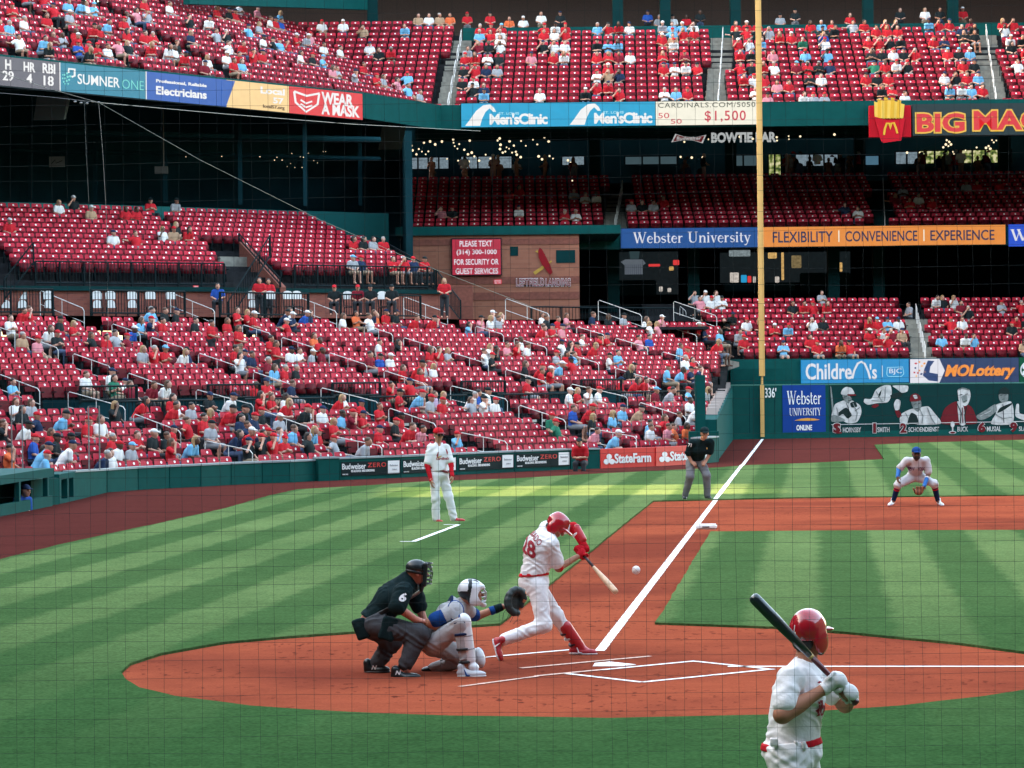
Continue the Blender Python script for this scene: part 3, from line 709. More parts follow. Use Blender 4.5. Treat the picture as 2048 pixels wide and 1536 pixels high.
def on_c(u, r=0.0):
    L_ = cpl(r)
    for j in range(2):
        for k in range(400):
            p = L_[j]+(L_[j+1]-L_[j])*k/400
            if proj((p.x, p.y, zc0))[0] >= u: return p
    return L_[-1]
railing(on_c(70), on_c(448), zc0-.24, zc0-.24, .98, 'black picket railing along the front of the second tier, left of the stairs', post=1.05)
railing(on_c(588), on_c(855), zc0-.24, zc0-.24, .98, 'black picket railing along the front of the second tier, right of the stairs', post=1.05)
# stairs up through the second tier, with brick cheek wall
p0, p1 = on_c(560, -.2), on_c(478, 4.4)
mb = MB(); z0, z1 = zc0-.5, zc0+1.9
mb.slab(p1, p0, 4.9, z1, .25, z1b=z0+.3); tag(mb.build('cheek_wall', [M_brick]), 'brown brick cheek wall sloping down beside the stairs of the second tier', 'wall')
railing(p1, p0, z1, z0+.3, .35, 'black sloping rail on the brick cheek wall of the second tier stairs', step=.5)
railing(on_c(455, -1.2), on_c(540, -.1), 5.2, zc0+1.0, .95, 'black stair railing rising left to right in front of the cheek wall', step=.16)
railing(on_c(66, -.6), on_c(8, -.6), zc0+.55, zc0-.9, .9, 'black stair railing at the far left of the second tier', step=.16)
railing(on_c(868, .2), on_c(806, 5.5), zc0-.3, zc0+1.35, .95, 'black stair railing descending beside the red text message board', step=.16)
railing(on_c(872, .3), on_c(920, -2.5), zc0-.3, 5.3, .95, 'black stair railing in front of the red text message board', step=.16)
mb = MB(); q0, q1 = on_c(462, .3), on_c(556, .3)
mb.slab(on_c(440, 3.5), on_c(520, 3.5), 4.9, zc0+1.2, .2); tag(mb.build('stair_wall', [M_conct]), 'pale concrete wall in the stair opening of the second tier', 'wall')
# band wall behind the second tier, suites above
L_ = cpl(offC[-1]+1.0); mb = MB()
zq = zC[-1]; dd_ = (L_[2]-L_[1]).normalized()
endp = L_[1]+dd_*( (at(822, 400, 138).to_2d()-L_[1]).dot(dd_))
for p, q in ((L_[0], L_[1]), (L_[1], endp)): mb.slab(p, q, zq-.5, zq+.95, .4)
tag(mb.build('suite_parapet', [mat('teal_parapet', (.022, .15, .145), .7, noise=.1, nscale=.5, spec=.05)]), 'teal parapet behind the top row of the second tier', 'wall')
L2 = cpl(offC[-1]+8.0); mb = MB()
for p, q in ((L2[0], L2[1]), (L2[1], L2[1]+dd_*20)): mb.slab(p, q, zq-1, zq+8, .4)
tag(mb.build('suite_back_wall', [M_dark]), 'dark rear wall of the suites under the left upper deck', 'wall')
L3 = cpl(offC[-1]+1.4); mb = MB()
for j in range(2):
    mb.add([(*L3[j], zq+.3), (*L3[j+1], zq+.3), (*L2[j+1], zq+.3), (*L2[j], zq+.3)], [(0, 1, 2, 3)])
tag(mb.build('suite_floor', [M_concd]), 'floor of the suites behind the teal parapet', 'walkway')
# end wall of the left structure beside the landing (dark stair void)
mb = MB(); p = at(812, 450, 131).to_2d(); q = at(800, 450, 148).to_2d(); mb.slab(q, p, 4, 14, .3); tag(mb.build('stair_void_wall', [M_dark]), 'dark wall of the stair void left of the landing', 'wall')
mb = MB(); mb.box((at(560, 450, 147).x, 147, 4), (at(812, 450, 147).x, 147.3, 17)); tag(mb.build('void_back_wall', [M_dark]), 'dark wall deep behind the right end of the second tier', 'wall')
# ---- landing pavilion
Ld = 141.0; PL = Plane(at(800, 500, Ld), at(1200, 500, Ld))
mb = MB(); a, b = at(808, 500, Ld), at(1158, 500, Ld); zt = at(980, 470, Ld).z; z0 = at(980, 640, Ld).z
mb.box((a.x, Ld, z0), (b.x, Ld+5, zt)); o = mb.build('landing_pavilion', [M_bricks]); tag(o, 'tan brick pavilion wall carrying the landing sign', 'building'); pav = o
mb = MB(); mb.box((a.x-.4, Ld-.15, zt), (at(1241, 470, Ld).x, Ld+9, zt+.42)); mb.build('roof_edge', [M_green], o)
for v0, v1 in ((478, 490), (554, 568), (585, 600)):
    za, zb_ = at(980, v1, Ld).z, at(980, v0, Ld).z; mb = MB(); mb.box((a.x, Ld-.03, za), (b.x, Ld, zb_)); mb.build('brick_band', [M_brick], o)
for u0, v0, u1, v1 in ((1020, 493, 1036, 512), (1112, 500, 1150, 526)):
    p, q = at(u0, v1, Ld), at(u1, v0, Ld); mb = MB(); mb.box((p.x, Ld-.02, p.z), (q.x, Ld-.001, q.z)); mb.build('vent_grille', [M_greend], o)
# LF concourse level: brick continuing low at right of the stairs
mb = MB(); p = at(812, 625, 130); q = at(945, 570, 130); mb.box((p.x, 130, 5.0), (q.x, 130.3, q.z)); tag(mb.build('brick_pier', [M_brick]), 'low red brick pier below the red text message board', 'wall')
# floor under the LF left dark area
mb = MB(); a = at(1040, 620, 137); b = at(1400, 620, 137); mb.box((a.x, 131, 5.0), (b.x, 153, 5.12)); tag(mb.build('landing_terrace', [M_concd]), 'terrace floor in front of the landing pavilion', 'walkway')
p = at(1062, 600, 133).to_2d(); q = at(1350, 600, 139).to_2d()
railing(p, q, 5.12, 5.12, 1.0, 'black railing of the terrace in front of the landing', step=.2)
# concrete stairs in the decks
def stairs(pa, pb, wd, m, label, n=14):
    pa, pb = Vector(pa), Vector(pb); mb = MB()
    for k in range(n):
        a_ = pa.lerp(pb, k/n); b_ = pa.lerp(pb, (k+1)/n); mb.box((a_.x-wd/2-pa.x, a_.y-pa.y, b_.z-.6-pa.z), (a_.x+wd/2-pa.x, b_.y+.25-pa.y, b_.z+.02-pa.z))
    o = mb.build('aisle_stairs', [m]); o.location = pa; return tag(o, label, 'stairs')
def up(u, r, i): return None
def deck_stairs(ublk, d0, offs, zs, uf, ub, w, label, m=M_conct, rail=True):
    i1 = len(zs)-2; pa = at(uf, 0, d0+offs[0]-.4); pa.z = zs[0]-.1; pb = at(ub, 0, d0+offs[i1]+.4); pb.z = zs[i1]
    o = stairs(pa, pb, w, m, label, len(zs))
    if rail:
        for k in range(5):
            t0, t1 = k/5+.02, k/5+.14; q0 = pa.lerp(pb, t1)+Vector((.05, 0, 0)); q1 = pa.lerp(pb, t0)+Vector((.05, 0, 0))
            h = handrail(q0, q1, .95, label='white handrail, %s up the %s' % (ORD[k], label.replace('concrete ', '').replace('shaded ', '').replace('dark ', ''))); h['group'] = 'white handrails of the deck stairs'
deck_stairs('U', E0, offU, zU, 890, 922, 1.15, 'concrete stairs beside the bend of the upper deck')
deck_stairs('U', E0, offU, zU, 1431, 1444, 1.2, 'concrete stairs left of the foul pole in the upper deck')
deck_stairs('U', E0, offU, zU, 1989, 1968, 1.2, 'concrete stairs at the right of the upper deck')
deck_stairs('F', 149, offF, zF, 1222, 1240, 1.3, 'shaded stairs over the left end of the blue ribbon')
deck_stairs('F', 149, offF, zF, 1763, 1760, 1.1, 'shaded stairs over the orange ribbon', M_greend)
deck_stairs('G', 137.6, offG, zG, 1842, 1822, 1.2, 'concrete stairs above the lottery board')
# side stand of the corner: concrete steps left of the lower left field seats
deck_stairs('G', 138, offG, zG, 1452, 1345, 1.2, 'dark concrete stairs climbing left of the foul pole', M_concd)
# ---- added unseen wall at left shades the field, slot shaped for one sun strip
bx = -64.0; az = SUN_AZ; te = math.tan(SUN_EL)
# sunlight crosses x=bx at height te*(x-bx) for a ground point x
def blk(y0, y1, z0, z1, nm='grandstand'):
    mb = MB(); mb.box((bx-3, y0, z0), (bx, y1, z1)); o = mb.build(nm, [M_concd]); o['kind'] = 'structure'; return o
gy0, gy1 = 74.2, 80.6; gz0, gz1 = te*(-3.0-bx), te*(9.5-bx)
blk(-60, gy0, 0, 58); blk(gy1, 260, 0, 58); blk(gy0, gy1, 0, gz0); blk(gy0, gy1, gz1, 58)
# unseen boxes for home and first base stands, heightened to block low sky light
endw = MB(); endw.box((33, 139, 0), (34, 178, 32)); endw.build('sky_light_blocker', [M_concd])['kind'] = 'structure'  # unseen wall added to stop sky light flooding the decks from the right
blk2 = MB(); blk2.box((-70, -42, 0), (90, -30, 64)); blk2.box((78, -30, 0), (90, 105, 44)); o = blk2.build('grandstand', [M_concd]); o['kind'] = 'structure'
# ---------------------------------------------------------------- seats
def arr_from(mb): return np.array(mb.V, float), mb.P, mb.M
def seat_parts():
    """folded stadium seat, facing +X, base at origin"""
    b = MB(); N = 7; W = .235; prof = [(-.035, .47), (-.055, .58), (-.075, .70), (-.105, .82), (-.125, .86)]
    for (x0, z0), (x1, z1), k in zip(prof[:-1], prof[1:], range(4)):
        w0 = W*(1 if k < 3 else .97); w1 = W*(1 if k < 2 else (.97 if k == 2 else .8))
        b.add([(x0, -w0, z0), (x0-.03, 0, z0), (x0, w0, z0), (x1, w1, z1), (x1-.03, 0, z1), (x1, -w1, z1)], [(1, 0, 5, 4)[::-1], (2, 1, 4, 3)[::-1]], 0)
    b.add([(-.06, -W, .47), (-.06, W, .47), (-.15, W*.8, .86), (-.15, -W*.8, .86)], [(0, 1, 2, 3)], 0)
    b.add([(-.125, -W*.8, .86), (-.125, W*.8, .86), (-.15, W*.8, .865), (-.15, -W*.8, .865)], [(0, 1, 2, 3)], 0)
    for s in (-1, 1):     # arm standards
        b.box((-.12, s*.262-.012, 0), (.0, s*.262+.012, .52), 1); b.box((-.10, s*.262-.02, .52), (.20, s*.262+.02, .555), 1)
    p = MB(); p.add([(.06, -W*.95, .36), (.06, W*.95, .36), (.0, W*.95, .70), (.0, -W*.95, .70), (.02, -W*.95, .345), (.02, W*.95, .345), (-.04, W*.95, .69), (-.04, -W*.95, .69)],
                    [(0, 1, 2, 3), (3, 2, 6, 7), (0, 4, 5, 1), (0, 3, 7, 4), (1, 5, 6, 2)], 0)
    d = MB(); n = 8; V = [(-.062, .042*math.cos(2*math.pi*k/n), .775+.042*math.sin(2*math.pi*k/n)) for k in range(n)]
    d.add([(x+.012-.3*(z-.775), y, z) for x, y, z in V], [tuple(range(n))], 0)
    return b, p, d
sb, spn, sdn = seat_parts()
m_back = [M_seat, M_black]
me_b = from_arrays('seat_back', sb.V, sb.P, m_back, sb.M); me_p = from_arrays('seat_pan', spn.V, spn.P, [M_seatd]); me_d = from_arrays('number_disc', sdn.V, sdn.P, [M_num])
# ---------------------------------------------------------------- figures: one smooth surface per layer from blended tapered limbs
def V3(p): return np.array([p[0], p[1], p[2]], float)
def rcone(P, a, b, ra, rb):
    a, b = V3(a), V3(b); ba = b-a; l2 = ba@ba
    if l2 < 1e-9: return np.linalg.norm(P-a, axis=-1)-max(ra, rb)
    t = np.clip(((P-a)@ba)/l2, 0, 1); d = np.linalg.norm(P-a-t[..., None]*ba, axis=-1)
    return d-(ra+(rb-ra)*t)
def ellip(P, c, R, r):
    q = (P-V3(c))@np.asarray(R, float); r = np.asarray(r, float)
    k0 = np.linalg.norm(q/r, axis=-1); k1 = np.linalg.norm(q/(r*r), axis=-1)
    return k0*(k0-1)/np.maximum(k1, 1e-9)
def boxp(P, c, R, r, rd):
    q = np.abs((P-V3(c))@np.asarray(R, float))-(np.asarray(r, float)-rd)
    return np.linalg.norm(np.maximum(q, 0), axis=-1)+np.minimum(q.max(-1), 0)-rd
def frame(fwd, up):
    """columns: right, forward, up"""
    f = V3(fwd); f /= np.linalg.norm(f); u = V3(up); u = u-f*(u@f); u /= np.linalg.norm(u); r = np.cross(f, u); return np.stack([r, f, u], 1)
def field_eval(prims, h, wr=0.0, wf=26.0, post=None, pad=.05):
    lo = np.full(3, 1e9); hi = -lo
    for p in prims:
        if p[0] == 'c': c, m = [V3(p[1]), V3(p[2])], max(p[3], p[4])
        else: c, m = [V3(p[1])], max(p[3])*1.05
        for q in c: lo = np.minimum(lo, q-m); hi = np.maximum(hi, q+m)
    lo -= pad; hi += pad; n = np.ceil((hi-lo)/h).astype(int)+1
    ax = [lo[i]+h*np.arange(n[i]) for i in range(3)]; f = np.full(n, 0.5)
    for p in prims:
        neg = p[-1] == 'sub'; q_ = p[:-1] if neg else p
        if q_[0] == 'c': c, m = [V3(q_[1]), V3(q_[2])], max(q_[3], q_[4]); k = q_[5] if len(q_) > 5 else .03
        else: c, m = [V3(q_[1])], max(q_[3])*1.05; k = q_[4] if len(q_) > 4 else .03
        l = np.min(c, axis=0)-m-.06; u = np.max(c, axis=0)+m+.06
        i0 = np.clip(((l-lo)/h).astype(int), 0, n-1); i1 = np.clip(((u-lo)/h).astype(int)+2, 1, n)
        sl = tuple(slice(a, b) for a, b in zip(i0, i1))
        P = np.stack(np.meshgrid(*[ax[i][sl[i]] for i in range(3)], indexing='ij'), -1)
        if q_[0] == 'c': d = rcone(P, *q_[1:5])
        elif q_[0] == 'e': d = ellip(P, *q_[1:4])
        else: d = boxp(P, q_[1], q_[2], q_[3], q_[5] if len(q_) > 5 else .01)
        g = f[sl]
        if neg: f[sl] = np.maximum(g, -d)
        else:
            hh = np.maximum(k-np.abs(g-d), 0)/max(k, 1e-6); f[sl] = np.minimum(g, d)-hh*hh*k*.25
    if wr or post:
        P = np.stack(np.meshgrid(*ax, indexing='ij'), -1)
        if wr:
            x, y, z = P[..., 0]*wf, P[..., 1]*wf, P[..., 2]*wf
            q1 = x*.75+y*.55+z*1.0+1.6*np.sin(z*.5+x*.35)+1.1*np.sin(y*.7-z*.3); q2 = -x*.8+y*.4+z*.85+1.9*np.sin(x*.45+.6*y)+1.2*np.sin(z*.9)
            m1 = .5+.5*np.sin(x*.33+z*.41+1.3*np.sin(y*.4)); m2 = .5+.5*np.sin(-x*.37+z*.29+y*.5+2)
            w1 = (1-2*np.sqrt(np.sin(q1*.8)**2+.06))*m1; w2 = (1-2*np.sqrt(np.sin(q2*.7+1)**2+.06))*m2
            f = f-wr*1.25*(w1+w2)
        if post: f = post(P, f)
    return f, lo, h
def surf_nets(f, lo, h):
    s = f < 0; n = np.array(f.shape); c = n-1
    corners = [(i, j, k) for i in (0, 1) for j in (0, 1) for k in (0, 1)]
    sub = lambda A, o: A[o[0]:o[0]+c[0], o[1]:o[1]+c[1], o[2]:o[2]+c[2]]
    cnt = sum(sub(s, o).astype(np.int8) for o in corners); m = (cnt > 0) & (cnt < 8)
    idx = np.argwhere(m); N = len(idx)
    if N == 0: return np.zeros((0, 3)), np.zeros((0, 4), int)
    vid = np.full(tuple(c), -1, int); vid[m] = np.arange(N)
    acc = np.zeros((N, 3)); ct = np.zeros(N)
    for a in corners:
        for d in range(3):
            if a[d]: continue
            b = list(a); b[d] = 1
            fa = f[idx[:, 0]+a[0], idx[:, 1]+a[1], idx[:, 2]+a[2]]; fb = f[idx[:, 0]+b[0], idx[:, 1]+b[1], idx[:, 2]+b[2]]
            x = (fa < 0) != (fb < 0); t = np.where(x, fa/np.where(fa == fb, 1, fa-fb), 0)
            p = np.tile(np.array(a, float), (N, 1)); p[:, d] += t; acc[x] += p[x]; ct[x] += 1
    V = (idx+acc/ct[:, None])*h+lo
    Q = []
    for d in range(3):
        e0 = [slice(None)]*3; e1 = [slice(None)]*3; e0[d] = slice(0, -1); e1[d] = slice(1, None)
        A = s[tuple(e0)]; B = s[tuple(e1)]; x = np.argwhere(A != B)
        d1, d2 = (d+1) % 3, (d+2) % 3
        ok = (x[:, d1] > 0) & (x[:, d2] > 0) & (x[:, d1] < c[d1]) & (x[:, d2] < c[d2]) & (x[:, d] < c[d]); x = x[ok]
        q = []
        for o1, o2 in ((-1, -1), (0, -1), (0, 0), (-1, 0)):
            y = x.copy(); y[:, d1] += o1; y[:, d2] += o2; q.append(vid[y[:, 0], y[:, 1], y[:, 2]])
        q = np.stack(q, 1); fl = A[x[:, 0], x[:, 1], x[:, 2]]
        q[~fl] = q[~fl][:, ::-1]; Q.append(q)
    return V, np.vstack(Q)
def layer(name, prims, h, m, parent=None, origin=None, wr=0.0, wf=26.0, post=None, relax=1, paint=None):
    f, lo, h = field_eval(prims, h, wr, wf, post); V, Q = surf_nets(f, lo, h)
    base = V3(loc_in(parent)) if parent is not None else V3(origin)
    me = bpy.data.meshes.new(name); me.vertices.add(len(V)); me.vertices.foreach_set('co', (V-base).ravel())
    me.loops.add(Q.size); me.loops.foreach_set('vertex_index', Q.ravel().astype(np.int32)); me.polygons.add(len(Q)); me.polygons.foreach_set('loop_start', np.arange(0, Q.size, 4, dtype=np.int32))
    ms = m if isinstance(m, (list, tuple)) else [m]
    for q in ms: me.materials.append(q)
    if paint is not None:
        C = V[Q].mean(1); me.polygons.foreach_set('material_index', paint(C).astype(np.int32))
    me.polygons.foreach_set('use_smooth', np.ones(len(Q), bool)); me.update(calc_edges=True); me.validate()
    o = bpy.data.objects.new(name, me)
    if parent is None: o.location = origin
    return link(o, parent)
def cut(c, n):
    """keep the side of the plane the normal points away from"""
    c, n = V3(c), V3(n); n = n/np.linalg.norm(n); return lambda P, f: np.maximum(f, (P-c)@n)
def slab(c, n, hw):
    c, n = V3(c), V3(n); n = n/np.linalg.norm(n); return lambda P, f: np.maximum(f, np.abs((P-c)@n)-hw)
def both(*fs):
    def g(P, f):
        for q in fs: f = q(P, f)
        return f
    return g
# ---- people's materials
def skin_mat(nm, c): return mat(nm, c, .55, noise=.10, nscale=14, spec=.35)
SK = {'fair': skin_mat('skin_fair', (.50, .235, .15)), 'tan': skin_mat('skin_tan', (.40, .165, .095)), 'brown': skin_mat('skin_brown', (.17, .075, .045)), 'red': skin_mat('skin_red', (.50, .17, .11))}
def cloth(nm, c, b=.35, bs=26, n=.05): return mat(nm, c, .85, noise=n, nscale=9, bump=b, bscale=bs, spec=.08)
C_white = cloth('white_cloth', (.86, .83, .83)); C_red = cloth('red_cloth', (.52, .012, .022)); C_grey = cloth('grey_cloth', (.42, .41, .42)); C_char = cloth('charcoal_cloth', (.065, .066, .072))
C_black = cloth('black_cloth', (.008, .020, .022)); C_blue = cloth('blue_cloth', (.012, .055, .21)); C_navy = cloth('navy_cloth', (.012, .025, .075))
P_red = mat('glossy_red', (.42, .008, .018), .16, spec=.6, coat=.6); P_white = mat('glossy_white', (.74, .74, .76), .3, coat=.3); P_black = mat('gloss_black', (.008, .012, .014), .35)
P_wood = mat('pale_wood', (.66, .43, .27), .4, noise=.12, nscale=20); P_woodd = mat('maroon_wood', (.10, .018, .022), .3, noise=.1, nscale=10, coat=.3); P_woodb = mat('black_wood', (.008, .020, .022), .28, coat=.4)
M_hair = mat('dark_hair', (.018, .012, .010), .6, bump=.4, bscale=90); M_leather = mat('black_leather', (.012, .022, .022), .5, bump=.2, bscale=30); M_leatherb = mat('brown_leather', (.30, .10, .045), .55, bump=.2, bscale=30)
# ---- head, hand, foot pieces
def head_prims(c, F_, s=1.0, face=True):
    """c: head centre, F_: frame (right, forward, up)"""
    c = V3(c); L = lambda x, y, z: c+F_@np.array([x, y, z])*s
    p = [('e', L(0, -.012, .025), F_, (.076*s, .096*s, .092*s), .02), ('e', L(0, .022, -.035), F_, (.060*s, .070*s, .085*s), .03), ('e', L(0, .055, -.088), F_, (.034*s, .030*s, .025*s), .03)]
    if face:
        p += [('c', L(0, .088, .005), L(0, .113, -.032), .010*s, .017*s, .012), ('c', L(-.045, .076, .024), L(.045, .076, .024), .012*s, .012*s, .015),
              ('c', L(-.022, .088, -.066), L(.022, .088, -.066), .010*s, .010*s, .01), ('e', L(-.045, .066, -.025), F_, (.018*s, .015*s, .018*s), .02), ('e', L(.045, .066, -.025), F_, (.018*s, .015*s, .018*s), .02)]
        for sg in (-1, 1): p.append(('e', L(sg*.076, -.012, -.012), F_, (.012*s, .022*s, .034*s), .008))
    return p
def face_bits(o, c, F_, s=1.0, glasses=None, beard=None, brow=True, h=.006):
    c = V3(c); L = lambda x, y, z: c+F_@np.array([x, y, z])*s
    if glasses:
        layer('sunglasses', [('e', L(-.033, .088, .004), F_, (.030*s, .018*s, .019*s), .008), ('e', L(.033, .088, .004), F_, (.030*s, .018*s, .019*s), .008), ('c', L(-.075, .03, .008), L(-.05, .08, .008), .006*s, .006*s, .005), ('c', L(.075, .03, .008), L(.05, .08, .008), .006*s, .006*s, .005)], h, glasses, o)
    else:
        for sg in (-1, 1):
            mb = MB(); b = loc_in(o); q = Vector(L(sg*.032, .083, .002))-b; mb.ball(q, .011*s, 8, 6); mb.build('eye', [mat('eye_dark', (.03, .022, .02), .3)], o, True)
    if beard:
        layer('beard', [('e', L(0, .038, -.072), F_, (.062*s, .062*s, .05*s), .02), ('c', L(-.03, .09, -.05), L(.03, .09, -.05), .011*s, .011*s, .012), ('c', L(-.07, .0, -.02), L(-.045, .05, -.07), .018*s, .022*s, .02), ('c', L(.07, .0, -.02), L(.045, .05, -.07), .018*s, .022*s, .02)], h, beard, o)
def hand_prims(wr, dr, nrm, sd, s=1.0, curl=.5, spread=1.0):
    """wrist, pointing direction, palm normal (side the fingers close to), sd=+1 thumb on cross(dr,nrm)"""
    d = V3(dr); d /= np.linalg.norm(d); n = V3(nrm); n = n-d*(n@d); n /= np.linalg.norm(n); t = np.cross(d, n)*sd; w_ = V3(wr)
    R = np.stack([t, d, n], 1); p = [('e', w_+d*.045*s, R, (.043*s, .052*s, .019*s), .015), ('c', w_-d*.02*s, w_+d*.02*s, .026*s, .028*s, .02)]
    for k, (off, ln) in enumerate(((.031, .078), (.011, .088), (-.010, .080), (-.029, .064))):
        b = w_+d*.085*s+t*off*s*1.02; a1 = curl*.9; a2 = curl*1.9; a3 = curl*2.6
        dirs = [d*math.cos(a)+n*math.sin(a)+t*off*1.2*spread*(1-curl) for a in (a1, a2, a3)]; r = .0098*s
        for q, f_ in zip(dirs, (.46, .32, .24)):
            e = b+q*ln*f_*s; p.append(('c', b, e, r, r*.93, .004)); b = e; r *= .93
    b = w_+d*.025*s+t*.034*s; e = b+(t*.75+d*.6+n*(.25+curl*.5))*.038*s; p.append(('c', b, e, .014*s, .012*s, .012)); p.append(('c', e, e+(d*.9+n*curl*1.1+t*.2)*.034*s, .012*s, .0095*s, .006))
    return p
def fist_prims(c, axis, out, s=1.0):
    """hand closed round a handle: c on the handle, axis of the handle, out = direction of the back of the hand"""
    a = V3(axis); a /= np.linalg.norm(a); o_ = V3(out); o_ = o_-a*(o_@a); o_ /= np.linalg.norm(o_); t = np.cross(a, o_); c = V3(c); p = []
    R = np.stack([a, o_, t], 1)
    p.append(('e', c+o_*.034*s, R, (.046*s, .022*s, .040*s), .018))
    for k in range(4):
        x = a*(.034-.0225*k)*s; r = .0115*s; ang = [0.5, -.6, -1.7, -2.7]; pts = [c+x+(o_*math.cos(q+.6)+t*-math.sin(q+.6)*-1)*.034*s for q in (.4, 1.4, 2.4, 3.3)]
        for u_, v_ in zip(pts[:-1], pts[1:]): p.append(('c', u_, v_, r, r*.95, .005))
    pts = [c+a*.05*s+(o_*math.cos(q)-t*math.sin(q))*.036*s for q in (.2, 1.0, 1.9)]
    for u_, v_ in zip(pts[:-1], pts[1:]): p.append(('c', u_, v_, .0135*s, .011*s, .006))
    return p
def shoe(o, heel, toe, up, m, sole, h=.009, s=1.0, name='shoe', swoosh=None):
    he, to = V3(heel), V3(toe); Fr = frame(to-he, up); L = np.linalg.norm(to-he); pt = lambda x, y, z: he+Fr@np.array([x, y, z])
    b = layer(name, [('e', pt(0, L*.24, .040), Fr, (.040*s, L*.25, .045*s), .02), ('e', pt(0, L*.64, .028), Fr, (.048*s, L*.36, .036*s), .03), ('c', pt(0, L*.18, .06), pt(0, L*.16, .105), .038*s, .040*s, .02)], h, m, o, post=cut(pt(0, 0, .008), -Fr[:, 2]))
    layer('sole', [('e', pt(0, L*.26, .010), Fr, (.043*s, L*.27, .016*s), .02), ('e', pt(0, L*.66, .008), Fr, (.051*s, L*.36, .015*s), .02)], h, sole, b)
    if swoosh:
        mb = MB(); bb = V3(loc_in(b)); sx = swoosh[1]
        q = [pt(sx*.052*s, L*.35, .022), pt(sx*.053*s, L*.52, .020), pt(sx*.046*s, L*.30, .075), pt(sx*.048*s, L*.44, .030)]
        q = [q[0], q[1], q[2], q[3]]; q = [x-bb for x in (pt(sx*.049*s, L*.36, .018), pt(sx*.052*s, L*.48, .018), pt(sx*.043*s, L*.28, .085))]
        mb.tube([q[2], q[0], q[1]], [.004, .011, .006], 6); mb.build('side_mark', [swoosh[0]], b)
    return b
def decal(o, txt, c, right, up, wd, ht, m, bold=.02, name='lettering', geo=None, bvh_o=None, lift=.006, sub=.02, shear=0.0, reach=.5):
    """flat lettering wrapped on the surface of a garment: projected along the plane normal"""
    bo = bvh_o or o; dg = None; me = bo.data; base = loc_in(bo)
    bv = BVHTree.FromPolygons([v.co+base for v in me.vertices], [list(p.vertices) for p in me.polygons])
    V, P = geo if geo else text_geo(txt, bold, shear); r = Vector(right).normalized(); u = Vector(up); n = r.cross(u).normalized(); u = u.normalized()
    bm = bmesh.new(); vs_ = [bm.verts.new((x-.5, y-.5, 0)) for x, y in V]
    for p in P:
        try: bm.faces.new([vs_[i] for i in p])
        except ValueError: pass
    for _ in range(5):
        E = [e for e in bm.edges if math.hypot((e.verts[0].co.x-e.verts[1].co.x)*wd, (e.verts[0].co.y-e.verts[1].co.y)*ht) > sub*1.5]
        if not E: break
        bmesh.ops.subdivide_edges(bm, edges=E, cuts=1); bmesh.ops.triangulate(bm, faces=bm.faces[:])
    bo_ = loc_in(o)
    for v in bm.verts:
        q = Vector(c)+r*v.co.x*wd+u*v.co.y*ht; hit = bv.ray_cast(q+n*reach, -n, reach*2+.2)
        if hit[0] is None: hit = bv.find_nearest(q)
        v.co = hit[0]+hit[1]*lift-bo_
    me = bpy.data.meshes.new(name); bm.to_mesh(me); bm.free(); me.materials.append(m); return link(bpy.data.objects.new(name, me), o)
def disc_geo(n=20): return ([(.5+.5*math.cos(2*math.pi*k/n), .5+.5*math.sin(2*math.pi*k/n)) for k in range(n)], [list(range(n))])
def poly_geo(pts):
    q = np.array(pts, float); q = (q-q.min(0))/(q.max(0)-q.min(0)); P = [tuple(x) for x in q]
    ar = sum(P[i][0]*P[(i+1) % len(P)][1]-P[(i+1) % len(P)][0]*P[i][1] for i in range(len(P)))
    if ar < 0: P = P[::-1]
    return (P, [list(range(len(P)))])
def lathe_tool(name, pts, mats, origin=None, parent=None):
    """pts: (point, radius, material)"""
    mb = MB()
    for (a, ra, m_), (b, rb, _) in zip(pts[:-1], pts[1:]): pass
    o_ = Vector(origin) if origin is not None else loc_in(parent)
    i = 0
    while i < len(pts)-1:
        j = i; 
        while j < len(pts)-1 and pts[j][2] == pts[i][2]: j += 1
        mb.tube([Vector(p[0])-o_ for p in pts[i:j+1]], [p[1] for p in pts[i:j+1]], 14, pts[i][2], cap=True); i = j
    o = mb.build(name, mats, parent, True)
    if origin is not None: o.location = o_
    return o
def limb(a, b, c, r0, r1, r2, k=.03): return [('c', a, b, r0, r1, k), ('c', b, c, r1, r2, k)]
def torso(pel, che, nk, shR, shL, b=1.0, ext=0.0):
    """shaped trunk: pelvis, belly, ribcage, shoulder girdle"""
    pel, che, nk, sR, sL = map(V3, (pel, che, nk, shR, shL)); rt = sL-sR; rt /= np.linalg.norm(rt); up = nk-pel; up /= np.linalg.norm(up); R = np.stack([rt, np.cross(up, rt), np.cross(rt, np.cross(up, rt))], 1)
    w_ = pel+(che-pel)*.45
    return [('e', pel, R, (.165*b+ext, .118*b+ext, .13+ext), .05), ('e', w_, R, (.148*b+ext, .112*b+ext, .16+ext), .06), ('e', che, R, (.172*b+ext, .122*b+ext, .17+ext), .06),
            ('c', sR+rt*.04, sL-rt*.04, .062*b+ext, .062*b+ext, .06), ('c', che, nk, .10*b+ext, .055+ext, .05)]
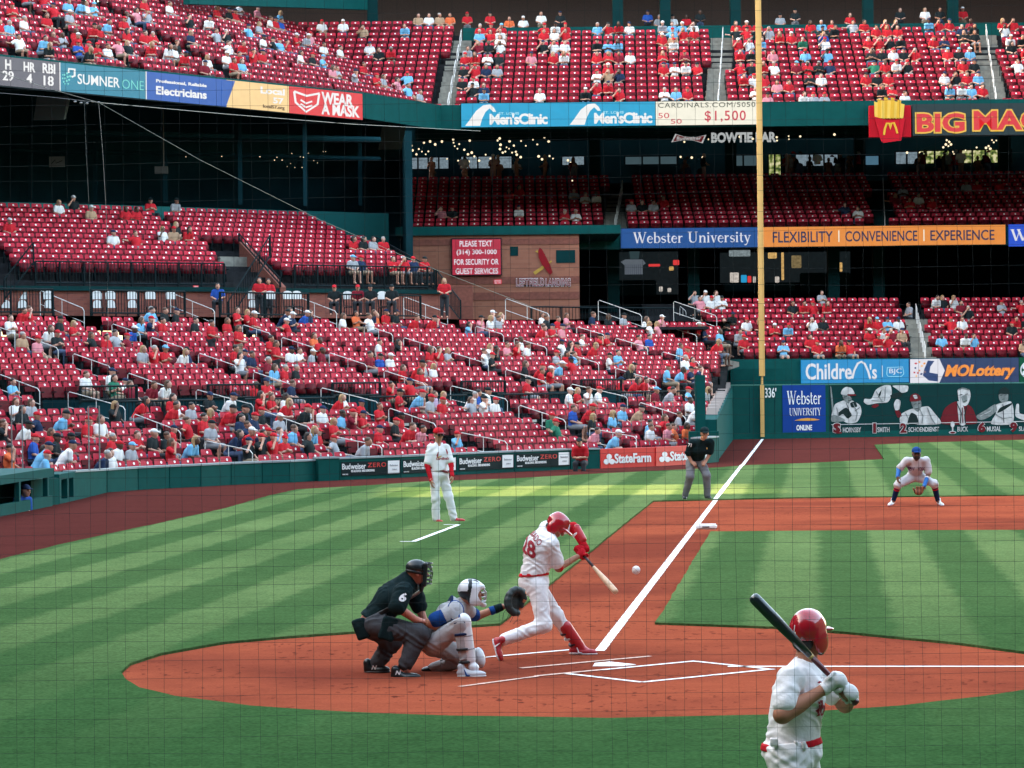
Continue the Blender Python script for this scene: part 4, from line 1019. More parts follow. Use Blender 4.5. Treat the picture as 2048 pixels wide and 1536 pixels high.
def helmet(o, c, F_, m, s=1.0, flap=1, brim=True, h=.007, name='helmet'):
    c = V3(c); L = lambda x, y, z: c+F_@np.array([x, y, z])*s
    pr = [('e', L(0, -.008, .03), F_, (.102*s, .122*s, .112*s), .02), ('c', L(0, -.06, .10), L(0, .06, .11), .022*s, .018*s, .05)]
    for sg in ((-1, 1) if flap == 2 else (flap,)):
        pr.append(('e', L(sg*.088, .0, -.045), F_, (.022*s, .062*s, .062*s), .03))
    low = both(lambda P, f: np.maximum(f, -np.maximum(((P-L(0, 0, -.022))@F_[:, 2]), -1)-0.0 if False else np.where(np.abs((P-c)@F_[:, 0]) > .070*s, f, -(P-L(0, -.0, -.035))@F_[:, 2])))
    pr2 = pr
    b = layer(name, pr2, h, m, o, post=low)
    if brim:
        layer('brim', [('e', L(0, .115, .028), F_, (.082*s, .085*s, .018*s), .02)], h, m, b, post=both(lambda P, f: np.maximum(f, -((P-L(0, .055, 0))@F_[:, 1]))))
    return b
def cap(o, c, F_, m, s=1.0, h=.008, logo=None, m2=None):
    c = V3(c); L = lambda x, y, z: c+F_@np.array([x, y, z])*s
    b = layer('cap', [('e', L(0, -.006, .045), F_, (.088*s, .108*s, .083*s), .02)], h, m, o, post=lambda P, f: np.maximum(f, -((P-L(0, 0, .028))@F_[:, 2])))
    layer('cap_brim', [('e', L(0, .115, .036), F_, (.072*s, .078*s, .012*s), .02)], h, m2 or m, b, post=lambda P, f: np.maximum(f, -((P-L(0, .06, 0))@F_[:, 1])))
    return b
# ================================================================ the seven large figures
def J(D0): return lambda u, v, dd=0.0: V3(at(u, v, D0+dd))
UPZ = np.array([0, 0, 1.0])
def person(prims, h, m, base, label, paint=None):
    o = layer('person', prims, h, m, origin=base, paint=paint); tag(o, label, 'person'); return o
# ---------------------------------------------------------------- batter
j = J(32.6); h = .0085
pel, che, nk = j(1067, 1165, 0), j(1077, 1098, .02), j(1087, 1064, .06); hd = j(1113, 1052, .06)
sR, eR, wR = j(1102, 1090, -.12), j(1117, 1136, -.02), j(1157, 1112, .16); sL, eL, wL = j(1092, 1056, .24), j(1146, 1054, .40), j(1172, 1098, .28)
hR, kR, aR = j(1075, 1176, -.10), j(1088, 1250, -.18), j(1004, 1281, -.28); hL, kL, aL = j(1072, 1172, .10), j(1110, 1229, .20), j(1156, 1295, .30)
g1, g2_ = j(1165, 1109, .20), j(1172, 1106, .22); tip = j(1234, 1187, -.38); bd = (tip-g1); bd /= np.linalg.norm(bd)
knob = g1-bd*.085
base = V3(grd(1100, 1316))
Fh = frame(V3((.72, -.25, -.62)), V3((.28, .12, 1)))
body = torso(pel, che, nk, sR, sL, .93)+limb(sR, eR, wR, .055, .042, .030)+limb(sL, eL, wL, .055, .042, .030)+limb(hR, kR, aR, .088, .058, .040)+limb(hL, kL, aL, .088, .058, .040)
body += [('c', nk, hd, .056, .05, .03)]+head_prims(hd, Fh, 1.02)+fist_prims(g1, bd, V3((-.3, -.5, .5)))+fist_prims(g1-bd*.085+bd*.0, bd, V3((.2, .5, .5)))+[('c', aR, j(996, 1310, -.32), .026, .02), ('c', aL, j(1180, 1304, .28), .035, .022)]
o = person(body, h, SK['tan'], base, 'batter in white uniform and red helmet swinging a pale bat at home plate'); batter = o
sh = layer('jersey', torso(pel, che, nk, sR, sL, 1.08, .016)+[('c', sR, sR+(eR-sR)*.72, .082, .086, .05), ('c', sL, sL+(eL-sL)*.62, .080, .084, .05)], h, C_white, o, wr=.0042, wf=42,
           post=cut(j(1066, 1149, 0), V3((0, 0, -1))+.12*V3((1, 0, 0))))
layer('trousers', torso(pel, che, nk, sR, sL, 1.0, .006)+[('e', pel, np.eye(3), (.176, .140, .135), .05)]+limb(hR, kR, aR+(kR-aR)*.06, .112, .083, .070, .05)+limb(hL, kL, kL+(aL-kL)*.55, .106, .082, .066, .05), h, C_white, o, wr=.0042, wf=38, post=cut(j(1066, 1146, 0), UPZ))
layer('belt', torso(pel, che, nk, sR, sL, 1.0, .020)+[('e', pel, np.eye(3), (.182, .146, .14), .05)], h, C_red, o, post=slab(j(1066, 1148, 0), V3((-.06, 0, 1)), .018))
mb = MB(); b_ = Vector(base)
for u, w_ in ((1048, 7), (1080, 0)):
    if w_:
        q = at(u, 1146, 32.42)-b_; mb.box((q.x-.022, q.y-.02, q.z-.022), (q.x+.03, q.y+.02, q.z+.024))
mb.build('belt_loop', [C_white], o)
layer('undersleeve', [('c', sR+(eR-sR)*.66, eR+(wR-eR)*.02, .062, .052, .02)], h, C_red, o)
layer('undersleeve', limb(sL+(eL-sL)*.5, eL, wL, .058, .052, .042), h, C_red, o, wr=.002, wf=40)
layer('elbow_guard', [('c', eL+(wL-eL)*.12+V3((.02, -.02, .02)), eL+(wL-eL)*.62+V3((.02, -.02, .015)), .046, .042, .02)], h, mat('red_guard', (.50, .02, .03), .35), o)
layer('guard_strap', [('c', eL+(wL-eL)*.30, eL+(wL-eL)*.38, .060, .058, .01)], .007, C_white, o, post=slab(eL+(wL-eL)*.34, wL-eL, .012))
layer('batting_glove', fist_prims(g1, bd, V3((-.3, -.5, .5)), 1.10)+[('c', wR+(g1-wR)*.1, g1+V3((0, 0, .03)), .034, .034, .02)], .006, C_red, o)
layer('batting_glove', fist_prims(g1-bd*.085, bd, V3((.2, .5, .5)), 1.10)+[('c', wL+(g1-wL)*.0, g1-bd*.07+V3((.01, .02, .03)), .035, .034, .02)], .006, C_red, o)
hm = helmet(o, hd, Fh, P_red, 1.06, flap=2)
layer('hair', [('e', hd+Fh@V3((0, -.055, -.055)), Fh, (.075, .05, .04), .02), ('c', hd+Fh@V3((.078, .01, -.02)), hd+Fh@V3((.074, .02, -.06)), .010, .008, .01)], .007, M_hair, o)
face_bits(o, hd, Fh, 1.02)
layer('shin_guard', [('c', kL+(aL-kL)*.40+V3((.012, -.02, .01)), aL+V3((.012, -.02, .02)), .074, .062, .02), ('e', aL+V3((.06, -.02, -.015)), frame(V3((1, -.2, -.35)), UPZ), (.05, .075, .035), .03)], h, mat('red_guard', (.50, .02, .03), .35), o)
for t, w_ in ((.50, .016), (.66, .018), (.84, .016)):
    q = kL+(aL-kL)*t; layer('strap', [('c', kL+(aL-kL)*.3, aL, .086, .075, .02)], .008, mat('strap_navy', (.03, .02, .035), .6) if t != .66 else C_white, o, post=both(slab(q, aL-kL, w_*(.8 if t != .66 else .7)), cut(q+V3((.06 if t != .66 else .03, 0, 0)), V3((1, -.5, .4)))))
sx = shoe(o, j(1138, 1308, .28), j(1194, 1309, .24), UPZ, mat('shoe_red', (.45, .02, .03), .5), mat('shoe_white', (.78, .76, .77), .5), .008, 1.0, swoosh=(mat('shoe_white', (.78, .76, .77), .5), 1))
shoe(o, j(984, 1278, -.33), j(999, 1324, -.37), V3((1, -.30, .25)), MATS['shoe_red'], MATS['shoe_white'], .008, 1.0, swoosh=(MATS['shoe_white'], 1))
# name and number on the back
rt_ = V3((.80, -.55, 0)); bu = V3((.22, .1, 1))
M_num_red = mat('number_red', (.36, .012, .03), .7)
decal(sh, '28', Vector(j(1054, 1094, -.1)), (.76, -.48, -.36), (-.02, .0, 1), .25, .185, M_num_red, .03, name='back_number')
decal(sh, 'RENADO', Vector(j(1068, 1070, -.08)), (.56, -.38, -.72), (.50, .0, .75), .29, .072, M_num_red, .01, name='back_name')
bt = lathe_tool('baseball_bat', [(knob-bd*.012, .020, 0), (knob, .026, 0), (knob+bd*.012, .016, 0), (knob+bd*.10, .0135, 0), (knob+bd*.34, .0165, 1), (knob+bd*.46, .024, 1), (knob+bd*.60, .032, 1), (knob+bd*.82, .0345, 1), (knob+bd*.845, .030, 1), (knob+bd*.852, .018, 1)], [mat('dark_handle', (.05, .03, .035), .5), P_wood], origin=knob)
tag(bt, 'pale wooden bat held low in the gloves of the swinging batter', 'baseball bat')
bc = at(1272, 1140, 31.9); mb = MB(); mb.ball((0, 0, 0), .046, 20, 14); bl = mb.build('baseball', [mat('ball_leather', (.80, .74, .72), .6)], smooth=True); bl.location = bc; tag(bl, 'white ball in flight right of the pale bat', 'baseball')
mb = MB()
mb.tube([(.0462*math.cos(a)*math.cos(.5*math.sin(2*a)), .0462*math.sin(a)*math.cos(.5*math.sin(2*a)), .0462*math.sin(.5*math.sin(2*a))) for a in [2*math.pi*k/48 for k in range(49)]], .0014, 4); mb.build('red_seam', [mat('seam_red', (.4, .05, .05), .7)], bl)
# ---------------------------------------------------------------- catcher
j = J(30.9); h = .0085
pel, che, nk, hd = j(864, 1284, .05), j(896, 1234, .05), j(922, 1207, .06), j(944, 1186, .05)
sR, eR, wR = j(908, 1222, -.14), j(858, 1246, -.18), j(900, 1270, -.12); sL, eL, wL = j(932, 1217, .22), j(952, 1233, .38), j(1003, 1214, .42)
hR, kR, aR = j(868, 1288, -.10), j(922, 1246, -.28), j(932, 1330, -.28); hL, kL, aL = j(866, 1292, .14), j(950, 1316, .22), j(866, 1336, .30)
base = V3(grd(915, 1356)); Fh = frame(V3((.92, .18, .05)), UPZ+V3((-.10, 0, 0)))
body = torso(pel, che, nk, sR, sL, 1.0)+limb(sR, eR, wR, .056, .044, .034)+limb(sL, eL, wL, .055, .044, .034)+limb(hR, kR, aR, .092, .062, .042)+limb(hL, kL, aL, .09, .062, .042)
body += [('c', nk, hd, .058, .052, .03)]+head_prims(hd, Fh, 1.02)+hand_prims(wR, V3((.9, .3, -.5)), V3((.2, .7, .3)), 1, 1, .8)+hand_prims(wL, V3((1, .0, .15)), V3((.3, .2, .9)), -1, .95, .4)+[('c', aR, j(950, 1348, -.32), .035, .02), ('c', aL, j(856, 1343, .3), .035, .02)]
o = person(body, h, SK['tan'], base, 'crouching catcher in grey and blue gear reaching his dark mitt forward')
sh = layer('jersey', torso(pel, che, nk, sR, sL, 1.04, .014)+[('c', sR, sR+(eR-sR)*.75, .080, .082, .05), ('c', sL, sL+(eL-sL)*.8, .078, .074, .05)], h, [C_grey, C_blue], o, wr=.004, wf=24, post=cut(j(852, 1268, .05), V3((-.75, 0, -1))),
           paint=lambda C: ((rcone(C, sR+(eR-sR)*.42, eR, .10, .10) < 0) & (((C-(sR+(eR-sR)*.42))@(eR-sR)) > 0) | (rcone(C, sL+(eL-sL)*.45, eL, .10, .10) < 0) & (((C-(sL+(eL-sL)*.45))@(eL-sL)) > 0)).astype(int))
Rt = frame(V3((.75, .35, .1)), UPZ+V3((.5, 0, 0)))
cp = layer('chest_protector', [('e', che+V3((.035, .0, .0)), Rt, (.205, .125, .235), .04), ('e', pel+V3((.09, 0, .05)), Rt, (.17, .11, .12), .05)], h, cloth('pale_grey_pad', (.50, .50, .52)), o, wr=.002, wf=30, post=cut(che+V3((-.04, 0, 0)), V3((-1, -.15, .35))))
layer('pad_trim', [('e', che+V3((.035, .0, .0)), Rt, (.208, .128, .238), .04)], h, C_navy, o, post=slab(che+V3((-.035, 0, 0)), V3((-1, -.15, .35)), .010))
layer('shoulder_pad', [('e', sR+V3((.015, -.03, .005)), frame(V3((.3, -1, .25)), UPZ), (.085, .045, .105), .02)], .007, MATS['pale_grey_pad'], o)
layer('pad_trim', [('e', sR+V3((.016, -.022, .003)), frame(V3((.3, -1, .25)), UPZ), (.094, .040, .114), .02)], .007, C_blue, o)
layer('trousers', [('e', pel, np.eye(3), (.165, .155, .135), .05)]+limb(hR, kR, kR+(aR-kR)*.8, .115, .09, .066, .05)+limb(hL, kL, aL, .115, .09, .06, .05), h, C_grey, o, wr=.0042, wf=38, post=cut(j(862, 1262, 0), V3((-.55, 0, 1))))
sd_ = aR-kR; fr = V3((.9, .2, .25))
sg = layer('shin_guard', [('e', kR+V3((.035, -.01, .015)), frame(V3((1, .1, .25)), UPZ), (.082, .072, .092), .03), ('c', kR+V3((.04, -.01, -.08)), aR+V3((.045, -.01, .06)), .075, .056, .03), ('e', aR+V3((.075, -.01, -.02)), frame(V3((1, .1, -.5)), UPZ), (.062, .065, .05), .02)], h, P_white, o, post=cut(kR+V3((-.022, 0, 0)), V3((-1, 0, -.03))))
for t in (.30, .62):
    q = kR+sd_*t+V3((.04, -.01, 0)); layer('guard_gap', [('c', kR+V3((.04, -.01, -.08)), aR+V3((.045, -.01, .06)), .079, .060, .03)], .008, mat('grey_gap', (.16, .17, .19), .6), o, post=both(slab(q, sd_, .006), cut(q+V3((-.03, 0, 0)), V3((-1, 0, 0)))))
for t, m_ in ((-.02, C_navy), (.26, C_navy), (.62, P_black), (.93, P_black)):
    q = kR+sd_*t; layer('strap', [('c', kR, aR, .102, .074, .02)], .008, m_, o, post=both(slab(q, sd_, .014), cut(q+V3((.05, 0, 0)), V3((1, 0, 0)))))
layer('pad_trim', [('c', kR+V3((.04, -.01, -.08)), aR+V3((.045, -.01, .06)), .079, .060, .03), ('e', kR+V3((.035, -.01, .015)), frame(V3((1, .1, .25)), UPZ), (.086, .076, .096), .03)], h, C_blue, o, post=slab(kR+V3((-.016, 0, 0)), V3((-1, 0, -.03)), .010))
layer('shin_guard', [('e', kL+V3((.04, -.02, .01)), frame(V3((1, 0, .1)), UPZ), (.075, .06, .105), .03), ('e', kL+V3((.055, -.03, -.02)), frame(V3((1, 0, .1)), UPZ), (.06, .05, .075), .03)], h, P_white, o)
layer('pad_trim', [('e', kL+V3((.052, .01, .0)), frame(V3((1, 0, .1)), UPZ), (.06, .055, .110), .03)], h, C_blue, o)
shoe(o, j(914, 1354, -.3), j(972, 1353, -.36), UPZ, mat('shoe_grey', (.55, .56, .60), .5), P_white, .008, 1.05, swoosh=(C_blue, 1))
shoe(o, j(894, 1342, .32), j(842, 1345, .30), V3((0, -.3, 1)), P_black, P_black, .009)
layer('wristband', [('c', eL+(wL-eL)*.58, eL+(wL-eL)*.74, .048, .044, .01)], .007, C_blue, o, post=slab(eL+(wL-eL)*.64, wL-eL, .03))
layer('wrist_guard', [('c', eL+(wL-eL)*.74, eL+(wL-eL)*1.02, .048, .042, .01)], .007, C_black, o, post=slab(eL+(wL-eL)*.88, wL-eL, .045))
# mitt
mc = j(1030, 1203, .40); Fm = frame(V3((.55, -.8, .1)), V3((.25, .1, 1)))
mp = []
for k in range(11):
    a = -1.9+4.6*k/10; q = mc+Fm@V3((.105*math.cos(a), 0.02, .125*math.sin(a))); a2 = -1.9+4.6*(k+1)/10; q2 = mc+Fm@V3((.105*math.cos(a2), 0.02, .125*math.sin(a2)))
    if k < 10: mp.append(('c', q, q2, .036, .036, .02))
mp += [('e', mc+Fm@V3((0, -.035, 0)), Fm, (.12, .028, .14), .03), ('c', mc+Fm@V3((-.09, -.01, -.02)), mc+Fm@V3((-.075, .01, .13)), .034, .026, .03)]
mt = layer('catcher_mitt', mp, .007, [M_leather, mat('orange_lace', (.55, .20, .10), .6)], o, paint=lambda C: (((C-mc)@Fm[:, 0] < -.075) & (np.sin((C-mc)@Fm[:, 2]*70) > .55)).astype(int))
for k in range(4):
    mb = MB(); q = Vector(mc+Fm@V3((-.06+.05*k, .02, -.13+.015*k)))-Vector(base); mb.tube([q, q+Vector((-.02-.01*k, -.01, -.06)), q+Vector((-.06, .01, -.10-.012*k))], .003, 4); mb.build('lace', [M_leather], mt)
# catcher helmet with cage
L = lambda x, y, z: hd+Fh@V3((x, y, z))
hc = layer('catcher_helmet', [('e', L(0, -.015, .035), Fh, (.118, .138, .118), .03), ('e', L(.09, .015, -.06), Fh, (.035, .085, .075), .03), ('e', L(-.09, .015, -.06), Fh, (.035, .085, .075), .03), ('c', L(-.07, .10, .06), L(.07, .10, .06), .028, .028, .03), ('c', L(-.06, .10, -.13), L(.06, .10, -.13), .022, .022, .04), ('c', L(.095, .06, -.06), L(.05, .115, -.13), .02, .02, .03), ('c', L(-.095, .06, -.06), L(-.05, .115, -.13), .02, .02, .03)],
           .007, [P_white, P_black, C_blue], o, post=both(lambda P, f: np.maximum(f, -ellip(P, L(0, .155, -.035), Fh, (.22, .135, .085)))),
           paint=lambda C: np.where(np.abs((C-L(0, -.055, 0))@Fh[:, 1]-.25*((C-hd)@Fh[:, 2])) < .020, 1, np.where(((C-hd)@Fh[:, 2] < .03) & ((C-hd)@Fh[:, 1] < -.05), 1, 0)))
for sx_ in (-.05, -.018, .018, .05):
    mb = MB(); mb.tube([Vector(L(sx_*1.1, y_, .035+.118*math.sqrt(max(0, 1-((y_+.015)/.138)**2-(sx_*1.1/.118)**2))))-Vector(base) for y_ in (.0, .025, .05, .075)], [.003, .007, .007, .003], 6); mb.build('vent', [P_black], hc)
mb = MB(); mb.tube([Vector(L(.098, .05, .03))-Vector(base), Vector(L(.108, .035, -.03))-Vector(base), Vector(L(.098, .055, -.10))-Vector(base), Vector(L(.06, .10, -.14))-Vector(base)], .007, 6); mb.build('edge_trim', [mat('grey_gap', (.16, .17, .19), .6)], hc)
M_wire = mat('bare_steel', (.55, .54, .55), .35, metal=.6)
for z in (.045, .0, -.045, -.09):
    mb = MB(); mb.tube([Vector(L(.085*math.cos(a), .085+.055*math.sin(a), z))-Vector(base) for a in [math.pi*k/10 for k in range(11)]], .005, 5); mb.build('cage_bar', [M_wire], hc)
for x in (-.05, .0, .05):
    mb = MB(); mb.tube([Vector(L(x, .10, .065))-Vector(base), Vector(L(x, .145, .0))-Vector(base), Vector(L(x, .140, -.06))-Vector(base), Vector(L(x*.8, .115, -.13))-Vector(base)], .005, 5); mb.build('cage_bar', [M_wire], hc)
face_bits(o, hd, Fh, 1.0)
decal(cp, '', Vector(che+V3((-.02, -.1, -.05))), (1, -.1, 0), (0, 0, 1), .075, .075, C_white, geo=disc_geo(), name='patch', lift=.004)
decal(cp, '41', Vector(che+V3((-.02, -.1, -.05))), (.95, -.1, .3), (-.3, 0, 1), .05, .04, P_black, name='patch_number', lift=.009)
# ---------------------------------------------------------------- home plate umpire
j = J(30.9); h = .009
pel, che, nk, hd = j(744, 1246, .05), j(782, 1198, .05), j(816, 1160, .03), j(834, 1144, .0)
sR, eR, wR = j(806, 1184, -.18), j(794, 1214, -.26), j(832, 1240, -.20); sL, eL, wL = j(826, 1176, .24), j(838, 1215, .36), j(850, 1246, .26)
hR, kR, aR = j(752, 1252, -.12), j(838, 1268, -.20), j(812, 1326, -.22); hL, kL, aL = j(748, 1254, .14), j(784, 1282, .26), j(756, 1324, .22)
base = V3(grd(790, 1358)); Fh = frame(V3((.95, .22, -.06)), UPZ+V3((.02, 0, 0)))
body = torso(pel, che, nk, sR, sL, 1.12)+limb(sR, eR, wR, .064, .050, .036)+limb(sL, eL, wL, .064, .05, .036)+limb(hR, kR, aR, .10, .066, .044)+limb(hL, kL, aL, .10, .066, .044)
body += [('c', nk, hd, .066, .064, .03)]+head_prims(hd, Fh, 1.06)+hand_prims(wR, V3((.95, .15, -.1)), V3((0, .3, -1)), 1, 1.0, .55)+hand_prims(wL, V3((.9, -.2, -.2)), V3((0, .3, -1)), -1, 1.0, .6)+[('c', aR, j(813, 1340, -.24), .036, .03), ('c', aL, j(757, 1333, .2), .036, .03)]
o = person(body, h, SK['red'], base, 'home plate umpire in black shirt and charcoal trousers bending behind the catcher')
sh = layer('shirt', torso(pel, che, nk, sR, sL, 1.20, .016)+[('c', sR, sR+(eR-sR)*.95, .098, .098, .05), ('c', sL, sL+(eL-sL)*.9, .096, .094, .05), ('c', che, nk, .155, .10, .06)], h, C_black, o, wr=.0042, wf=38, post=cut(j(742, 1236, .05), V3((-.45, 0, -1))))
layer('trousers', torso(pel, che, nk, sR, sL, 1.15, .008)+[('e', pel+V3((-.02, 0, 0)), np.eye(3), (.185, .185, .15), .06)]+limb(hR, kR, aR, .135, .105, .085, .06)+limb(hL, kL, aL, .135, .105, .085, .06), h, C_char, o, wr=.0065, wf=34, post=both(cut(j(748, 1226, .05), V3((-.50, 0, 1)))))
layer('belt', torso(pel, che, nk, sR, sL, 1.20, .024)+[('e', pel+V3((-.02, 0, 0)), np.eye(3), (.19, .19, .155), .06)], h, P_black, o, post=slab(j(748, 1231, .05), V3((-.5, 0, 1)), .024))
layer('ball_bag', [('b', j(722, 1258, -.14), frame(V3((-.2, -1, 0)), UPZ+V3((-.35, 0, 0))), (.075, .04, .115), .03, .03)], h, C_black, o, wr=.003)
layer('ball_bag', [('b', j(776, 1258, -.22), frame(V3((.1, -1, 0)), UPZ+V3((.3, 0, 0))), (.085, .05, .125), .03, .03)], h, C_black, o, wr=.003)
shoe(o, j(782, 1360, -.24), j(842, 1359, -.30), UPZ, P_black, P_black, .009, 1.2); shoe(o, j(728, 1346, .24), j(780, 1344, .16), UPZ, P_black, P_black, .009, 1.2)
sh_b = o
cb = layer('cap', [('e', hd+Fh@V3((0, -.008, .045)), Fh, (.096, .118, .088), .02)], .008, P_black, o, post=lambda P, f: np.maximum(f, -((P-(hd+Fh@V3((0, 0, .018))))@Fh[:, 2])))
L = lambda x, y, z: hd+Fh@V3((x, y, z)); B = Vector(base)
mk = layer('face_mask', [('c', L(-.085, .07, .085), L(.085, .07, .085), .022, .022, .02), ('c', L(-.09, .065, -.12), L(.09, .065, -.12), .024, .024, .02), ('c', L(.095, .07, .085), L(.1, .065, -.12), .024, .024, .02), ('c', L(-.095, .07, .085), L(-.1, .065, -.12), .024, .024, .02), ('c', L(0, .06, -.13), L(0, .055, -.19), .03, .022, .03)], .008, P_black, o)
for z in (.10, .06, .015, -.03, -.075, -.115):
    mb = MB(); mb.tube([Vector(L(.095*math.cos(a), .085+.075*math.sin(a), z))-B for a in [math.pi*k/10 for k in range(11)]], .0065, 5); mb.build('cage_bar', [P_black], mk)
for x in (-.04, .04):
    mb = MB(); mb.tube([Vector(L(x, .12, .10))-B, Vector(L(x, .16, .0))-B, Vector(L(x, .145, -.115))-B], .0065, 5); mb.build('cage_bar', [P_black], mk)
layer('strap', [('e', hd+Fh@V3((0, -.006, .02)), Fh, (.101, .122, .108), .02)], .008, P_black, mk, post=slab(hd+Fh@V3((0, 0, -.005)), Fh[:, 2]+.15*Fh[:, 1], .016))
face_bits(o, hd, Fh, 1.06)
decal(sh, '6', Vector(sR+(eR-sR)*.30+V3((.02, -.1, 0))), (.95, -.3, -.25), (.25, 0, 1), .062, .095, C_white, .04, name='sleeve_number')
for hx_, m0 in ((j(795, 1346, -.36), 1), (j(746, 1334, .10), 1)):
    for ch in o.children:
        pass
def mark(o, c, txt, r, u, w_, h_, m): 
    V, P = text_geo(txt, .03, .3); me = from_arrays('side_mark', [tuple(Vector(c)+Vector(r).normalized()*((x-.5)*w_)+Vector(u).normalized()*((y-.5)*h_)-loc_in(o)) for x, y in V], P, m); return link(bpy.data.objects.new('side_mark', me), o)
mark(o, j(796, 1345.5, -.345), 'N', (1, -.1, 0), (0, 0, 1), .062, .045, C_white); mark(o, j(748, 1335, .11), 'N', (1, -.15, 0), (0, 0, 1), .06, .045, C_white)
# ---------------------------------------------------------------- on-deck batter
j = J(17.0); h = .0075
pel, che, nk, hd = j(1584, 1502, 0), j(1597, 1390, .0), j(1612, 1318, .02), j(1617, 1268, .04)
sR, eR, wR = j(1578, 1358, -.17), j(1564, 1430, -.26), j(1648, 1378, -.16); sL, eL, wL = j(1626, 1348, .15), j(1690, 1409, .16), j(1706, 1396, -.06)
g1, g2_ = j(1668, 1364, -.14), j(1694, 1387, -.13); tip = j(1504, 1192, -.22); bd = tip-g2_; bd /= np.linalg.norm(bd); g1 = g2_+bd*.092
gz = 0.0; foot = lambda u, dd, z: V3((at(u, 1500, 17+dd).x, 17+dd, z))
hR, kR, aR = j(1576, 1510, -.10), foot(1590, -.16, .52), foot(1560, -.20, .09); hL, kL, aL = j(1596, 1508, .11), foot(1625, .16, .52), foot(1612, .20, .09)
base = V3((at(1585, 1500, 17).x, 17.0, 0)); Fh = frame(V3((.62, .78, -.05)), UPZ)
body = torso(pel, che, nk, sR, sL, .95)+limb(sR, eR, wR, .054, .046, .031)+limb(sL, eL, wL, .054, .044, .031)+limb(hR, kR, aR, .092, .06, .042)+limb(hL, kL, aL, .092, .06, .042)
body += [('c', nk, hd, .060, .056, .03), ('e', eR+(wR-eR)*.3, frame(wR-eR, UPZ), (.044, .11, .046), .03)]+head_prims(hd, Fh, 1.0)+fist_prims(g1, bd, V3((.4, -.6, .6)))+fist_prims(g2_, bd, V3((.7, -.5, -.2)))+[('c', wR, g1, .03, .03, .02), ('c', wL, g2_, .03, .03, .02)]
body += [('c', aR, aR+V3((.18, .05, -.05)), .036, .03), ('c', aL, aL+V3((.18, .05, -.05)), .036, .03)]
o = person(body, h, SK['tan'], base, 'batter waiting in the foreground in white uniform and red helmet with bat on his shoulder')
sh = layer('jersey', torso(pel, che, nk, sR, sL, .93, .010)+[('c', sR, sR+(eR-sR)*.68, .070, .078, .05), ('c', sL, sL+(eL-sL)*.62, .070, .076, .05), ('c', pel+V3((0, 0, .06)), che, .146, .142, .08)], h, C_white, o, wr=.0042, wf=42, post=both(cut(j(1586, 1484, 0), V3((.10, 0, -1))), lambda P, f: np.maximum(f, -ellip(P, nk+V3((.02, .0, .035)), np.eye(3), (.082, .085, .070)))))
layer('trousers', torso(pel, che, nk, sR, sL, .97, .008)+[('e', pel, np.eye(3), (.178, .165, .14), .05)]+limb(hR, kR, aR, .118, .088, .075, .05)+limb(hL, kL, aL, .118, .088, .075, .05), h, C_white, o, wr=.0042, wf=38, post=cut(j(1585, 1478, 0), V3((-.10, 0, 1))))
layer('belt', torso(pel, che, nk, sR, sL, .99, .022)+[('e', pel, np.eye(3), (.184, .172, .146), .05)], h, C_red, o, post=slab(j(1585, 1486, 0), V3((-.12, 0, 1)), .020))
for u in (1548, 1592, 1608):
    q = j(u, 1489+(u-1585)*.12, -.175); layer('belt_loop', [('b', q, np.eye(3), (.012 if u != 1548 else .024, .018, .024), .01, .006)], .007, C_white, o)
layer('batting_glove', fist_prims(g1, bd, V3((.4, -.6, .6)), 1.12)+[('c', wR+(g1-wR)*.05, g1+V3((.01, -.02, .02)), .037, .036, .02)], .0055, mat('white_leather', (.74, .73, .73), .5, bump=.3, bscale=30), o)
layer('batting_glove', fist_prims(g2_, bd, V3((.7, -.5, -.2)), 1.14)+[('c', wL+(g2_-wL)*.1, g2_+V3((.02, 0, 0)), .037, .036, .02)], .0055, MATS['white_leather'], o)
layer('glove_cuff', [('c', wR+(wR-g1)*.12, wR+(g1-wR)*.35, .040, .039, .01)], .006, C_white, o, post=slab(wR+(g1-wR)*.08, g1-wR, .022))
helmet(o, hd, Fh, P_red, 1.02, flap=1, h=.006)
layer('hair', [('e', hd+Fh@V3((0, -.062, -.055)), Fh, (.068, .04, .045), .02)], .006, M_hair, o); layer('beard', [('c', hd+Fh@V3((.07, .01, -.04)), hd+Fh@V3((.045, .06, -.10)), .020, .024, .02)], .006, M_hair, o)
face_bits(o, hd, Fh, 1.0)
for ch in o.children:
    if ch.name.startswith('helmet'):
        mark(ch, hd+Fh@V3((-.012, -.132, .03)), 'L', Fh[:, 0], UPZ, .016, .05, C_white)
decal(sh, 'Cardinals', Vector(j(1637, 1416, -.09)), (.55, -.83, .05), (0.05, 0, 1), .30, .095, M_num_red, .015, name='chest_lettering', shear=.25, reach=.05)
for u, v in ((1617, 1352), (1637, 1360)):
    decal(sh, '', Vector(j(u+6, v+6, -.07)), (.55, -.83, 0), (0, 0, 1), .05 if u > 1630 else .03, .05 if u > 1630 else .03, M_num_red, geo=poly_geo([(0, 0), (.4, .2), (1, 1), (.3, .5), (0, .9)]), name='chest_mark', reach=.05)
shoe(o, aR+V3((-.06, -.02, -.09)), aR+V3((.22, .06, -.09)), UPZ, MATS['shoe_red'], MATS['shoe_white'], .009); shoe(o, aL+V3((-.06, -.02, -.09)), aL+V3((.22, .06, -.09)), UPZ, MATS['shoe_red'], MATS['shoe_white'], .009)
kn = g2_-bd*.07
tl = np.linalg.norm(tip-kn)
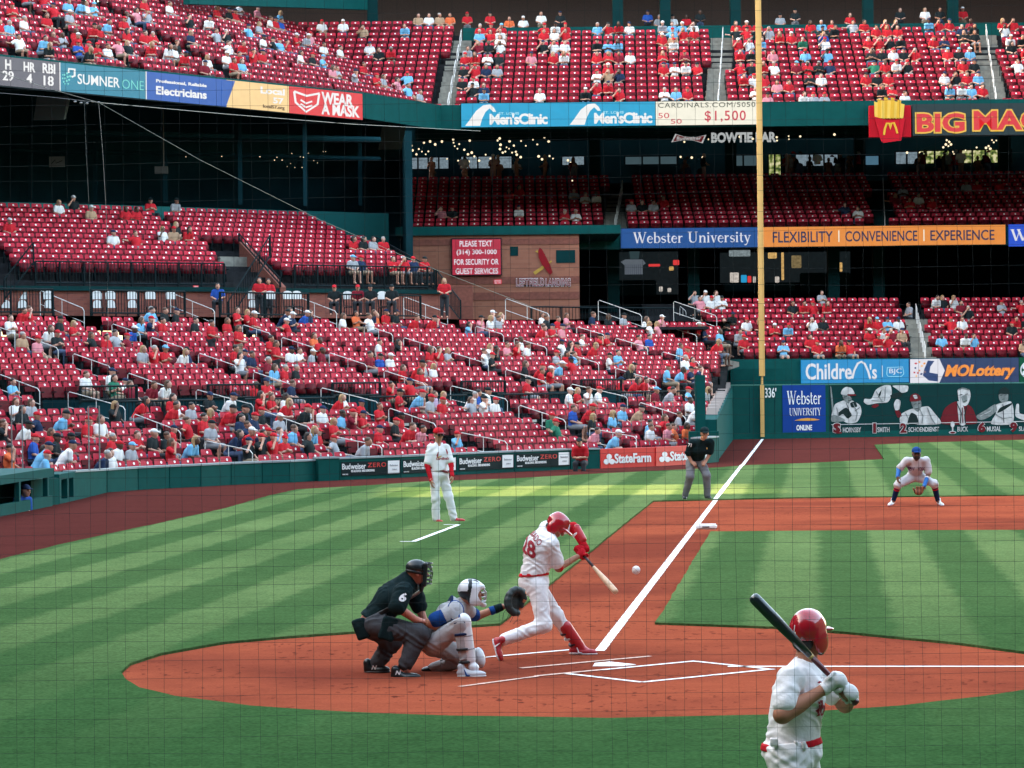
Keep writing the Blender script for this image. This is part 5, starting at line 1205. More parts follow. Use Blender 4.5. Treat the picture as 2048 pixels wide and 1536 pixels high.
bt = lathe_tool('baseball_bat', [(kn-bd*.012, .020, 0), (kn, .026, 0), (kn+bd*.014, .016, 0), (kn+bd*tl*.15, .0135, 0), (kn+bd*tl*.42, .0175, 2), (kn+bd*tl*.44, .0185, 1), (kn+bd*tl*.60, .027, 1), (kn+bd*tl*.78, .034, 1), (kn+bd*tl*.97, .0345, 1), (kn+bd*tl*.99, .030, 1), (kn+bd*tl, .018, 1)], [P_woodd, P_woodb, mat('gold_ring', (.6, .42, .15), .4)], origin=kn)
tag(bt, 'black and maroon bat resting over the shoulder of the waiting batter', 'baseball bat')
# ---------------------------------------------------------------- third base coach
j = J(62.1); h = .012
pel, che, nk, hd = j(877, 948, 0), j(876, 908, 0), j(876, 886, 0), j(876.5, 869.5, -.03)
sR, eR, wR = j(860, 895, -.05), j(854.5, 932, -.10), j(862, 961, -.22); sL, eL, wL = j(893, 895, .03), j(902, 930, -.04), j(904, 952, -.18)
hR, kR, aR = j(869, 952, -.05), j(871, 995, -.10), j(872, 1037, -.06); hL, kL, aL = j(886, 952, .05), j(897, 993, .02), j(907, 1036, .05)
base = V3(grd(890, 1045)); Fh = frame(V3((.45, -.88, -.08)), UPZ)
body = torso(pel, che, nk, sR, sL, 1.05)+limb(sR, eR, wR, .06, .046, .034)+limb(sL, eL, wL, .06, .046, .034)+limb(hR, kR, aR, .095, .062, .044)+limb(hL, kL, aL, .095, .062, .044)
body += [('c', nk, hd, .06, .058, .03)]+head_prims(hd, Fh, 1.20)+hand_prims(wR, V3((.1, -.1, -1)), V3((.9, .3, 0)), 1, 1.1, .45)+hand_prims(wL, V3((.05, -.1, -1)), V3((-.9, .3, 0)), -1, 1.1, .4)+[('c', aR, j(873, 1042, -.08), .03, .02), ('c', aL, j(911, 1040, .02), .03, .02)]
o = person(body, h, SK['fair'], base, 'coach in white uniform with long red sleeves standing on the grass by third base')
sh = layer('jersey', torso(pel, che, nk, sR, sL, 1.06, .012)+[('c', sR, sR+(eR-sR)*.78, .078, .085, .05), ('c', sL, sL+(eL-sL)*.75, .078, .082, .05), ('c', pel+V3((0, -.02, .03)), che, .17, .165, .06)], h, C_white, o, wr=.006, wf=18, post=both(cut(j(877, 941, 0), V3((.12, 0, -1))), lambda P, f: np.maximum(f, -ellip(P, nk+V3((.03, -.10, .0)), np.eye(3), (.045, .07, .07)))))
layer('trousers', torso(pel, che, nk, sR, sL, 1.08, .012)+[('e', pel, np.eye(3), (.19, .155, .14), .05)]+limb(hR, kR, aR, .120, .095, .085, .05)+limb(hL, kL, aL, .120, .095, .085, .05), h, C_white, o, wr=.006, wf=17, post=cut(j(877, 938, 0), V3((-.2, 0, 1))))
layer('belt', torso(pel, che, nk, sR, sL, 1.16, .030)+[('e', pel, np.eye(3), (.198, .165, .146), .05)], h, mat('maroon_cloth', (.20, .012, .022), .7), o, post=slab(j(878, 939.5, 0), V3((.28, 0, 1)), .022))
layer('undersleeve', limb(sR+(eR-sR)*.6, eR, wR, .066, .056, .043), h, C_red, o, wr=.003, wf=30); layer('undersleeve', limb(sL+(eL-sL)*.6, eL, wL, .066, .056, .043), h, C_red, o, wr=.003, wf=30)
shoe(o, j(867, 1044.5, 0), j(885, 1046, -.22), UPZ, mat('shoe_bright_red', (.50, .03, .03), .5), MATS['shoe_red'], .011, 1.1); shoe(o, j(901, 1042, .08), j(930, 1043.5, -.08), UPZ, MATS['shoe_bright_red'], P_white, .011, 1.1)
cp = cap(o, hd, Fh, C_red, 1.26, .010, m2=MATS['maroon_cloth']); face_bits(o, hd, Fh, 1.20, glasses=P_black, h=.009)
decal(cp, 'L', Vector(hd+Fh@V3((0, .1, .085))), Fh[:, 0], UPZ, .05, .06, C_white, .04, name='cap_mark')
decal(sh, 'Cardinals', Vector(j(884, 917, -.2)), (1, -.1, 0), (0, 0, 1), .26, .06, M_num_red, .03, name='chest_lettering', shear=.2)
for u, v, sg in ((875, 910, 1), (893, 904, -1)):
    decal(sh, '', Vector(j(u, v, -.2)), (1, 0, 0), (0, 0, 1), .05, .13, M_num_red, geo=poly_geo([(.2 if sg > 0 else .8, 0), (.5, .2), (.9 if sg > 0 else .1, .9), (.6 if sg > 0 else .4, 1), (0 if sg > 0 else 1, .4)]), name='bird_emblem')
decal(sh, '', Vector(j(878.5, 914, -.2)), (1, 0, .4), (-.4, 0, 1), .10, .035, mat('emblem_gold', (.65, .42, .12), .6), geo=poly_geo([(0, 0), (1, .3), (1, .8), (0, 1)]), name='bat_emblem')
# ---------------------------------------------------------------- third base umpire
j = J(71.6); h = .012
pel, che, nk, hd = j(1391, 921, .12), j(1399, 900, -.12), j(1404, 880, -.28), j(1409, 866.5, -.36)
sR, eR, wR = j(1382, 886, -.20), j(1375.5, 909, -.10), j(1383, 924, -.12); sL, eL, wL = j(1422, 884, -.20), j(1420, 906, -.10), j(1411, 922, -.14)
hR, kR, aR = j(1381, 926, .05), j(1380, 953, -.14), j(1370, 991, .05); hL, kL, aL = j(1402, 926, .08), j(1413, 951, -.10), j(1414.5, 991, .05)
base = V3(grd(1394, 999)); Fh = frame(V3((.05, -1, -.12)), UPZ)
body = torso(pel, che, nk, sR, sL, 1.05)+limb(sR, eR, wR, .06, .046, .034)+limb(sL, eL, wL, .06, .046, .034)+limb(hR, kR, aR, .095, .062, .044)+limb(hL, kL, aL, .095, .062, .044)
body += [('c', nk, hd, .06, .058, .03)]+head_prims(hd, Fh, 1.20)+hand_prims(wR, V3((.6, -.5, -.5)), V3((0, .6, -.6)), 1, 1.1, .6)+hand_prims(wL, V3((-.4, -.6, -.5)), V3((0, .6, -.6)), -1, 1.1, .6)+[('c', aR, j(1369, 996, .0), .03, .02), ('c', aL, j(1416, 996, .0), .03, .02)]
o = person(body, h, SK['fair'], base, 'base umpire in black shirt and grey trousers leaning hands on thighs near third base')
sh = layer('shirt', torso(pel, che, nk, sR, sL, 1.12, .014)+[('c', sR, sR+(eR-sR)*.85, .088, .095, .05), ('c', sL, sL+(eL-sL)*.85, .088, .095, .05)], h, C_black, o, wr=.006, wf=18, post=cut(j(1392, 921, 0), V3((0, .35, -1))))
layer('trousers', torso(pel, che, nk, sR, sL, 1.08, .006)[:2]+[('e', pel+V3((0, .04, -.02)), np.eye(3), (.20, .17, .15), .05)]+limb(hR, kR, aR, .125, .10, .082, .05)+limb(hL, kL, aL, .125, .10, .082, .05), h, [cloth('mid_grey_cloth', (.17, .17, .18)), C_char], o, wr=.006, wf=17, paint=lambda C: np.zeros(len(C)))
shoe(o, j(1369, 996, .12), j(1369, 999, -.16), UPZ, P_black, P_black, .011, 1.15); shoe(o, j(1410, 996, .12), j(1422, 999, -.12), UPZ, P_black, P_black, .011, 1.15)
cp = cap(o, hd, Fh, C_black, 1.24, .010); face_bits(o, hd, Fh, 1.20, h=.009)
decal(cp, '', Vector(hd+Fh@V3((0, .1, .082))), Fh[:, 0], UPZ, .065, .05, C_white, geo=poly_geo([(0, 0), (1, 0), (1, .7), (.6, 1), (.1, .8)]), name='cap_mark')
decal(sh, '71', Vector(j(1379, 890, -.2)), (1, 0, -.15), (.15, 0, 1), .085, .085, C_white, .04, name='sleeve_number')
decal(sh, '', Vector(j(1414, 897, -.3)), (1, 0, 0), (0, 0, 1), .04, .05, mat('emblem_gold', (.65, .42, .12), .6), geo=disc_geo(8), name='chest_mark')
# ---------------------------------------------------------------- third baseman
j = J(67.3); h = .012
pel, che, nk, hd = j(1831, 951, .15), j(1832, 933, -.08), j(1832, 917, -.25), j(1832.5, 907, -.36)
sR, eR, wR = j(1812, 922, -.18), j(1798, 938, -.12), j(1795, 953, -.25); sL, eL, wL = j(1852, 921, -.18), j(1857, 947, -.15), j(1848, 972, -.35)
hR, kR, aR = j(1822, 955, .08), j(1796, 969, -.18), j(1787, 1000, .0); hL, kL, aL = j(1841, 955, .08), j(1868, 967, -.18), j(1875, 1000, .0)
base = V3(grd(1832, 1013)); Fh = frame(V3((0, -1, -.05)), UPZ)
body = torso(pel, che, nk, sR, sL, 1.08)+limb(sR, eR, wR, .062, .05, .036)+limb(sL, eL, wL, .062, .05, .036)+limb(hR, kR, aR, .10, .068, .046)+limb(hL, kL, aL, .10, .068, .046)
body += [('c', nk, hd, .062, .06, .03)]+head_prims(hd, Fh, 1.20)+hand_prims(wR, V3((.0, -.3, -1)), V3((.8, .3, 0)), 1, 1.1, .45)+hand_prims(wL, V3((-.4, -.3, -.8)), V3((0, -.8, .3)), -1, 1.0, .3)+[('c', aR, j(1784, 1007, -.06), .03, .02), ('c', aL, j(1878, 1007, -.06), .03, .02)]
o = person(body, h, SK['brown'], base, 'infielder in grey uniform and blue cap crouching with a brown glove')
sh = layer('jersey', torso(pel, che, nk, sR, sL, 1.10, .014)+[('c', sR, sR+(eR-sR)*.80, .088, .090, .05), ('c', sL, sL+(eL-sL)*.80, .098, .094, .05)], h, [cloth('light_grey_cloth', (.62, .61, .63)), MATS['white_cloth']], o, wr=.006, wf=18, post=both(cut(j(1832, 950, 0), V3((0, .5, -1))), lambda P, f: np.maximum(f, -ellip(P, nk+V3((0, -.09, -.02)), np.eye(3), (.045, .07, .07)))))
layer('trousers', torso(pel, che, nk, sR, sL, 1.06, .006)[:2]+[('e', pel+V3((0, .03, 0)), np.eye(3), (.20, .165, .14), .05)]+limb(hR, kR, kR+(aR-kR)*.12, .125, .092, .082, .05)+limb(hL, kL, kL+(aL-kL)*.12, .125, .092, .082, .05), h, MATS['light_grey_cloth'], o, wr=.006, wf=17)
for k_, a_ in ((kR, aR), (kL, aL)):
    layer('sock', [('c', k_+(a_-k_)*.16, a_, .076, .052, .02)], .010, [C_navy, C_red], o, paint=lambda C, k_=k_, a_=a_: (((C-k_)@(a_-k_)/((a_-k_)@(a_-k_)) < .36) & (((C-k_)@(a_-k_)/((a_-k_)@(a_-k_)) < .22) | ((C-k_)@(a_-k_)/((a_-k_)@(a_-k_)) > .28))).astype(int))
layer('undersleeve', limb(sR+(eR-sR)*.6, eR, wR, .066, .057, .044), h, mat('bright_blue_cloth', (.015, .14, .46), .7), o); layer('undersleeve', [('c', sL+(eL-sL)*.6, eL, .066, .055, .02)], h, C_navy, o)
layer('wristband', [('c', eL+(wL-eL)*.42, wL, .050, .046, .02)], h, MATS['bright_blue_cloth'], o); layer('wristband', [('c', eL+(wL-eL)*.3, eL+(wL-eL)*.4, .054, .053, .01)], .009, C_white, o, post=slab(eL+(wL-eL)*.34, wL-eL, .015))
shoe(o, j(1788, 1007, .08), j(1777, 1013, -.18), UPZ, P_white, MATS['shoe_red'], .011, 1.15); shoe(o, j(1875, 1007, .08), j(1886, 1013, -.18), UPZ, P_white, MATS['shoe_red'], .011, 1.15)
mc = j(1837, 983, -.42); Fm = frame(V3((-.2, -1, .2)), UPZ)
layer('fielding_glove', [('e', mc, Fm, (.10, .05, .085), .03)]+[('c', mc+Fm@V3((x, .01, .02)), mc+Fm@V3((x*1.5, .05, .10)), .026, .02, .015) for x in (-.075, -.04, -.005, .03)]+[('c', mc+Fm@V3((.07, .02, -.02)), mc+Fm@V3((.115, .06, .06)), .028, .022, .02)], .010, [M_leatherb, M_hair], o, paint=lambda C: (np.sin((C-mc)@Fm[:, 0]*90) > .75).astype(int))
cp = cap(o, hd, Fh, C_blue, 1.22, .010); face_bits(o, hd, Fh, 1.20, glasses=P_black, beard=M_hair, h=.009)
decal(cp, '', Vector(hd+Fh@V3((0, .1, .085))), Fh[:, 0], UPZ, .035, .05, mat('emblem_pale', (.7, .35, .35), .6), geo=disc_geo(6), name='cap_mark')
decal(sh, 'NEW', Vector(j(1822.5, 938, -.27)), (1, 0, 0), (0, 0, 1), .17, .085, mat('navy_letter', (.10, .03, .12), .7), .02, name='chest_lettering', reach=.10); decal(sh, 'YORK', Vector(j(1843, 938, -.27)), (1, 0, 0), (0, 0, 1), .18, .085, MATS['navy_letter'], .02, name='chest_lettering', reach=.10)
# ---------------------------------------------------------------- boards, screens and signs
EXPO = 2**vs.exposure
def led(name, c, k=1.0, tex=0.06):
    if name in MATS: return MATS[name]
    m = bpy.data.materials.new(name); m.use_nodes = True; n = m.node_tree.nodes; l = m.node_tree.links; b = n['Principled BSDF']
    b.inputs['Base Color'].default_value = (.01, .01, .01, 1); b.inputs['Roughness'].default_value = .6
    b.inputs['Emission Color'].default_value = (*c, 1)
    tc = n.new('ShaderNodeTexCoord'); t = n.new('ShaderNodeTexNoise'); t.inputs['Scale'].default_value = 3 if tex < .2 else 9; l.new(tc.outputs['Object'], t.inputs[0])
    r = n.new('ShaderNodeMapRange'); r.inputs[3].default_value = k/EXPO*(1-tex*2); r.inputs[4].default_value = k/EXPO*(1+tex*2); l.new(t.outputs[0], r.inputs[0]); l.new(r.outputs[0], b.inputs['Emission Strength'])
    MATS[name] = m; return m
def paint(name, r, g, b, k=.8): return mat(name, srgb(r, g, b, k), .6, noise=.04, nscale=2, spec=.12)
L_white = led('screen_white', srgb(240, 240, 240)); L_cream = led('screen_cream', srgb(250, 245, 225), .95)
def board(name, label, cat, pl, corners, m, thick=.10, off=.0):
    """a box shaped board on a plane; corners: (u0,v_top0),(u1,v_top1),(v_bottom0)"""
    (u0, t0), (u1, t1), b0 = corners
    a0, zt0 = pl.st(u0, t0); a1, zt1 = pl.st(u1, t1); _, zb = pl.st(u0, b0)
    c = pl.w(a0, zb, off); mb = MB(); P = [pl.w(a0, zb, off+thick), pl.w(a1, zb, off+thick), pl.w(a1, zb, off), pl.w(a0, zb, off), pl.w(a0, zt0, off+thick), pl.w(a1, zt0, off+thick), pl.w(a1, zt0, off), pl.w(a0, zt0, off)]
    mb.hexa([p-c for p in P]); o = mb.build(name, m if isinstance(m, list) else [m]); o.location = c; tag(o, label, cat); return o
def panel(parent, pl, u0, u1, vt, vb, m, off, name='screen_panel', vt1=None, vb1=None):
    a0, z1 = pl.st(u0, vt); a1, _ = pl.st(u1, vt if vt1 is None else vt1); _, z0 = pl.st(u0, vb)
    return plate(name, [(a0, z0), (a1, z0), (a1, z1), (a0, z1)], [(0, 1, 2, 3)], pl, m, parent, off)
# small serif face for the university boards: strokes (points, width), bars are serifs
def arc(cx, cy, rx, ry, a0, a1, n=9): return [(cx+rx*math.cos(a0+(a1-a0)*k/n), cy+ry*math.sin(a0+(a1-a0)*k/n)) for k in range(n+1)]
TK, TN, SF = .15, .055, .05
def stem(x, y0, y1, w_=TK, s0=.13, s1=.13):
    q = [([(x, y0), (x, y1)], w_)]
    if s0: q.append(([(x-s0, y0+SF/2), (x+s0, y0+SF/2)], SF))
    if s1: q.append(([(x-s1, y1-SF/2), (x+s1, y1-SF/2)], SF))
    return q
xh = .64; pi = math.pi
GL = {'W': (1.18, [([(.10, 1), (.36, 0)], TK), ([(.36, 0), (.58, .9)], TN), ([(.50, 1), (.80, 0)], TK), ([(.80, 0), (1.06, 1)], TN), ([(-.02, .975), (.24, .975)], SF), ([(.40, .975), (.66, .975)], SF), ([(.96, .975), (1.16, .975)], SF)]),
 'e': (.58, [(arc(.30, .31, .22, .30, .1, 2*pi-.7, 14), [.05]*4+[.12]*6+[.07]*5), ([(.10, .36), (.52, .36)], TN)]), 'b': (.66, stem(.14, 0, 1, .13, 0, .0)+[([(.03, .975), (.14, .975)], SF), (arc(.34, .31, .22, .30, pi*.8, -pi*.8, 14), [.05]*4+[.13]*6+[.05]*5)]),
 's': (.48, [(arc(.25, .46, .16, .15, .3, pi*1.3, 8)+arc(.23, .17, .17, .15, pi*.4, -pi*.9, 9), [.06]*6+[.12]*7+[.06]*6)]), 't': (.42, [([(.18, .86), (.18, .14), (.24, .04), (.36, .06)], .12), ([(.04, xh-.03), (.36, xh-.03)], SF)]),
 'r': (.50, stem(.14, 0, xh, .13, .12, 0)+[([(.04, xh-.025), (.14, xh-.025)], SF), ([(.18, .44), (.28, .58), (.42, .57)], [.05, .09, .12])]), 'U': (.98, [([(.22, 1), (.22, .32)], TK), (arc(.49, .30, .27, .27, pi, 2*pi, 10), [.14]*4+[.08]*3+[.055]*4), ([(.76, .30), (.76, 1)], TN), ([(.04, .975), (.40, .975)], SF), ([(.63, .975), (.89, .975)], SF)]),
 'n': (.70, stem(.15, 0, xh, .13, .12, 0)+[([(.04, xh-.025), (.15, xh-.025)], SF), ([(.20, .46), (.32, .60), (.44, .60), (.53, .50)], [.05, .08, .10, .12]), ([(.53, .50), (.53, 0)], .13), ([(.41, .025), (.65, .025)], SF)]), 'i': (.34, stem(.16, 0, xh, .13, .12, 0)+[([(.05, xh-.025), (.16, xh-.025)], SF), (arc(.16, .86, .045, .045, 0, 2*pi, 10), .09)]),
 'v': (.62, [([(.12, xh), (.32, 0)], .13), ([(.32, 0), (.50, xh)], TN), ([(.0, xh-.025), (.24, xh-.025)], SF), ([(.40, xh-.025), (.60, xh-.025)], SF)]), 'y': (.62, [([(.12, xh), (.34, .02)], .13), ([(.52, xh), (.30, -.10), (.18, -.26), (.06, -.22)], [.055, .06, .09, .11]), ([(.0, xh-.025), (.24, xh-.025)], SF), ([(.40, xh-.025), (.62, xh-.025)], SF)]),
 'N': (1.0, stem(.18, 0, 1, TN, .13, .0)+[([(.16, 1), (.80, 0)], TK)]+stem(.80, 0, 1, TN, 0, .13)+[([(.02, .975), (.22, .975)], SF)]), 'I': (.44, stem(.22, 0, 1)), 'V': (.92, [([(.16, 1), (.46, 0)], TK), ([(.46, 0), (.74, 1)], TN), ([(.0, .975), (.32, .975)], SF), ([(.60, .975), (.90, .975)], SF)]),
 'E': (.80, stem(.22, 0, 1)+[([(.2, .97), (.70, .97)], .06), ([(.2, .03), (.72, .03)], .06), ([(.2, .52), (.55, .52)], TN), ([(.69, .97), (.69, .78)], TN), ([(.71, .03), (.71, .24)], TN)]), 'R': (.92, stem(.22, 0, 1)+[([(.2, .97), (.5, .97)], .06), (arc(.48, .74, .20, .23, pi/2, -pi/2, 8), [.06]*2+[.14]*5+[.06]*2), ([(.2, .51), (.5, .51)], .05), ([(.48, .50), (.80, .03)], TK), ([(.70, .025), (.90, .025)], SF)]),
 'S': (.66, [(arc(.33, .74, .21, .23, .3, pi*1.35, 9)+arc(.32, .26, .23, .23, pi*.4, -pi*.85, 9), [.06]*6+[.15]*8+[.06]*6)]), 'T': (.84, stem(.42, 0, 1, TK, .15, 0)+[([(.04, .97), (.80, .97)], .06), ([(.05, .97), (.05, .75)], TN), ([(.79, .97), (.79, .75)], TN)]), 'Y': (.88, [([(.14, 1), (.44, .45)], TK), ([(.72, 1), (.44, .45)], TN), ([(.44, .45), (.44, 0)], TK), ([(.0, .975), (.30, .975)], SF), ([(.58, .975), (.88, .975)], SF), ([(.29, .025), (.59, .025)], SF)]), ' ': (.36, [])}
def serif_geo(txt):
    V, P, x = [], [], 0.0
    for ci, ch in enumerate(txt):
        adv, st = GL[ch]
        for si, (pts, wd) in enumerate(st):
            q = stroke([(px+x, py) for px, py in pts], wd); n = len(pts); k = len(V); V += [(a, b, .0006*(si+ci % 2)) for a, b in q]
            P += [[k+i, k+i+1, k+2*n-2-i, k+2*n-1-i] for i in range(n-1)]
        x += adv
    A = np.array(V); lo, hi = A.min(0), A.max(0); A[:, :2] = (A[:, :2]-lo[:2])/(hi-lo)[:2]
    P2 = []
    for p in P:
        ar = sum(V[p[i]][0]*V[p[(i+1) % 4]][1]-V[p[(i+1) % 4]][0]*V[p[i]][1] for i in range(4)); P2.append(p if ar > 0 else p[::-1])
    return [tuple(a) for a in A], P2
def serif(parent, pl, box, txt, m, off=.02):
    V, P = serif_geo(txt); a0, z0 = pl.st(box[0], box[1]); a1, z1 = pl.st(box[2], box[3]); base = loc_in(parent)
    me = from_arrays('lettering', [pl.w(a0+x*(a1-a0), z0+y*(z1-z0), off+e*6)-base for x, y, e in V], P, m); return link(bpy.data.objects.new('lettering', me), parent)
# --- ribbon of screens on the left upper deck
PD = Plane(D0, D1, .06)
o = board('ribbon_screen', 'long slanted ribbon screen with statistics and adverts on the left upper deck', 'screen', PD, ((-40, 108.5), (723, 186), 170), M_black, .06, 0)
T_ = lambda u: 113+(u*.1037); B_ = lambda u: 171+(u*.0957)
for u0, u1, m in ((-40, 116, led('screen_grey', srgb(96, 92, 104))), (117, 288, led('screen_teal', srgb(14, 128, 158))), (290, 450, led('screen_blue', srgb(18, 84, 178))), (450, 575, led('screen_sand', srgb(246, 208, 142))), (576, 722, led('screen_red', srgb(226, 38, 44)))):
    panel(o, PD, u0, u1, T_(u0), B_(u0), m, .065, vt1=T_(u1))
shape(o, PD, [(449, B_(449)-1), (467, T_(467)+1), (440, T_(440)+1), (440, B_(440)-1)], MATS['screen_blue'], 'slanted_edge', .078)
for a in (116.5, 289): panel(o, PD, a-.8, a+.8, T_(a), B_(a), L_white, .08, 'divider')
for bx, tx, bo in (((7, 139, 19, 120), 'H', .03), ((2, 161, 24, 143), '29', .02), ((44, 143, 67, 126), 'HR', .03), ((50, 166, 61, 148), '4', .03), ((82, 146, 107, 129), 'RBI', .03), ((84, 171, 104, 153), '18', .02), ((152, 168, 236, 156), 'SUMNER', .008), ((241, 177, 284, 163), 'ONE', -.012),
                   ((309, 166, 410, 168.5), 'Professional, Reliable', .03), ((309, 189, 410, 182), 'Electricians', .03), ((518, 187, 566, 178), 'Local', .03), ((543, 207, 564, 197), '57', .03), ((640, 208, 703, 190), 'WEAR', .035), ((640, 229, 716, 213), 'A MASK', .035)):
    letter(o, PD, bx, tx, L_white if tx != 'ONE' else led('screen_mint', srgb(120, 215, 205)), bold=bo, off=.085)
letter(o, PD, (523, 217.5, 566, 213), 'local57.org', led('screen_brown', srgb(90, 60, 30)), bold=.03, off=.085)
for k, (u, v, r) in enumerate(((126, 150, 2.0), (131, 147, 2), (122, 157, 1.6), (127, 157, 2), (132, 154, 2.2), (137, 153, 2.2), (124, 164, 1.6), (130, 162, 2), (135, 160, 2), (127, 168, 1.5), (133, 168, 1.6), (122, 150, 1.3))):
    shape(o, PD, ell(u, v, r, r, 10), led('screen_mint', srgb(120, 215, 205)), 'logo_dot', .085)
shape(o, PD, stroke([(134, 146), (134, 138), (146, 139), (146, 152), (140, 154)], 4), L_white, 'logo', .085)
shape(o, PD, stroke([(585, 183), (610, 192), (636, 187)], 4), L_white, 'logo', .085); shape(o, PD, stroke([(585, 183), (588, 205), (609, 224), (632, 209), (635, 188)], 4), L_white, 'logo', .087)
for dv in (0, 8): shape(o, PD, stroke([(598, 200+dv), (609, 207+dv), (621, 203+dv)], 3.4), L_white, 'logo', .085)
# --- straight ribbon over left field
PE = Plane((-20, E0), (60, E0), .06)
o = board('ribbon_screen', 'straight ribbon screen with two turquoise clinic adverts and a cream raffle panel', 'screen', PE, ((921, 206.5), (1516, 201), 256), M_black, .06, 0)
v_ = lambda u, v: v-(u-922)*.0101
panel(o, PE, 922, 1310, 207.5, 255, led('screen_turquoise', srgb(8, 160, 206)), .065); panel(o, PE, 1311, 1515, 203.5, 251, L_cream, .065)
for d in (0, 209):
    V = lambda v: v-d*.0101
    A = [(930, 252), (938, 242), (952, 222), (966, 211), (980, 209), (988, 216), (992, 224), (986, 224), (979, 217), (971, 224), (964, 238), (960, 252)]
    shape(o, PE, [(u+d, V(v)) for u, v in A], L_white, 'arch_logo', .08)
    letter(o, PE, (979+d, V(250), 1095+d, V(226)), "Men'sClinic", L_white, bold=.035, off=.085, space=.9)
    letter(o, PE, (997+d, V(230), 1038+d, V(224.5)), 'ST. LOUIS', led('screen_pale', srgb(170, 225, 240)), bold=.02, off=.09)
L_dk = led('screen_dark', srgb(40, 50, 30)); L_rd = led('screen_rose', srgb(205, 50, 70))
letter(o, PE, (1316, 216, 1510, 204), 'CARDINALS.COM/5050', L_dk, off=.085, space=1.1); letter(o, PE, (1316, 237, 1338, 226), '50', L_rd, off=.085); letter(o, PE, (1341, 248, 1363, 238), '50', L_rd, off=.085); letter(o, PE, (1409, 245, 1491, 221), '$1,500', L_rd, bold=.01, off=.085, space=1.15)
# --- burger sign
o = board('burger_sign', 'french fries emblem on a red box at the right of the upper deck', 'sign', PE, ((1736, 213), (1819, 211), 276), paint('sign_red', 205, 18, 38, .7), .35, .1); PF = Plane((-20, E0), (60, E0), .525)
shape(o, PF, [(1748, 233), (1761, 281), (1766, 286), (1802, 281), (1810, 235), (1795, 240), (1775, 241)], paint('carton_red', 215, 25, 45, .75), 'fries_carton', .05)
for k in range(9):
    u = 1752+k*6.2; h_ = (203, 198, 200, 194, 199, 195, 202, 199, 207)[k]; shape(o, PF, [(u-3.2, 236), (u+4.2, 238), (u+5+(k-4)*.5, h_+2), (u-2+(k-4)*.5, h_)], paint('fries_yellow', 235, 180, 60, .85) if k % 2 else paint('fries_pale', 245, 200, 90, .85), 'fries', .02+.012*(k % 3))
shape(o, PF, stroke([(1767, 270), (1769, 258), (1773, 247), (1778, 247), (1780, 258), (1782, 247), (1787, 246), (1791, 256), (1794, 267)], 4.2), MATS['fries_yellow'], 'arches', .075)
o = board('burger_board', 'black board with big red yellow rimmed letters at the right of the upper deck', 'sign', PE, ((1822, 210), (2200, 200), 273), mat('sign_black', (.006, .02, .022), .5), .35, .1)
Lr = led('sign_letter_red', srgb(222, 40, 48), .95); Ly = led('sign_letter_yellow', srgb(240, 190, 70), .95)
for bx, tx in (((1830, 268, 1932, 223), 'BIG'), ((1944, 264, 2090, 217), 'MAC')):
    letter(o, PF, bx, tx, Ly, bold=.075, off=.005); s_ = 3.2; letter(o, PF, (bx[0]+s_, bx[1]-s_, bx[2]-s_, bx[3]+s_), tx, Lr, bold=.035, off=.02)
# --- bar letters and bow tie sign under the deck
PB = Plane((-20, 156), (60, 156)); za = at(1480, 263, 156).z
o = board('bar_sign', 'large pale bar letters hanging under the upper deck left of the foul pole', 'sign', PB, ((1418, 262), (1558, 261), 266), M_black, .1)
letter(o, PB, (1422, 286, 1552, 264), 'BOWTIE BAR', led('sign_pale', srgb(190, 195, 195), .8), bold=.045, off=.1)
o = board('bow_tie_sign', 'red and white outlined bow tie sign under the cream raffle panel', 'sign', PB, ((1345, 260), (1410, 260), 263), M_black, .1)
q = [(1342, 285), (1350, 268), (1370, 274), (1390, 275), (1412, 270), (1405, 287), (1385, 281), (1368, 280)]
shape(o, PB, q, led('sign_pale', srgb(190, 195, 195), .8), 'bow_tie', .11); shape(o, PB, [(u+(1377-u)*.10, v+(278-v)*.22) for u, v in q], led('sign_deep_red', srgb(95, 22, 28)), 'bow_tie', .135)
letter(o, PB, (1352, 281, 1402, 273), 'Budweiser', MATS['sign_pale'], bold=.02, off=.15, shear=.2)
# --- university ribbon on the middle deck
PW = Plane((-20, Fd), (60, Fd), .05)
o = board('university_ribbon', 'blue and orange university ribbon board on the middle deck', 'advertising board', PW, ((1240, 456.5), (2012, 449), 498), M_black, .06)
M_ublue = led('screen_university_blue', srgb(16, 78, 150), .9); M_uor = led('screen_orange', srgb(232, 142, 58), .95); M_unavy = led('screen_navy', srgb(28, 42, 82)); L_w2 = led('screen_soft_white', srgb(225, 225, 235), .95)
panel(o, PW, 1241, 1519, 457.5, 497, M_ublue, .065); panel(o, PW, 1520, 2010, 454.6, 494, M_uor, .065)
serif(o, PW, (1266, 493, 1501, 462), 'Webster University', L_w2, .085)
for bx, tx in (((1545, 485.5, 1665, 462.5), 'FLEXIBILITY'), ((1690, 483.5, 1834, 461), 'CONVENIENCE'), ((1860, 481.5, 1988, 459.5), 'EXPERIENCE')): letter(o, PW, bx, tx, M_unavy, bold=.012, off=.085)
for u in (1677, 1847): panel(o, PW, u-1, u+1, 461-(u-1677)*.01, 484-(u-1677)*.01, L_cream, .085, 'divider')
o = board('university_ribbon', 'bright blue ribbon board with a cut off white letter at the right edge', 'advertising board', PW, ((2016, 449), (2250, 447), 493), led('screen_bright_blue', srgb(28, 76, 200)), .06); serif(o, PW, (2020, 482, 2056, 458), 'W', L_w2, .085)
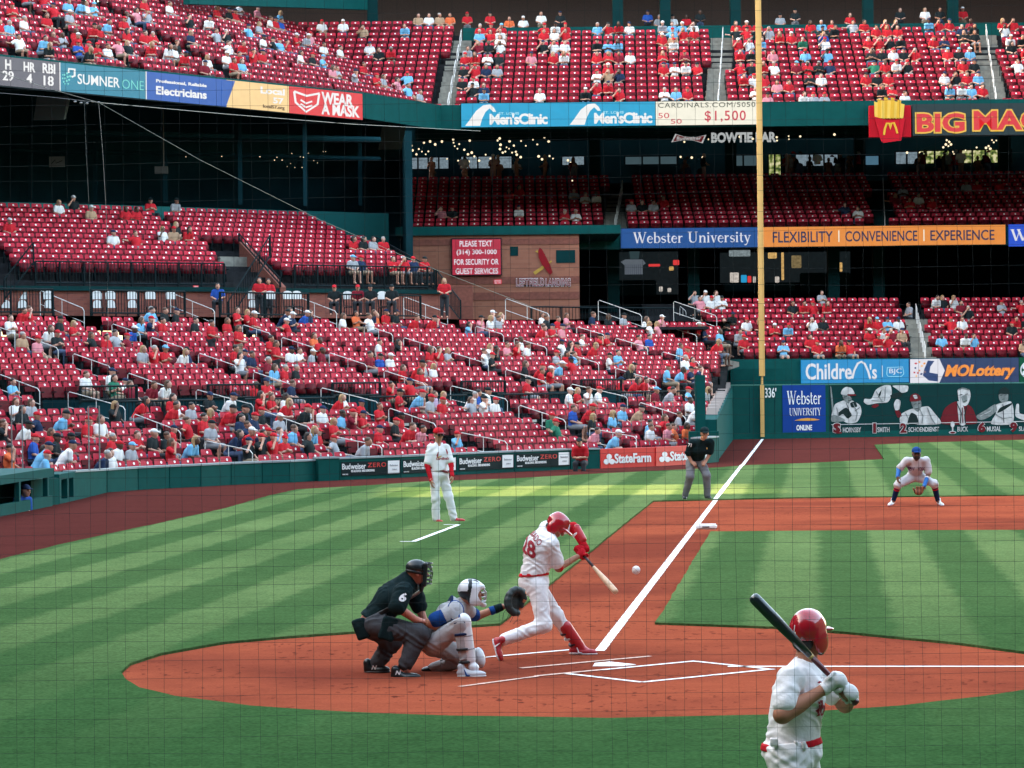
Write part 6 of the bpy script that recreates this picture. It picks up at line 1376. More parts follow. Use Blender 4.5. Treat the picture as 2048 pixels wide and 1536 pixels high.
# --- boards over the outfield wall
M_bw = paint('board_pure_white', 245, 245, 245, .85)
o = board('hospital_board', 'bright blue hospital board with white lettering above the outfield wall', 'advertising board', PG, ((1601, 720), (1815, 717.5), 767), led('screen_sky', srgb(12, 140, 204), .95), .10, .01)
letter(o, PG, (1609, 760, 1701, 726), 'Childre', L_w2, bold=.02, off=.125); shape(o, PG, stroke([(1702, 757), (1706, 741), (1713, 727), (1720, 723.5), (1727, 727.5), (1734, 743), (1738, 758)], 4), L_w2, 'arch_logo', .125)
letter(o, PG, (1737, 758.5, 1751, 728), "'s", L_w2, bold=.02, off=.125); letter(o, PG, (1776, 749.5, 1801, 737), 'BJC', L_w2, bold=.0, off=.125); panel(o, PG, 1761.6, 1762.6, 731, 754, L_w2, .125, 'divider')
q = [(1772, 735), (1803, 734), (1805, 748), (1800, 753), (1774, 753), (1771, 749)]; shape(o, PG, stroke(q+[q[0]], 1.0), led('screen_pale', srgb(170, 225, 240)), 'frame_line', .125)
o = board('lottery_board', 'navy lottery board with orange slanted lettering and white pentagon above the outfield wall', 'advertising board', PG, ((1817, 717.5), (2035, 715), 767), led('screen_lottery_navy', srgb(10, 44, 98), .9), .10, .01)
shape(o, PG, [(1818, 718.5), (1876, 717.5), (1887, 741), (1876, 766), (1818, 766)], L_w2, 'pentagon', .12); L_lb = led('screen_deep_blue', srgb(18, 52, 110)); L_lo = led('screen_lottery_orange', srgb(238, 142, 40))
shape(o, PG, [(1853, 721), (1866, 722), (1858, 733), (1856, 745), (1873, 748), (1873, 763), (1855, 761), (1843, 751), (1846, 738)], L_lb, 'logo', .135)
for k, (u, v) in enumerate(((1829, 727), (1836, 724), (1828, 736), (1841, 732), (1826, 745), (1836, 741), (1840, 748), (1830, 752), (1833, 746), (1846, 727), (1851, 735), (1847, 744))):
    shape(o, PG, ell(u, v, 2.2 if k % 3 else 3.2, 2.2, 4, k), (led('screen_lottery_red', srgb(200, 50, 60)), L_lo, L_lb, led('screen_peach', srgb(240, 180, 120)))[k % 4], 'logo_dot', .135)
letter(o, PG, (1887, 760, 2028, 728), 'MOLottery', L_lo, bold=.045, shear=.25, off=.125)
o = board('clover_board', 'green board with a white ring emblem at the right edge above the outfield wall', 'advertising board', PG, ((2036, 715), (2200, 713), 766.5), paint('clover_green', 20, 100, 70, .6), .10, .01)
shape(o, PG, stroke(ell(2052, 740, 13, 15, 24)+[ell(2052, 740, 13, 15, 24)[0]], 2), M_bw, 'ring', .12)
for u, v in ((2047, 734), (2047, 746), (2056, 734)): shape(o, PG, ell(u, v, 5, 5, 12), M_bw, 'clover', .12)
# --- painted outfield wall
PLM = Plane(LF0, LF1, .0)
M_mw = mat('mural_white', srgb(205, 205, 205, .8), .6, noise=.28, nscale=4); M_mg = mat('mural_grey', srgb(130, 140, 140, .7), .6, noise=.4, nscale=5); M_md = paint('mural_dark', 30, 52, 52, .6); M_mr = paint('mural_red', 120, 30, 40, .7); M_mb = mat('mural_board', (.004, .034, .034), .6, noise=.05, nscale=2, spec=.06)
letter(wall_o, PLM, (1529.5, 795.5, 1549, 775.5), '336', M_bw, bold=.01, off=.006); letter(wall_o, PLM, (1550, 783, 1552, 776), "'", M_bw, off=.006)
o = board('university_board', 'blue university panel on the outfield wall beside the foul pole', 'advertising board', PLM, ((1564, 770.5), (1650, 769.5), 869), paint('panel_blue', 18, 66, 150, .75), .02, .004)
serif(o, PLM, (1573, 809.5, 1641, 780.5), 'Webster', M_bw, .03); serif(o, PLM, (1578, 832, 1641, 815), 'UNIVERSITY', M_bw, .03)
shape(o, PLM, [(1588, 841), (1600, 837.5), (1614, 836), (1628, 837), (1639, 839.5), (1628, 841), (1614, 841.5), (1600, 841.5)], paint('panel_gold', 235, 165, 70, .8), 'swoosh', .03); letter(o, PLM, (1592, 861, 1623, 849.5), 'ONLINE', M_bw, bold=.03, off=.03)
z8 = lambda pts: [(1600+x/4.571, 640+y/4.571) for x, y in pts]
mu = board('wall_mural', 'painted row of old time ballplayers with names on the outfield wall', 'mural', PLM, ((1658, 770), (2120, 766), 868), M_mb, .004, .004)
def smooth(pts, n=4):
    out = []; N = len(pts)
    for i in range(N):
        p0, p1, p2, p3 = (np.array(pts[(i+k) % N], float) for k in (-1, 0, 1, 2))
        for t in [k/n for k in range(n)]: out.append(tuple(.5*((2*p1)+(p2-p0)*t*.8+(2*p0-5*p1+4*p2-p3)*t*t*.8+(3*p1-p0-3*p2+p3)*t**3*.8+(p2-p1)*t*.4*0)) if False else tuple(p1+(p2-p1)*(3*t*t-2*t**3)+.35*((p2-p0)*(t**3-2*t*t+t)+(p3-p1)*(t**3-t*t))))
    return out
def mp_(pts, m, off): shape(mu, PLM, z8(smooth(pts)), m, 'painted_figure', off)
# five generic figures
mp_([(275, 620), (285, 630), (308, 850), (295, 880)], M_mg, .012); mp_([(290, 850), (320, 770), (400, 735), (470, 735), (545, 780), (558, 850), (520, 930), (440, 945), (350, 905), (285, 925)], M_mw, .012)
mp_([(345, 850), (420, 800), (470, 870), (430, 900), (390, 860), (350, 880)], M_md, .018); mp_([(385, 685), (440, 690), (470, 720), (440, 765), (405, 740)], M_mg, .018); mp_([(375, 680), (385, 635), (420, 612), (470, 625), (492, 680)], M_mw, .020); mp_([(430, 678), (500, 678), (505, 692), (440, 694)], M_mr, .024); mp_([(455, 760), (500, 745), (520, 790), (470, 800)], M_md, .018); mp_([(285, 880), (320, 870), (400, 905), (400, 925), (290, 930)], M_mg, .016)
mp_([(580, 750), (590, 720), (650, 720), (690, 640), (760, 600), (825, 600), (835, 680), (800, 750), (700, 760), (620, 775)], M_mw, .012); mp_([(845, 600), (980, 600), (980, 650), (930, 665), (880, 630)], M_mw, .012); mp_([(710, 690), (740, 640), (735, 680), (720, 710)], M_md, .018); mp_([(650, 790), (690, 765), (720, 780), (680, 805)], M_mr, .012); mp_([(820, 690), (900, 660), (940, 680), (860, 720)], M_md, .014)
mp_([(925, 860), (1010, 815), (1090, 800), (1170, 790), (1225, 850), (1280, 950), (930, 950)], M_mw, .012); mp_([(1010, 850), (1060, 870), (1080, 950), (980, 950)], M_md, .018); mp_([(855, 770), (880, 725), (915, 740), (905, 815), (870, 825)], M_mw, .012); mp_([(865, 825), (905, 830), (930, 880), (890, 890)], M_mr, .012); mp_([(1015, 745), (1095, 730), (1105, 790), (1075, 840), (1035, 810)], M_mg, .018); mp_([(1005, 745), (1010, 690), (1050, 670), (1090, 690), (1100, 735)], M_mr, .022); mp_([(1030, 690), (1060, 685), (1070, 715), (1045, 720)], M_mw, .028)
mp_([(1295, 950), (1305, 840), (1340, 790), (1425, 745), (1560, 790), (1610, 900), (1600, 950)], M_mr, .012); mp_([(1435, 745), (1490, 790), (1510, 950), (1455, 950)], M_mw, .018); mp_([(1440, 680), (1440, 640), (1490, 620), (1545, 640), (1555, 700), (1530, 770), (1495, 785), (1450, 740)], M_mw, .022); mp_([(1470, 700), (1520, 690), (1525, 740), (1490, 760)], M_mg, .026)
mp_([(1745, 950), (1790, 850), (1770, 790), (1830, 760), (1925, 745), (1950, 830), (1935, 950)], M_mw, .012); mp_([(1605, 880), (1700, 820), (1780, 770), (1795, 830), (1720, 890), (1650, 915)], M_mg, .016); mp_([(1815, 680), (1895, 670), (1895, 735), (1850, 755), (1820, 730)], M_mg, .018); mp_([(1815, 670), (1830, 630), (1870, 612), (1905, 640), (1908, 675)], M_md, .022); mp_([(1800, 850), (1830, 800), (1925, 760), (1930, 775), (1850, 830)], M_md, .018)
mp_([(1965, 860), (1975, 775), (1998, 770), (2003, 850), (2060, 870), (2060, 920), (1980, 890)], M_mw, .012)
for pts, wd, m in (([(395, 705), (425, 700)], 6, M_md), ([(440, 735), (465, 735)], 5, M_md), ([(330, 800), (350, 870), (345, 905)], 6, M_mg), ([(480, 760), (520, 850), (505, 920)], 7, M_mg), ([(420, 760), (445, 830), (440, 900)], 5, M_md), ([(540, 800), (500, 830)], 5, M_md), ([(690, 650), (740, 735)], 6, M_mg), ([(780, 610), (770, 740)], 5, M_mg), ([(650, 735), (760, 745)], 6, M_mg), ([(1035, 770), (1060, 765)], 5, M_md), ([(1075, 765), (1095, 760)], 5, M_md), ([(1050, 810), (1080, 808)], 5, M_md), ([(1090, 810), (1120, 880), (1110, 945)], 6, M_mg), ([(1160, 800), (1200, 900), (1230, 950)], 7, M_mg), ([(960, 850), (985, 900)], 6, M_mg),
                     ([(1455, 685), (1480, 680)], 6, M_md), ([(1505, 680), (1530, 675)], 6, M_md), ([(1490, 745), (1520, 738)], 6, M_md), ([(1440, 640), (1480, 622), (1540, 640)], 12, M_mg), ([(1430, 760), (1470, 850), (1460, 945)], 8, M_md), ([(1520, 790), (1500, 870), (1508, 945)], 8, M_md), ([(1480, 800), (1484, 940)], 7, M_mr), ([(1825, 690), (1845, 687)], 5, M_md), ([(1865, 687), (1885, 683)], 5, M_md), ([(1840, 725), (1865, 722)], 5, M_md), ([(1780, 860), (1850, 900), (1930, 890)], 7, M_mg), ([(1850, 770), (1860, 940)], 5, M_md), ([(1640, 880), (1740, 830)], 5, M_mw)):
    shape(mu, PLM, z8(stroke(pts, wd)), m, 'painted_figure', .034)
panel(mu, PLM, 1662, 2100, 848.6, 850, M_mw, .030, 'white_line', vt1=846.5)
for bx, tx in (((1685, 865, 1721, 854.5), 'HORNSBY'), ((1754, 864.5, 1778, 854), 'SMITH'), ((1816, 864, 1877, 853.5), 'SCHOENDIENST'), ((1914, 863.5, 1935, 853), 'BUCK'), ((1973, 863, 2001, 852.5), 'MUSIAL'), ((2037, 862, 2086, 852), 'SLAUGHTER')): letter(mu, PLM, bx, tx, M_mw, bold=.012, off=.03)
for bx, tx in (((1744, 867, 1752, 845), '1'), ((1798, 867, 1813, 845), '2'), ((1954, 866, 1971, 843), '6'), ((2018, 866, 2034, 843), '9'), ((1664, 867, 1681, 845), 'S')):
    letter(mu, PLM, bx, tx, M_mw, bold=.09, off=.032); s_ = 1.2; letter(mu, PLM, (bx[0]+s_, bx[1]-s_, bx[2]-s_, bx[3]+s_), tx, M_mr, bold=.05, off=.046)
letter(mu, PLM, (1671, 867, 1682, 850), 'L', M_mr, bold=.02, off=.06)
shape(mu, PLM, ell(1904, 849, 4, 6, 14), M_mw, 'microphone', .034); shape(mu, PLM, ell(1904, 865, 7.5, 3.2, 14), M_mw, 'microphone', .034); shape(mu, PLM, [(1903, 853), (1905.5, 853), (1905.5, 864), (1903, 864)], M_mw, 'microphone', .036); shape(mu, PLM, ell(1904, 865, 5, 1.8, 12), M_mr, 'microphone', .05)
# --- landing signs
PLs = Plane(at(800, 500, Ld), at(1200, 500, Ld), 0.0)
o = board('message_board', 'red message board with four lines of white text on the brick pavilion', 'sign', PLs, ((902, 477), (1003, 476), 552), M_black, .12, .03)
PLt = Plane(at(800, 500, Ld), at(1200, 500, Ld), .15); panel(o, PLt, 904, 1001, 479, 550, led('screen_crimson', srgb(178, 20, 52), .9), .002)
for bx, tx in (((919, 493.5, 984, 481), 'PLEASE TEXT'), ((913, 512, 993, 498.5), '(314) 300-1000'), ((908, 530, 997, 517.5), 'FOR SECURITY OR'), ((911, 548.5, 996, 536), 'GUEST SERVICES')): letter(o, PLt, bx, tx, L_w2, bold=.02, off=.02)
o = board('landing_sign', 'red letters edged in white reading along the tan brick pavilion wall', 'sign', PLs, ((1033, 570), (1140, 569), 572), M_black, .03, .002)
M_lr = paint('letter_red', 165, 45, 55, .7)
for bx, tx in (((1032, 574, 1088, 556), 'LEFTFIELD'), ((1091, 574, 1141, 556), 'LANDING')):
    letter(o, PLs, bx, tx, M_bw, bold=.05, off=.04, space=1.12); letter(o, PLs, (bx[0]+.6, bx[1]-1.0, bx[2]-.6, bx[3]+1.0), tx, M_lr, bold=.005, off=.056, space=1.12)
o = board('bird_sign', 'red bird perched on a yellow bat over the landing letters', 'sign', PLs, ((1082, 508), (1090, 508), 520), M_black, .03, .002)
shape(o, PLs, stroke([(1068, 547), (1085, 535), (1103, 522)], [7, 6, 3]), paint('bat_yellow', 215, 170, 80, .7), 'bat', .04); shape(o, PLs, [(1079, 495), (1084, 499), (1092, 514), (1100, 530), (1105, 545), (1100, 550), (1092, 540), (1083, 528), (1077, 515), (1076, 503)], paint('bird_red', 160, 30, 40, .7), 'bird', .06)
shape(o, PLs, [(1075, 500), (1070, 503), (1076, 506)], MATS['bat_yellow'], 'beak', .06)
o = board('notice_sign', 'small bright red notice under the red message board', 'sign', PLs, ((987, 559), (1003, 559), 568), led('sign_notice_red', srgb(215, 55, 70)), .03); letter(o, PLs, (988.5, 563.3, 1001.5, 560.3), 'SECTION', L_w2, bold=.02, off=.04); letter(o, PLs, (988.5, 567.2, 1001.5, 564.5), '165-170', L_w2, bold=.02, off=.04)
PCb = Plane(cpl(0)[0], cpl(0)[1], .02)
o = board('notice_sign', 'small red notice on the brick concourse wall under the second tier', 'sign', PCb, ((386, 571), (396, 571), 582), led('sign_notice_red', srgb(215, 55, 70)), .03); letter(o, PCb, (387, 576, 395, 572.5), 'AISLE', L_w2, off=.04)
letter(o, PCb, (387, 581, 394, 577.5), '161', L_w2, off=.04)
# --- things in the dark concourses: windows, bulbs, speakers
def window(u0, v0, u1, v1, y, m, label, nm=3):
    p, q = at(u0, v1, y), at(u1, v0, y); w_, h_ = q.x-p.x, q.z-p.z; mb = MB(); mb.box((0, -.02, 0), (w_, 0, h_)); o = mb.build('window', [m]); o.location = (p.x, y, p.z); tag(o, label, 'window')
    f = MB()
    for k in range(nm+1): f.box((w_*k/nm-.05, -.10, -.05), (w_*k/nm+.05, -.021, h_+.05))
    for k in range(nm): f.box((w_*k/nm+.05, -.10, -.08), (w_*(k+1)/nm-.05, -.021, 0)); f.box((w_*k/nm+.05, -.10, h_), (w_*(k+1)/nm-.05, -.021, h_+.08))
    f.build('window_frame', [M_black], o); return o
Wn = led('window_daylight', srgb(140, 160, 172), .62, .4)
def green_win():
    m = bpy.data.materials.new('window_trees'); m.use_nodes = True; n = m.node_tree.nodes; l = m.node_tree.links; b = n['Principled BSDF']; b.inputs['Base Color'].default_value = (.01, .01, .01, 1)
    tc = n.new('ShaderNodeTexCoord'); t = n.new('ShaderNodeTexNoise'); t.inputs['Scale'].default_value = 4; t.inputs['Detail'].default_value = 6; r = n.new('ShaderNodeValToRGB'); l.new(tc.outputs['Object'], t.inputs[0]); l.new(t.outputs[0], r.inputs[0])
    e = r.color_ramp.elements; e[0].position = .38; e[0].color = (.03, .06, .02, 1); e[1].position = .62; e[1].color = (.75, .70, .40, 1); x = e.new(.5); x.color = (.22, .28, .06, 1)
    l.new(r.outputs[0], b.inputs['Emission Color']); b.inputs['Emission Strength'].default_value = .9/EXPO; MATS['window_trees'] = m; return m
Wg = green_win()
for a in ((815, 315, 898, 338, Wn, 'pale window with posts at the left end of the bar concourse', 4), (921, 313, 1024, 337, Wn, 'long pale window behind the hanging bulbs', 3), (1123, 313, 1169, 330, Wn, 'narrow pale window right of the hanging bulbs', 2), (1249, 313, 1354, 329, led('window_dim', srgb(60, 78, 84)), 'dim window with lit signs under the turquoise screen', 3), (1454, 311, 1518, 332, led('window_dim', srgb(60, 78, 84)), 'dim window left of the foul pole', 2), (1536, 309, 1562, 350, Wg, 'tall narrow window showing trees right of the foul pole', 2),
          (1590, 309, 1676, 332, Wn, 'pale window right of the foul pole', 3), (1728, 312, 1758, 330, led('window_blue', srgb(70, 105, 125)), 'small bluish window under the fries emblem', 1), (1790, 304, 1836, 328, Wn, 'grey window left of the tree windows', 2), (1838, 302, 1899, 327, Wg, 'window showing green trees under the burger board', 2), (1918, 300, 2022, 326, Wg, 'long window showing green trees at the right of the bar concourse', 4)): window(*a[:4], 172.9, *a[4:])
bulbm = led('bulb_glow', (1.0, .82, .52), 1.5, 0)
Z = [(700, '333,793 355,822 357,853 365,880 388,903 402,872 420,887 442,903 458,886 432,835 468,828 498,845 537,828 603,817 605,835 612,855 628,870 638,843 668,876 690,903 712,893 700,823 727,915 632,940 567,930 793,905 820,928 755,940 693,945 603,775', 'string of warm bulbs looping under the bend of the upper deck'),
     (700, '863,822 875,810 880,847 877,872 893,893 908,887 915,862 930,870 948,893 970,888 975,905 998,920 933,827 958,852 1000,825 1028,853 1070,818 1095,845 1137,803 1162,828 1103,915 1123,932 1167,913 1187,928 1240,1057 1300,1057 1238,1083 1207,1110 1275,938 1293,953', 'string of warm bulbs under the turquoise clinic adverts'),
     (1348, '38,918 103,922 168,922 322,762 600,803 602,822 670,797 672,815 735,780 738,798 938,787 385,800 460,812 60,830 200,815', 'string of warm bulbs around the bar letters'),
     (1348, '1595,820 1610,830 1590,845 1620,845 1575,862 1605,855 1860,820 1885,822 1870,833 1840,855 1825,865 1850,870 1363,893 1438,893 1632,888 1637,900 1705,880 1770,863', 'clusters of warm bulbs under the burger board'),
     (0, '1087,917 1297,915 1407,917 1520,917 1620,920 1707,898 1803,897 1890,887 1905,887 1757,917 1775,920 1605,937 1650,937 1835,940 1857,953 1700,957 1680,975 1725,980 1767,980', 'string of faint bulbs in the dark suites above the second tier')]
for ou, s, lb in Z:
    P = [tuple(map(float, q.split(','))) for q in s.split()]; y0 = 158 if ou else 134; W = [at(ou+x*.3418, y*.3418, y0+(k % 5)*1.5*(1 if ou else .3)) for k, (x, y) in enumerate(P)]
    root = empty('string_light', W[0]); tag(root, lb, 'string light', 'strings of warm bulbs under the decks')
    mb = MB(); ws = sorted(W, key=lambda p: p.x); mb.tube([p+Vector((0, 0, .09))-W[0] for p in ws], .006, 3); mb.build('wire', [M_black], root)
    for k, p in enumerate(W):
        mb = MB(); q = p-W[0]; mb.ball(q, (.055 if ou else .018)*(1+.3*math.sin(k*7)), 8, 6); mb.build('bulb', [bulbm], root, True)
def speaker(u0, v0, u1, v1, y, label):
    p, q = at(u0, v1, y), at(u1, v0, y); mb = MB(); w_, h_ = q.x-p.x, q.z-p.z; mb.hexa([(0, .1, 0), (w_*.85, .1, 0), (w_*.85, .7, .1), (0, .7, .1), (w_*.15, -.35, h_), (w_, -.35, h_), (w_, .5, h_), (w_*.15, .5, h_)])
    o = mb.build('speaker', [mat('speaker_grille', (.07, .10, .10), .7)]); o.location = p; tag(o, label, 'speaker'); mb = MB()
    for t in (.35, .8): mb.tube([(w_*t, 0, h_), (w_*t, 0, h_+.6)], .04, 6)
    mb.build('bracket', [M_black], o)
speaker(756, 254, 811, 299, 145, 'grey loudspeaker panel hanging under the bend of the upper deck'); speaker(66, 194, 137, 240, 124, 'dark loudspeaker panel hanging under the left ribbon screen')
p = at(98, 334, 133); mb = MB(); q = at(129, 313, 133); mb.box((0, 0, 0), (q.x-p.x, .05, q.z-p.z)); o = mb.build('suite_sign', [paint('sign_grey_white', 175, 180, 180, .5)]); o.location = p; tag(o, 'small white sign with dark script in the dark suites at the left', 'sign')
mb = MB(); w_, h_ = q.x-p.x, q.z-p.z; mb.tube([(w_*.15, -.01, h_*.3), (w_*.4, -.01, h_*.7), (w_*.45, -.01, h_*.35), (w_*.85, -.01, h_*.6)], .02, 4); mb.build('script', [M_black], o)
p = at(309, 347, 133); mb = MB(); mb.box((0, 0, 0), (.58, .3, .32)); mb.tube([(.4, .15, .32), (.4, .15, 2.9)], .03, 5); o = mb.build('hanging_screen', [mat('dim_metal', (.12, .12, .11), .5)]); o.location = p; tag(o, 'small screen hanging on a rod in the dark suites', 'screen')
# lower dark concourse: displays and goods, lit by their own emission
def thing_box(name, label, cat, u0, v0, u1, v1, y, m, dp=.2):
    p, q = at(u0, v1, y), at(u1, v0, y); bm = bmesh.new(); bmesh.ops.create_cube(bm, size=1); bmesh.ops.scale(bm, vec=(q.x-p.x, dp, q.z-p.z), verts=bm.verts); bmesh.ops.bevel(bm, geom=bm.edges[:], offset=min(q.x-p.x, q.z-p.z, dp)*.12, segments=2, affect='EDGES'); me = bpy.data.meshes.new(name); bm.to_mesh(me); bm.free(); me.materials.append(m); o = link(bpy.data.objects.new(name, me)); o.location = (p+q)/2; return tag(o, label, cat)
yj = 158
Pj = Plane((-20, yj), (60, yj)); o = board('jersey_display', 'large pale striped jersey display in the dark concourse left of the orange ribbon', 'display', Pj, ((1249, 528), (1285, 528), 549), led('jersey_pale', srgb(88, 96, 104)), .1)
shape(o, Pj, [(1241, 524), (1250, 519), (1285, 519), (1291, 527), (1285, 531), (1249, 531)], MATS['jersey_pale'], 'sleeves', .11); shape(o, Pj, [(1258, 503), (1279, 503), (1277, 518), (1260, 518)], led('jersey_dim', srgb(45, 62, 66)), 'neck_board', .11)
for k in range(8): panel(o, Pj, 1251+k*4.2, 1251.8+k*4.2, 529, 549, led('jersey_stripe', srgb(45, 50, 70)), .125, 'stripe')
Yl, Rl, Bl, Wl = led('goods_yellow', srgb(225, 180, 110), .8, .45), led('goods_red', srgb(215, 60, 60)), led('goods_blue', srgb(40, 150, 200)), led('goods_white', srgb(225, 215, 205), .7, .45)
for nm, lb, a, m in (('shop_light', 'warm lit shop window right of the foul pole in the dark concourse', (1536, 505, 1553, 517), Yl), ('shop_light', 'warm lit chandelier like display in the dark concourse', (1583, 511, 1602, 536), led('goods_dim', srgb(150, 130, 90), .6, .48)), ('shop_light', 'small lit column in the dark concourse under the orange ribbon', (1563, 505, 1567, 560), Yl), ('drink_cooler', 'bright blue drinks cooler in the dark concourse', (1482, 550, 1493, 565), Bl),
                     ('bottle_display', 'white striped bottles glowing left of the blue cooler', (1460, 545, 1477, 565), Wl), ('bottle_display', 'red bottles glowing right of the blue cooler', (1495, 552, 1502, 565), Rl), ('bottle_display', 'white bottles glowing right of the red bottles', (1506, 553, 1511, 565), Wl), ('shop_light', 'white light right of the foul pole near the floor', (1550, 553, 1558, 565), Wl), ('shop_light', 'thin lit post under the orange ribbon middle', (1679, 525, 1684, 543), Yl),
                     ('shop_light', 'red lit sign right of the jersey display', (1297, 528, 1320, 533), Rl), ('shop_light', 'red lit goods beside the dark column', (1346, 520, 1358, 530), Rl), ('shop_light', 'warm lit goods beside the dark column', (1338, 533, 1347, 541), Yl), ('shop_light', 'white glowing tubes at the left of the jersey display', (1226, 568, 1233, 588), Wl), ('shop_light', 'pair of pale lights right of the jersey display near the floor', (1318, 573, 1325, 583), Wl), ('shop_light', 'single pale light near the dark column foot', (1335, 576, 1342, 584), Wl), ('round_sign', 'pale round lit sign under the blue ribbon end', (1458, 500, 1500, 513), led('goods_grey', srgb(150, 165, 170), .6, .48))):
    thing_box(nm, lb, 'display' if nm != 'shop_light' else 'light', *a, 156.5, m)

# beams, ducts and lamps under the decks
for k, (v, y, r) in enumerate(((262, 154, .16), (272, 160, .14), (280, 166, .12))):
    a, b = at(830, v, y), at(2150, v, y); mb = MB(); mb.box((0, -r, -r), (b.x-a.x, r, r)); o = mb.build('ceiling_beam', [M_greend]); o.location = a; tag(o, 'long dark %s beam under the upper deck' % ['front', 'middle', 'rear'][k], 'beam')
for k, (v, y, r) in enumerate(((262, 131, .14), (300, 134, .10))):
    a, b = at(20, v, y), at(760, v+18, y+6); mb = MB(); mb.tube([(0, 0, 0), b-a], r, 8); o = mb.build('ceiling_duct', [M_dark]); o.location = a; tag(o, ['upper', 'lower'][k]+' dark duct along the ceiling of the left suites', 'duct')
for k, u in enumerate((60, 190, 330, 480, 610, 720)):
    p = at(u, 330+u*.02, 134.5 if u < 700 else 141); mb = MB(); mb.box((-.09, -.09, -1.6), (.09, .09, 3.2)); o = mb.build('suite_mullion', [M_dark]); o.location = p; tag(o, 'slim dark post dividing the suites, %s from the left' % ORD[k], 'post')

Lsw = led('shop_wall_glow', srgb(20, 27, 30), 1, .3)  # added shop walls emit faintly, standing in for backlight
for nm, lb, a, m in (('shop_wall', 'faintly self-glowing shop wall behind the glowing goods right of the dark column', (1440, 503, 1700, 566), Lsw), ('shop_wall', 'faintly self-glowing shop wall behind the jersey display', (1216, 503, 1356, 590), Lsw)):
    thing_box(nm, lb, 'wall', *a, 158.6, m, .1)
for nm, lb, a in (('shop_counter', 'dark counter under the glowing bottles', (1446, 566, 1590, 585)), ('shop_counter', 'dark counter under the small lit column', (1600, 545, 1700, 585)), ('shop_counter', 'dark counter under the jersey display', (1236, 560, 1312, 592))):
    thing_box(nm, lb, 'counter', *a, 157.4, M_dark, .5)
# ---------------------------------------------------------------- spectators
def seated(pose):
    """(body, shirt, trousers) primitive lists; seat at origin, facing +X"""
    lean = {'lap': .02, 'forward': .30, 'crossed': -.04, 'raised': .0, 'back': -.10, 'turned': .05, 'stand': 0}[pose]
    st = pose == 'stand'
    pel = V3((-.02, 0, .52 if not st else .92)); che = pel+V3((lean*.6-.02, 0, .27)); nk = pel+V3((lean*1.0-.01, 0, .47)); hd = nk+V3((.04+lean*.2, 0, .15))
    sR, sL = nk+V3((-.01, -.18, -.05)), nk+V3((-.01, .18, -.05))
    if st: kR, kL, aR, aL = V3((.02, -.10, .48)), V3((.02, .10, .48)), V3((0, -.11, .05)), V3((0, .11, .05))
    else: kR, kL, aR, aL = V3((.42, -.12, .50)), V3((.42, .13, .50)), V3((.40, -.12, .06)), V3((.43, .14, .06))
    hR, hL = pel+V3((0, -.09, -.02)), pel+V3((0, .09, -.02))
    if pose == 'forward': eR, eL, wR, wL = V3((.26, -.20, .68)), V3((.26, .20, .68)), V3((.44, -.03, .66)), V3((.44, .03, .68))
    elif pose == 'crossed': eR, eL, wR, wL = che+V3((.06, -.25, -.05)), che+V3((.06, .25, -.05)), che+V3((.20, .08, .0)), che+V3((.20, -.08, .03))
    elif pose == 'raised': eR, eL, wR, wL = sR+V3((.20, -.12, -.12)), che+V3((.05, .25, -.08)), hd+V3((.12, -.06, -.02)), V3((.26, .08, .60))
    elif pose == 'back': eR, eL, wR, wL = che+V3((-.02, -.34, .05)), che+V3((.05, .25, -.08)), che+V3((-.02, -.58, .08)), V3((.26, .08, .60))
    else: eR, eL, wR, wL = che+V3((.05, -.25, -.08)), che+V3((.05, .25, -.08)), V3((.27, -.07, pel[2]+.10)), V3((.27, .07, pel[2]+.10))
    Fh = frame(V3((1, {'turned': .8, 'crossed': -.4}.get(pose, .1), -.05)), UPZ)
    body = torso(pel, che, nk, sR, sL, .95)+limb(sR, eR, wR, .05, .042, .034)+limb(sL, eL, wL, .05, .042, .034)+limb(hR, kR, aR, .085, .06, .045)+limb(hL, kL, aL, .085, .06, .045)+[('c', nk, hd, .055, .055, .03)]+head_prims(hd, Fh, 1.1)
    body += [('e', wR, np.eye(3), (.045, .04, .04), .03), ('e', wL, np.eye(3), (.045, .04, .04), .03), ('c', aR, aR+V3((.15, 0, -.02)), .045, .04), ('c', aL, aL+V3((.15, 0, -.02)), .045, .04)]
    shirt = torso(pel, che, nk, sR, sL, 1.02, .02)+[('c', sR, sR+(eR-sR)*.75, .075, .072, .04), ('c', sL, sL+(eL-sL)*.75, .075, .072, .04)]
    tr = [('e', pel, np.eye(3), (.18, .18, .13), .04)]+limb(hR, kR, aR, .105, .082, .065)+limb(hL, kL, aL, .105, .082, .065)
    sh = [('e', pel, np.eye(3), (.18, .18, .13), .04), ('c', hR, hR+(kR-hR)*.9, .108, .095), ('c', hL, hL+(kL-hL)*.9, .108, .095)]
    L = lambda x, y, z: hd+Fh@(V3((x, y, z))*1.1)
    hs = [('e', L(0, -.02, .045), Fh, (.092, .105, .088), .02)]
    hl = hs+[('c', L(.06, -.05, 0), L(.075, -.03, -.17), .045, .04, .03), ('c', L(-.06, -.05, 0), L(-.075, -.03, -.17), .045, .04, .03), ('c', L(0, -.08, 0), L(0, -.09, -.17), .06, .05, .03)]
    cp = [('e', L(0, -.01, .055), Fh, (.098, .115, .088), .02), ('e', L(0, .11, .045), Fh, (.08, .09, .018), .02)]
    fr = lambda P, f: np.maximum(f, np.minimum((P-L(0, .055, 0))@Fh[:, 1], -((P-L(0, 0, .055))@Fh[:, 2])*1.0)) 
    return dict(body=(body, None), shirt=(shirt, cut(pel+V3((0, 0, .0)), (0, 0, -1))), trousers=(tr, None), shorts=(sh, None), short=(hs, fr), long=(hl, fr), cap=(cp, lambda P, f: np.maximum(f, -((P-L(0, 0, .030))@Fh[:, 2]))))
POSES = ['lap', 'forward', 'crossed', 'raised', 'back', 'turned', 'stand']
PM = {}
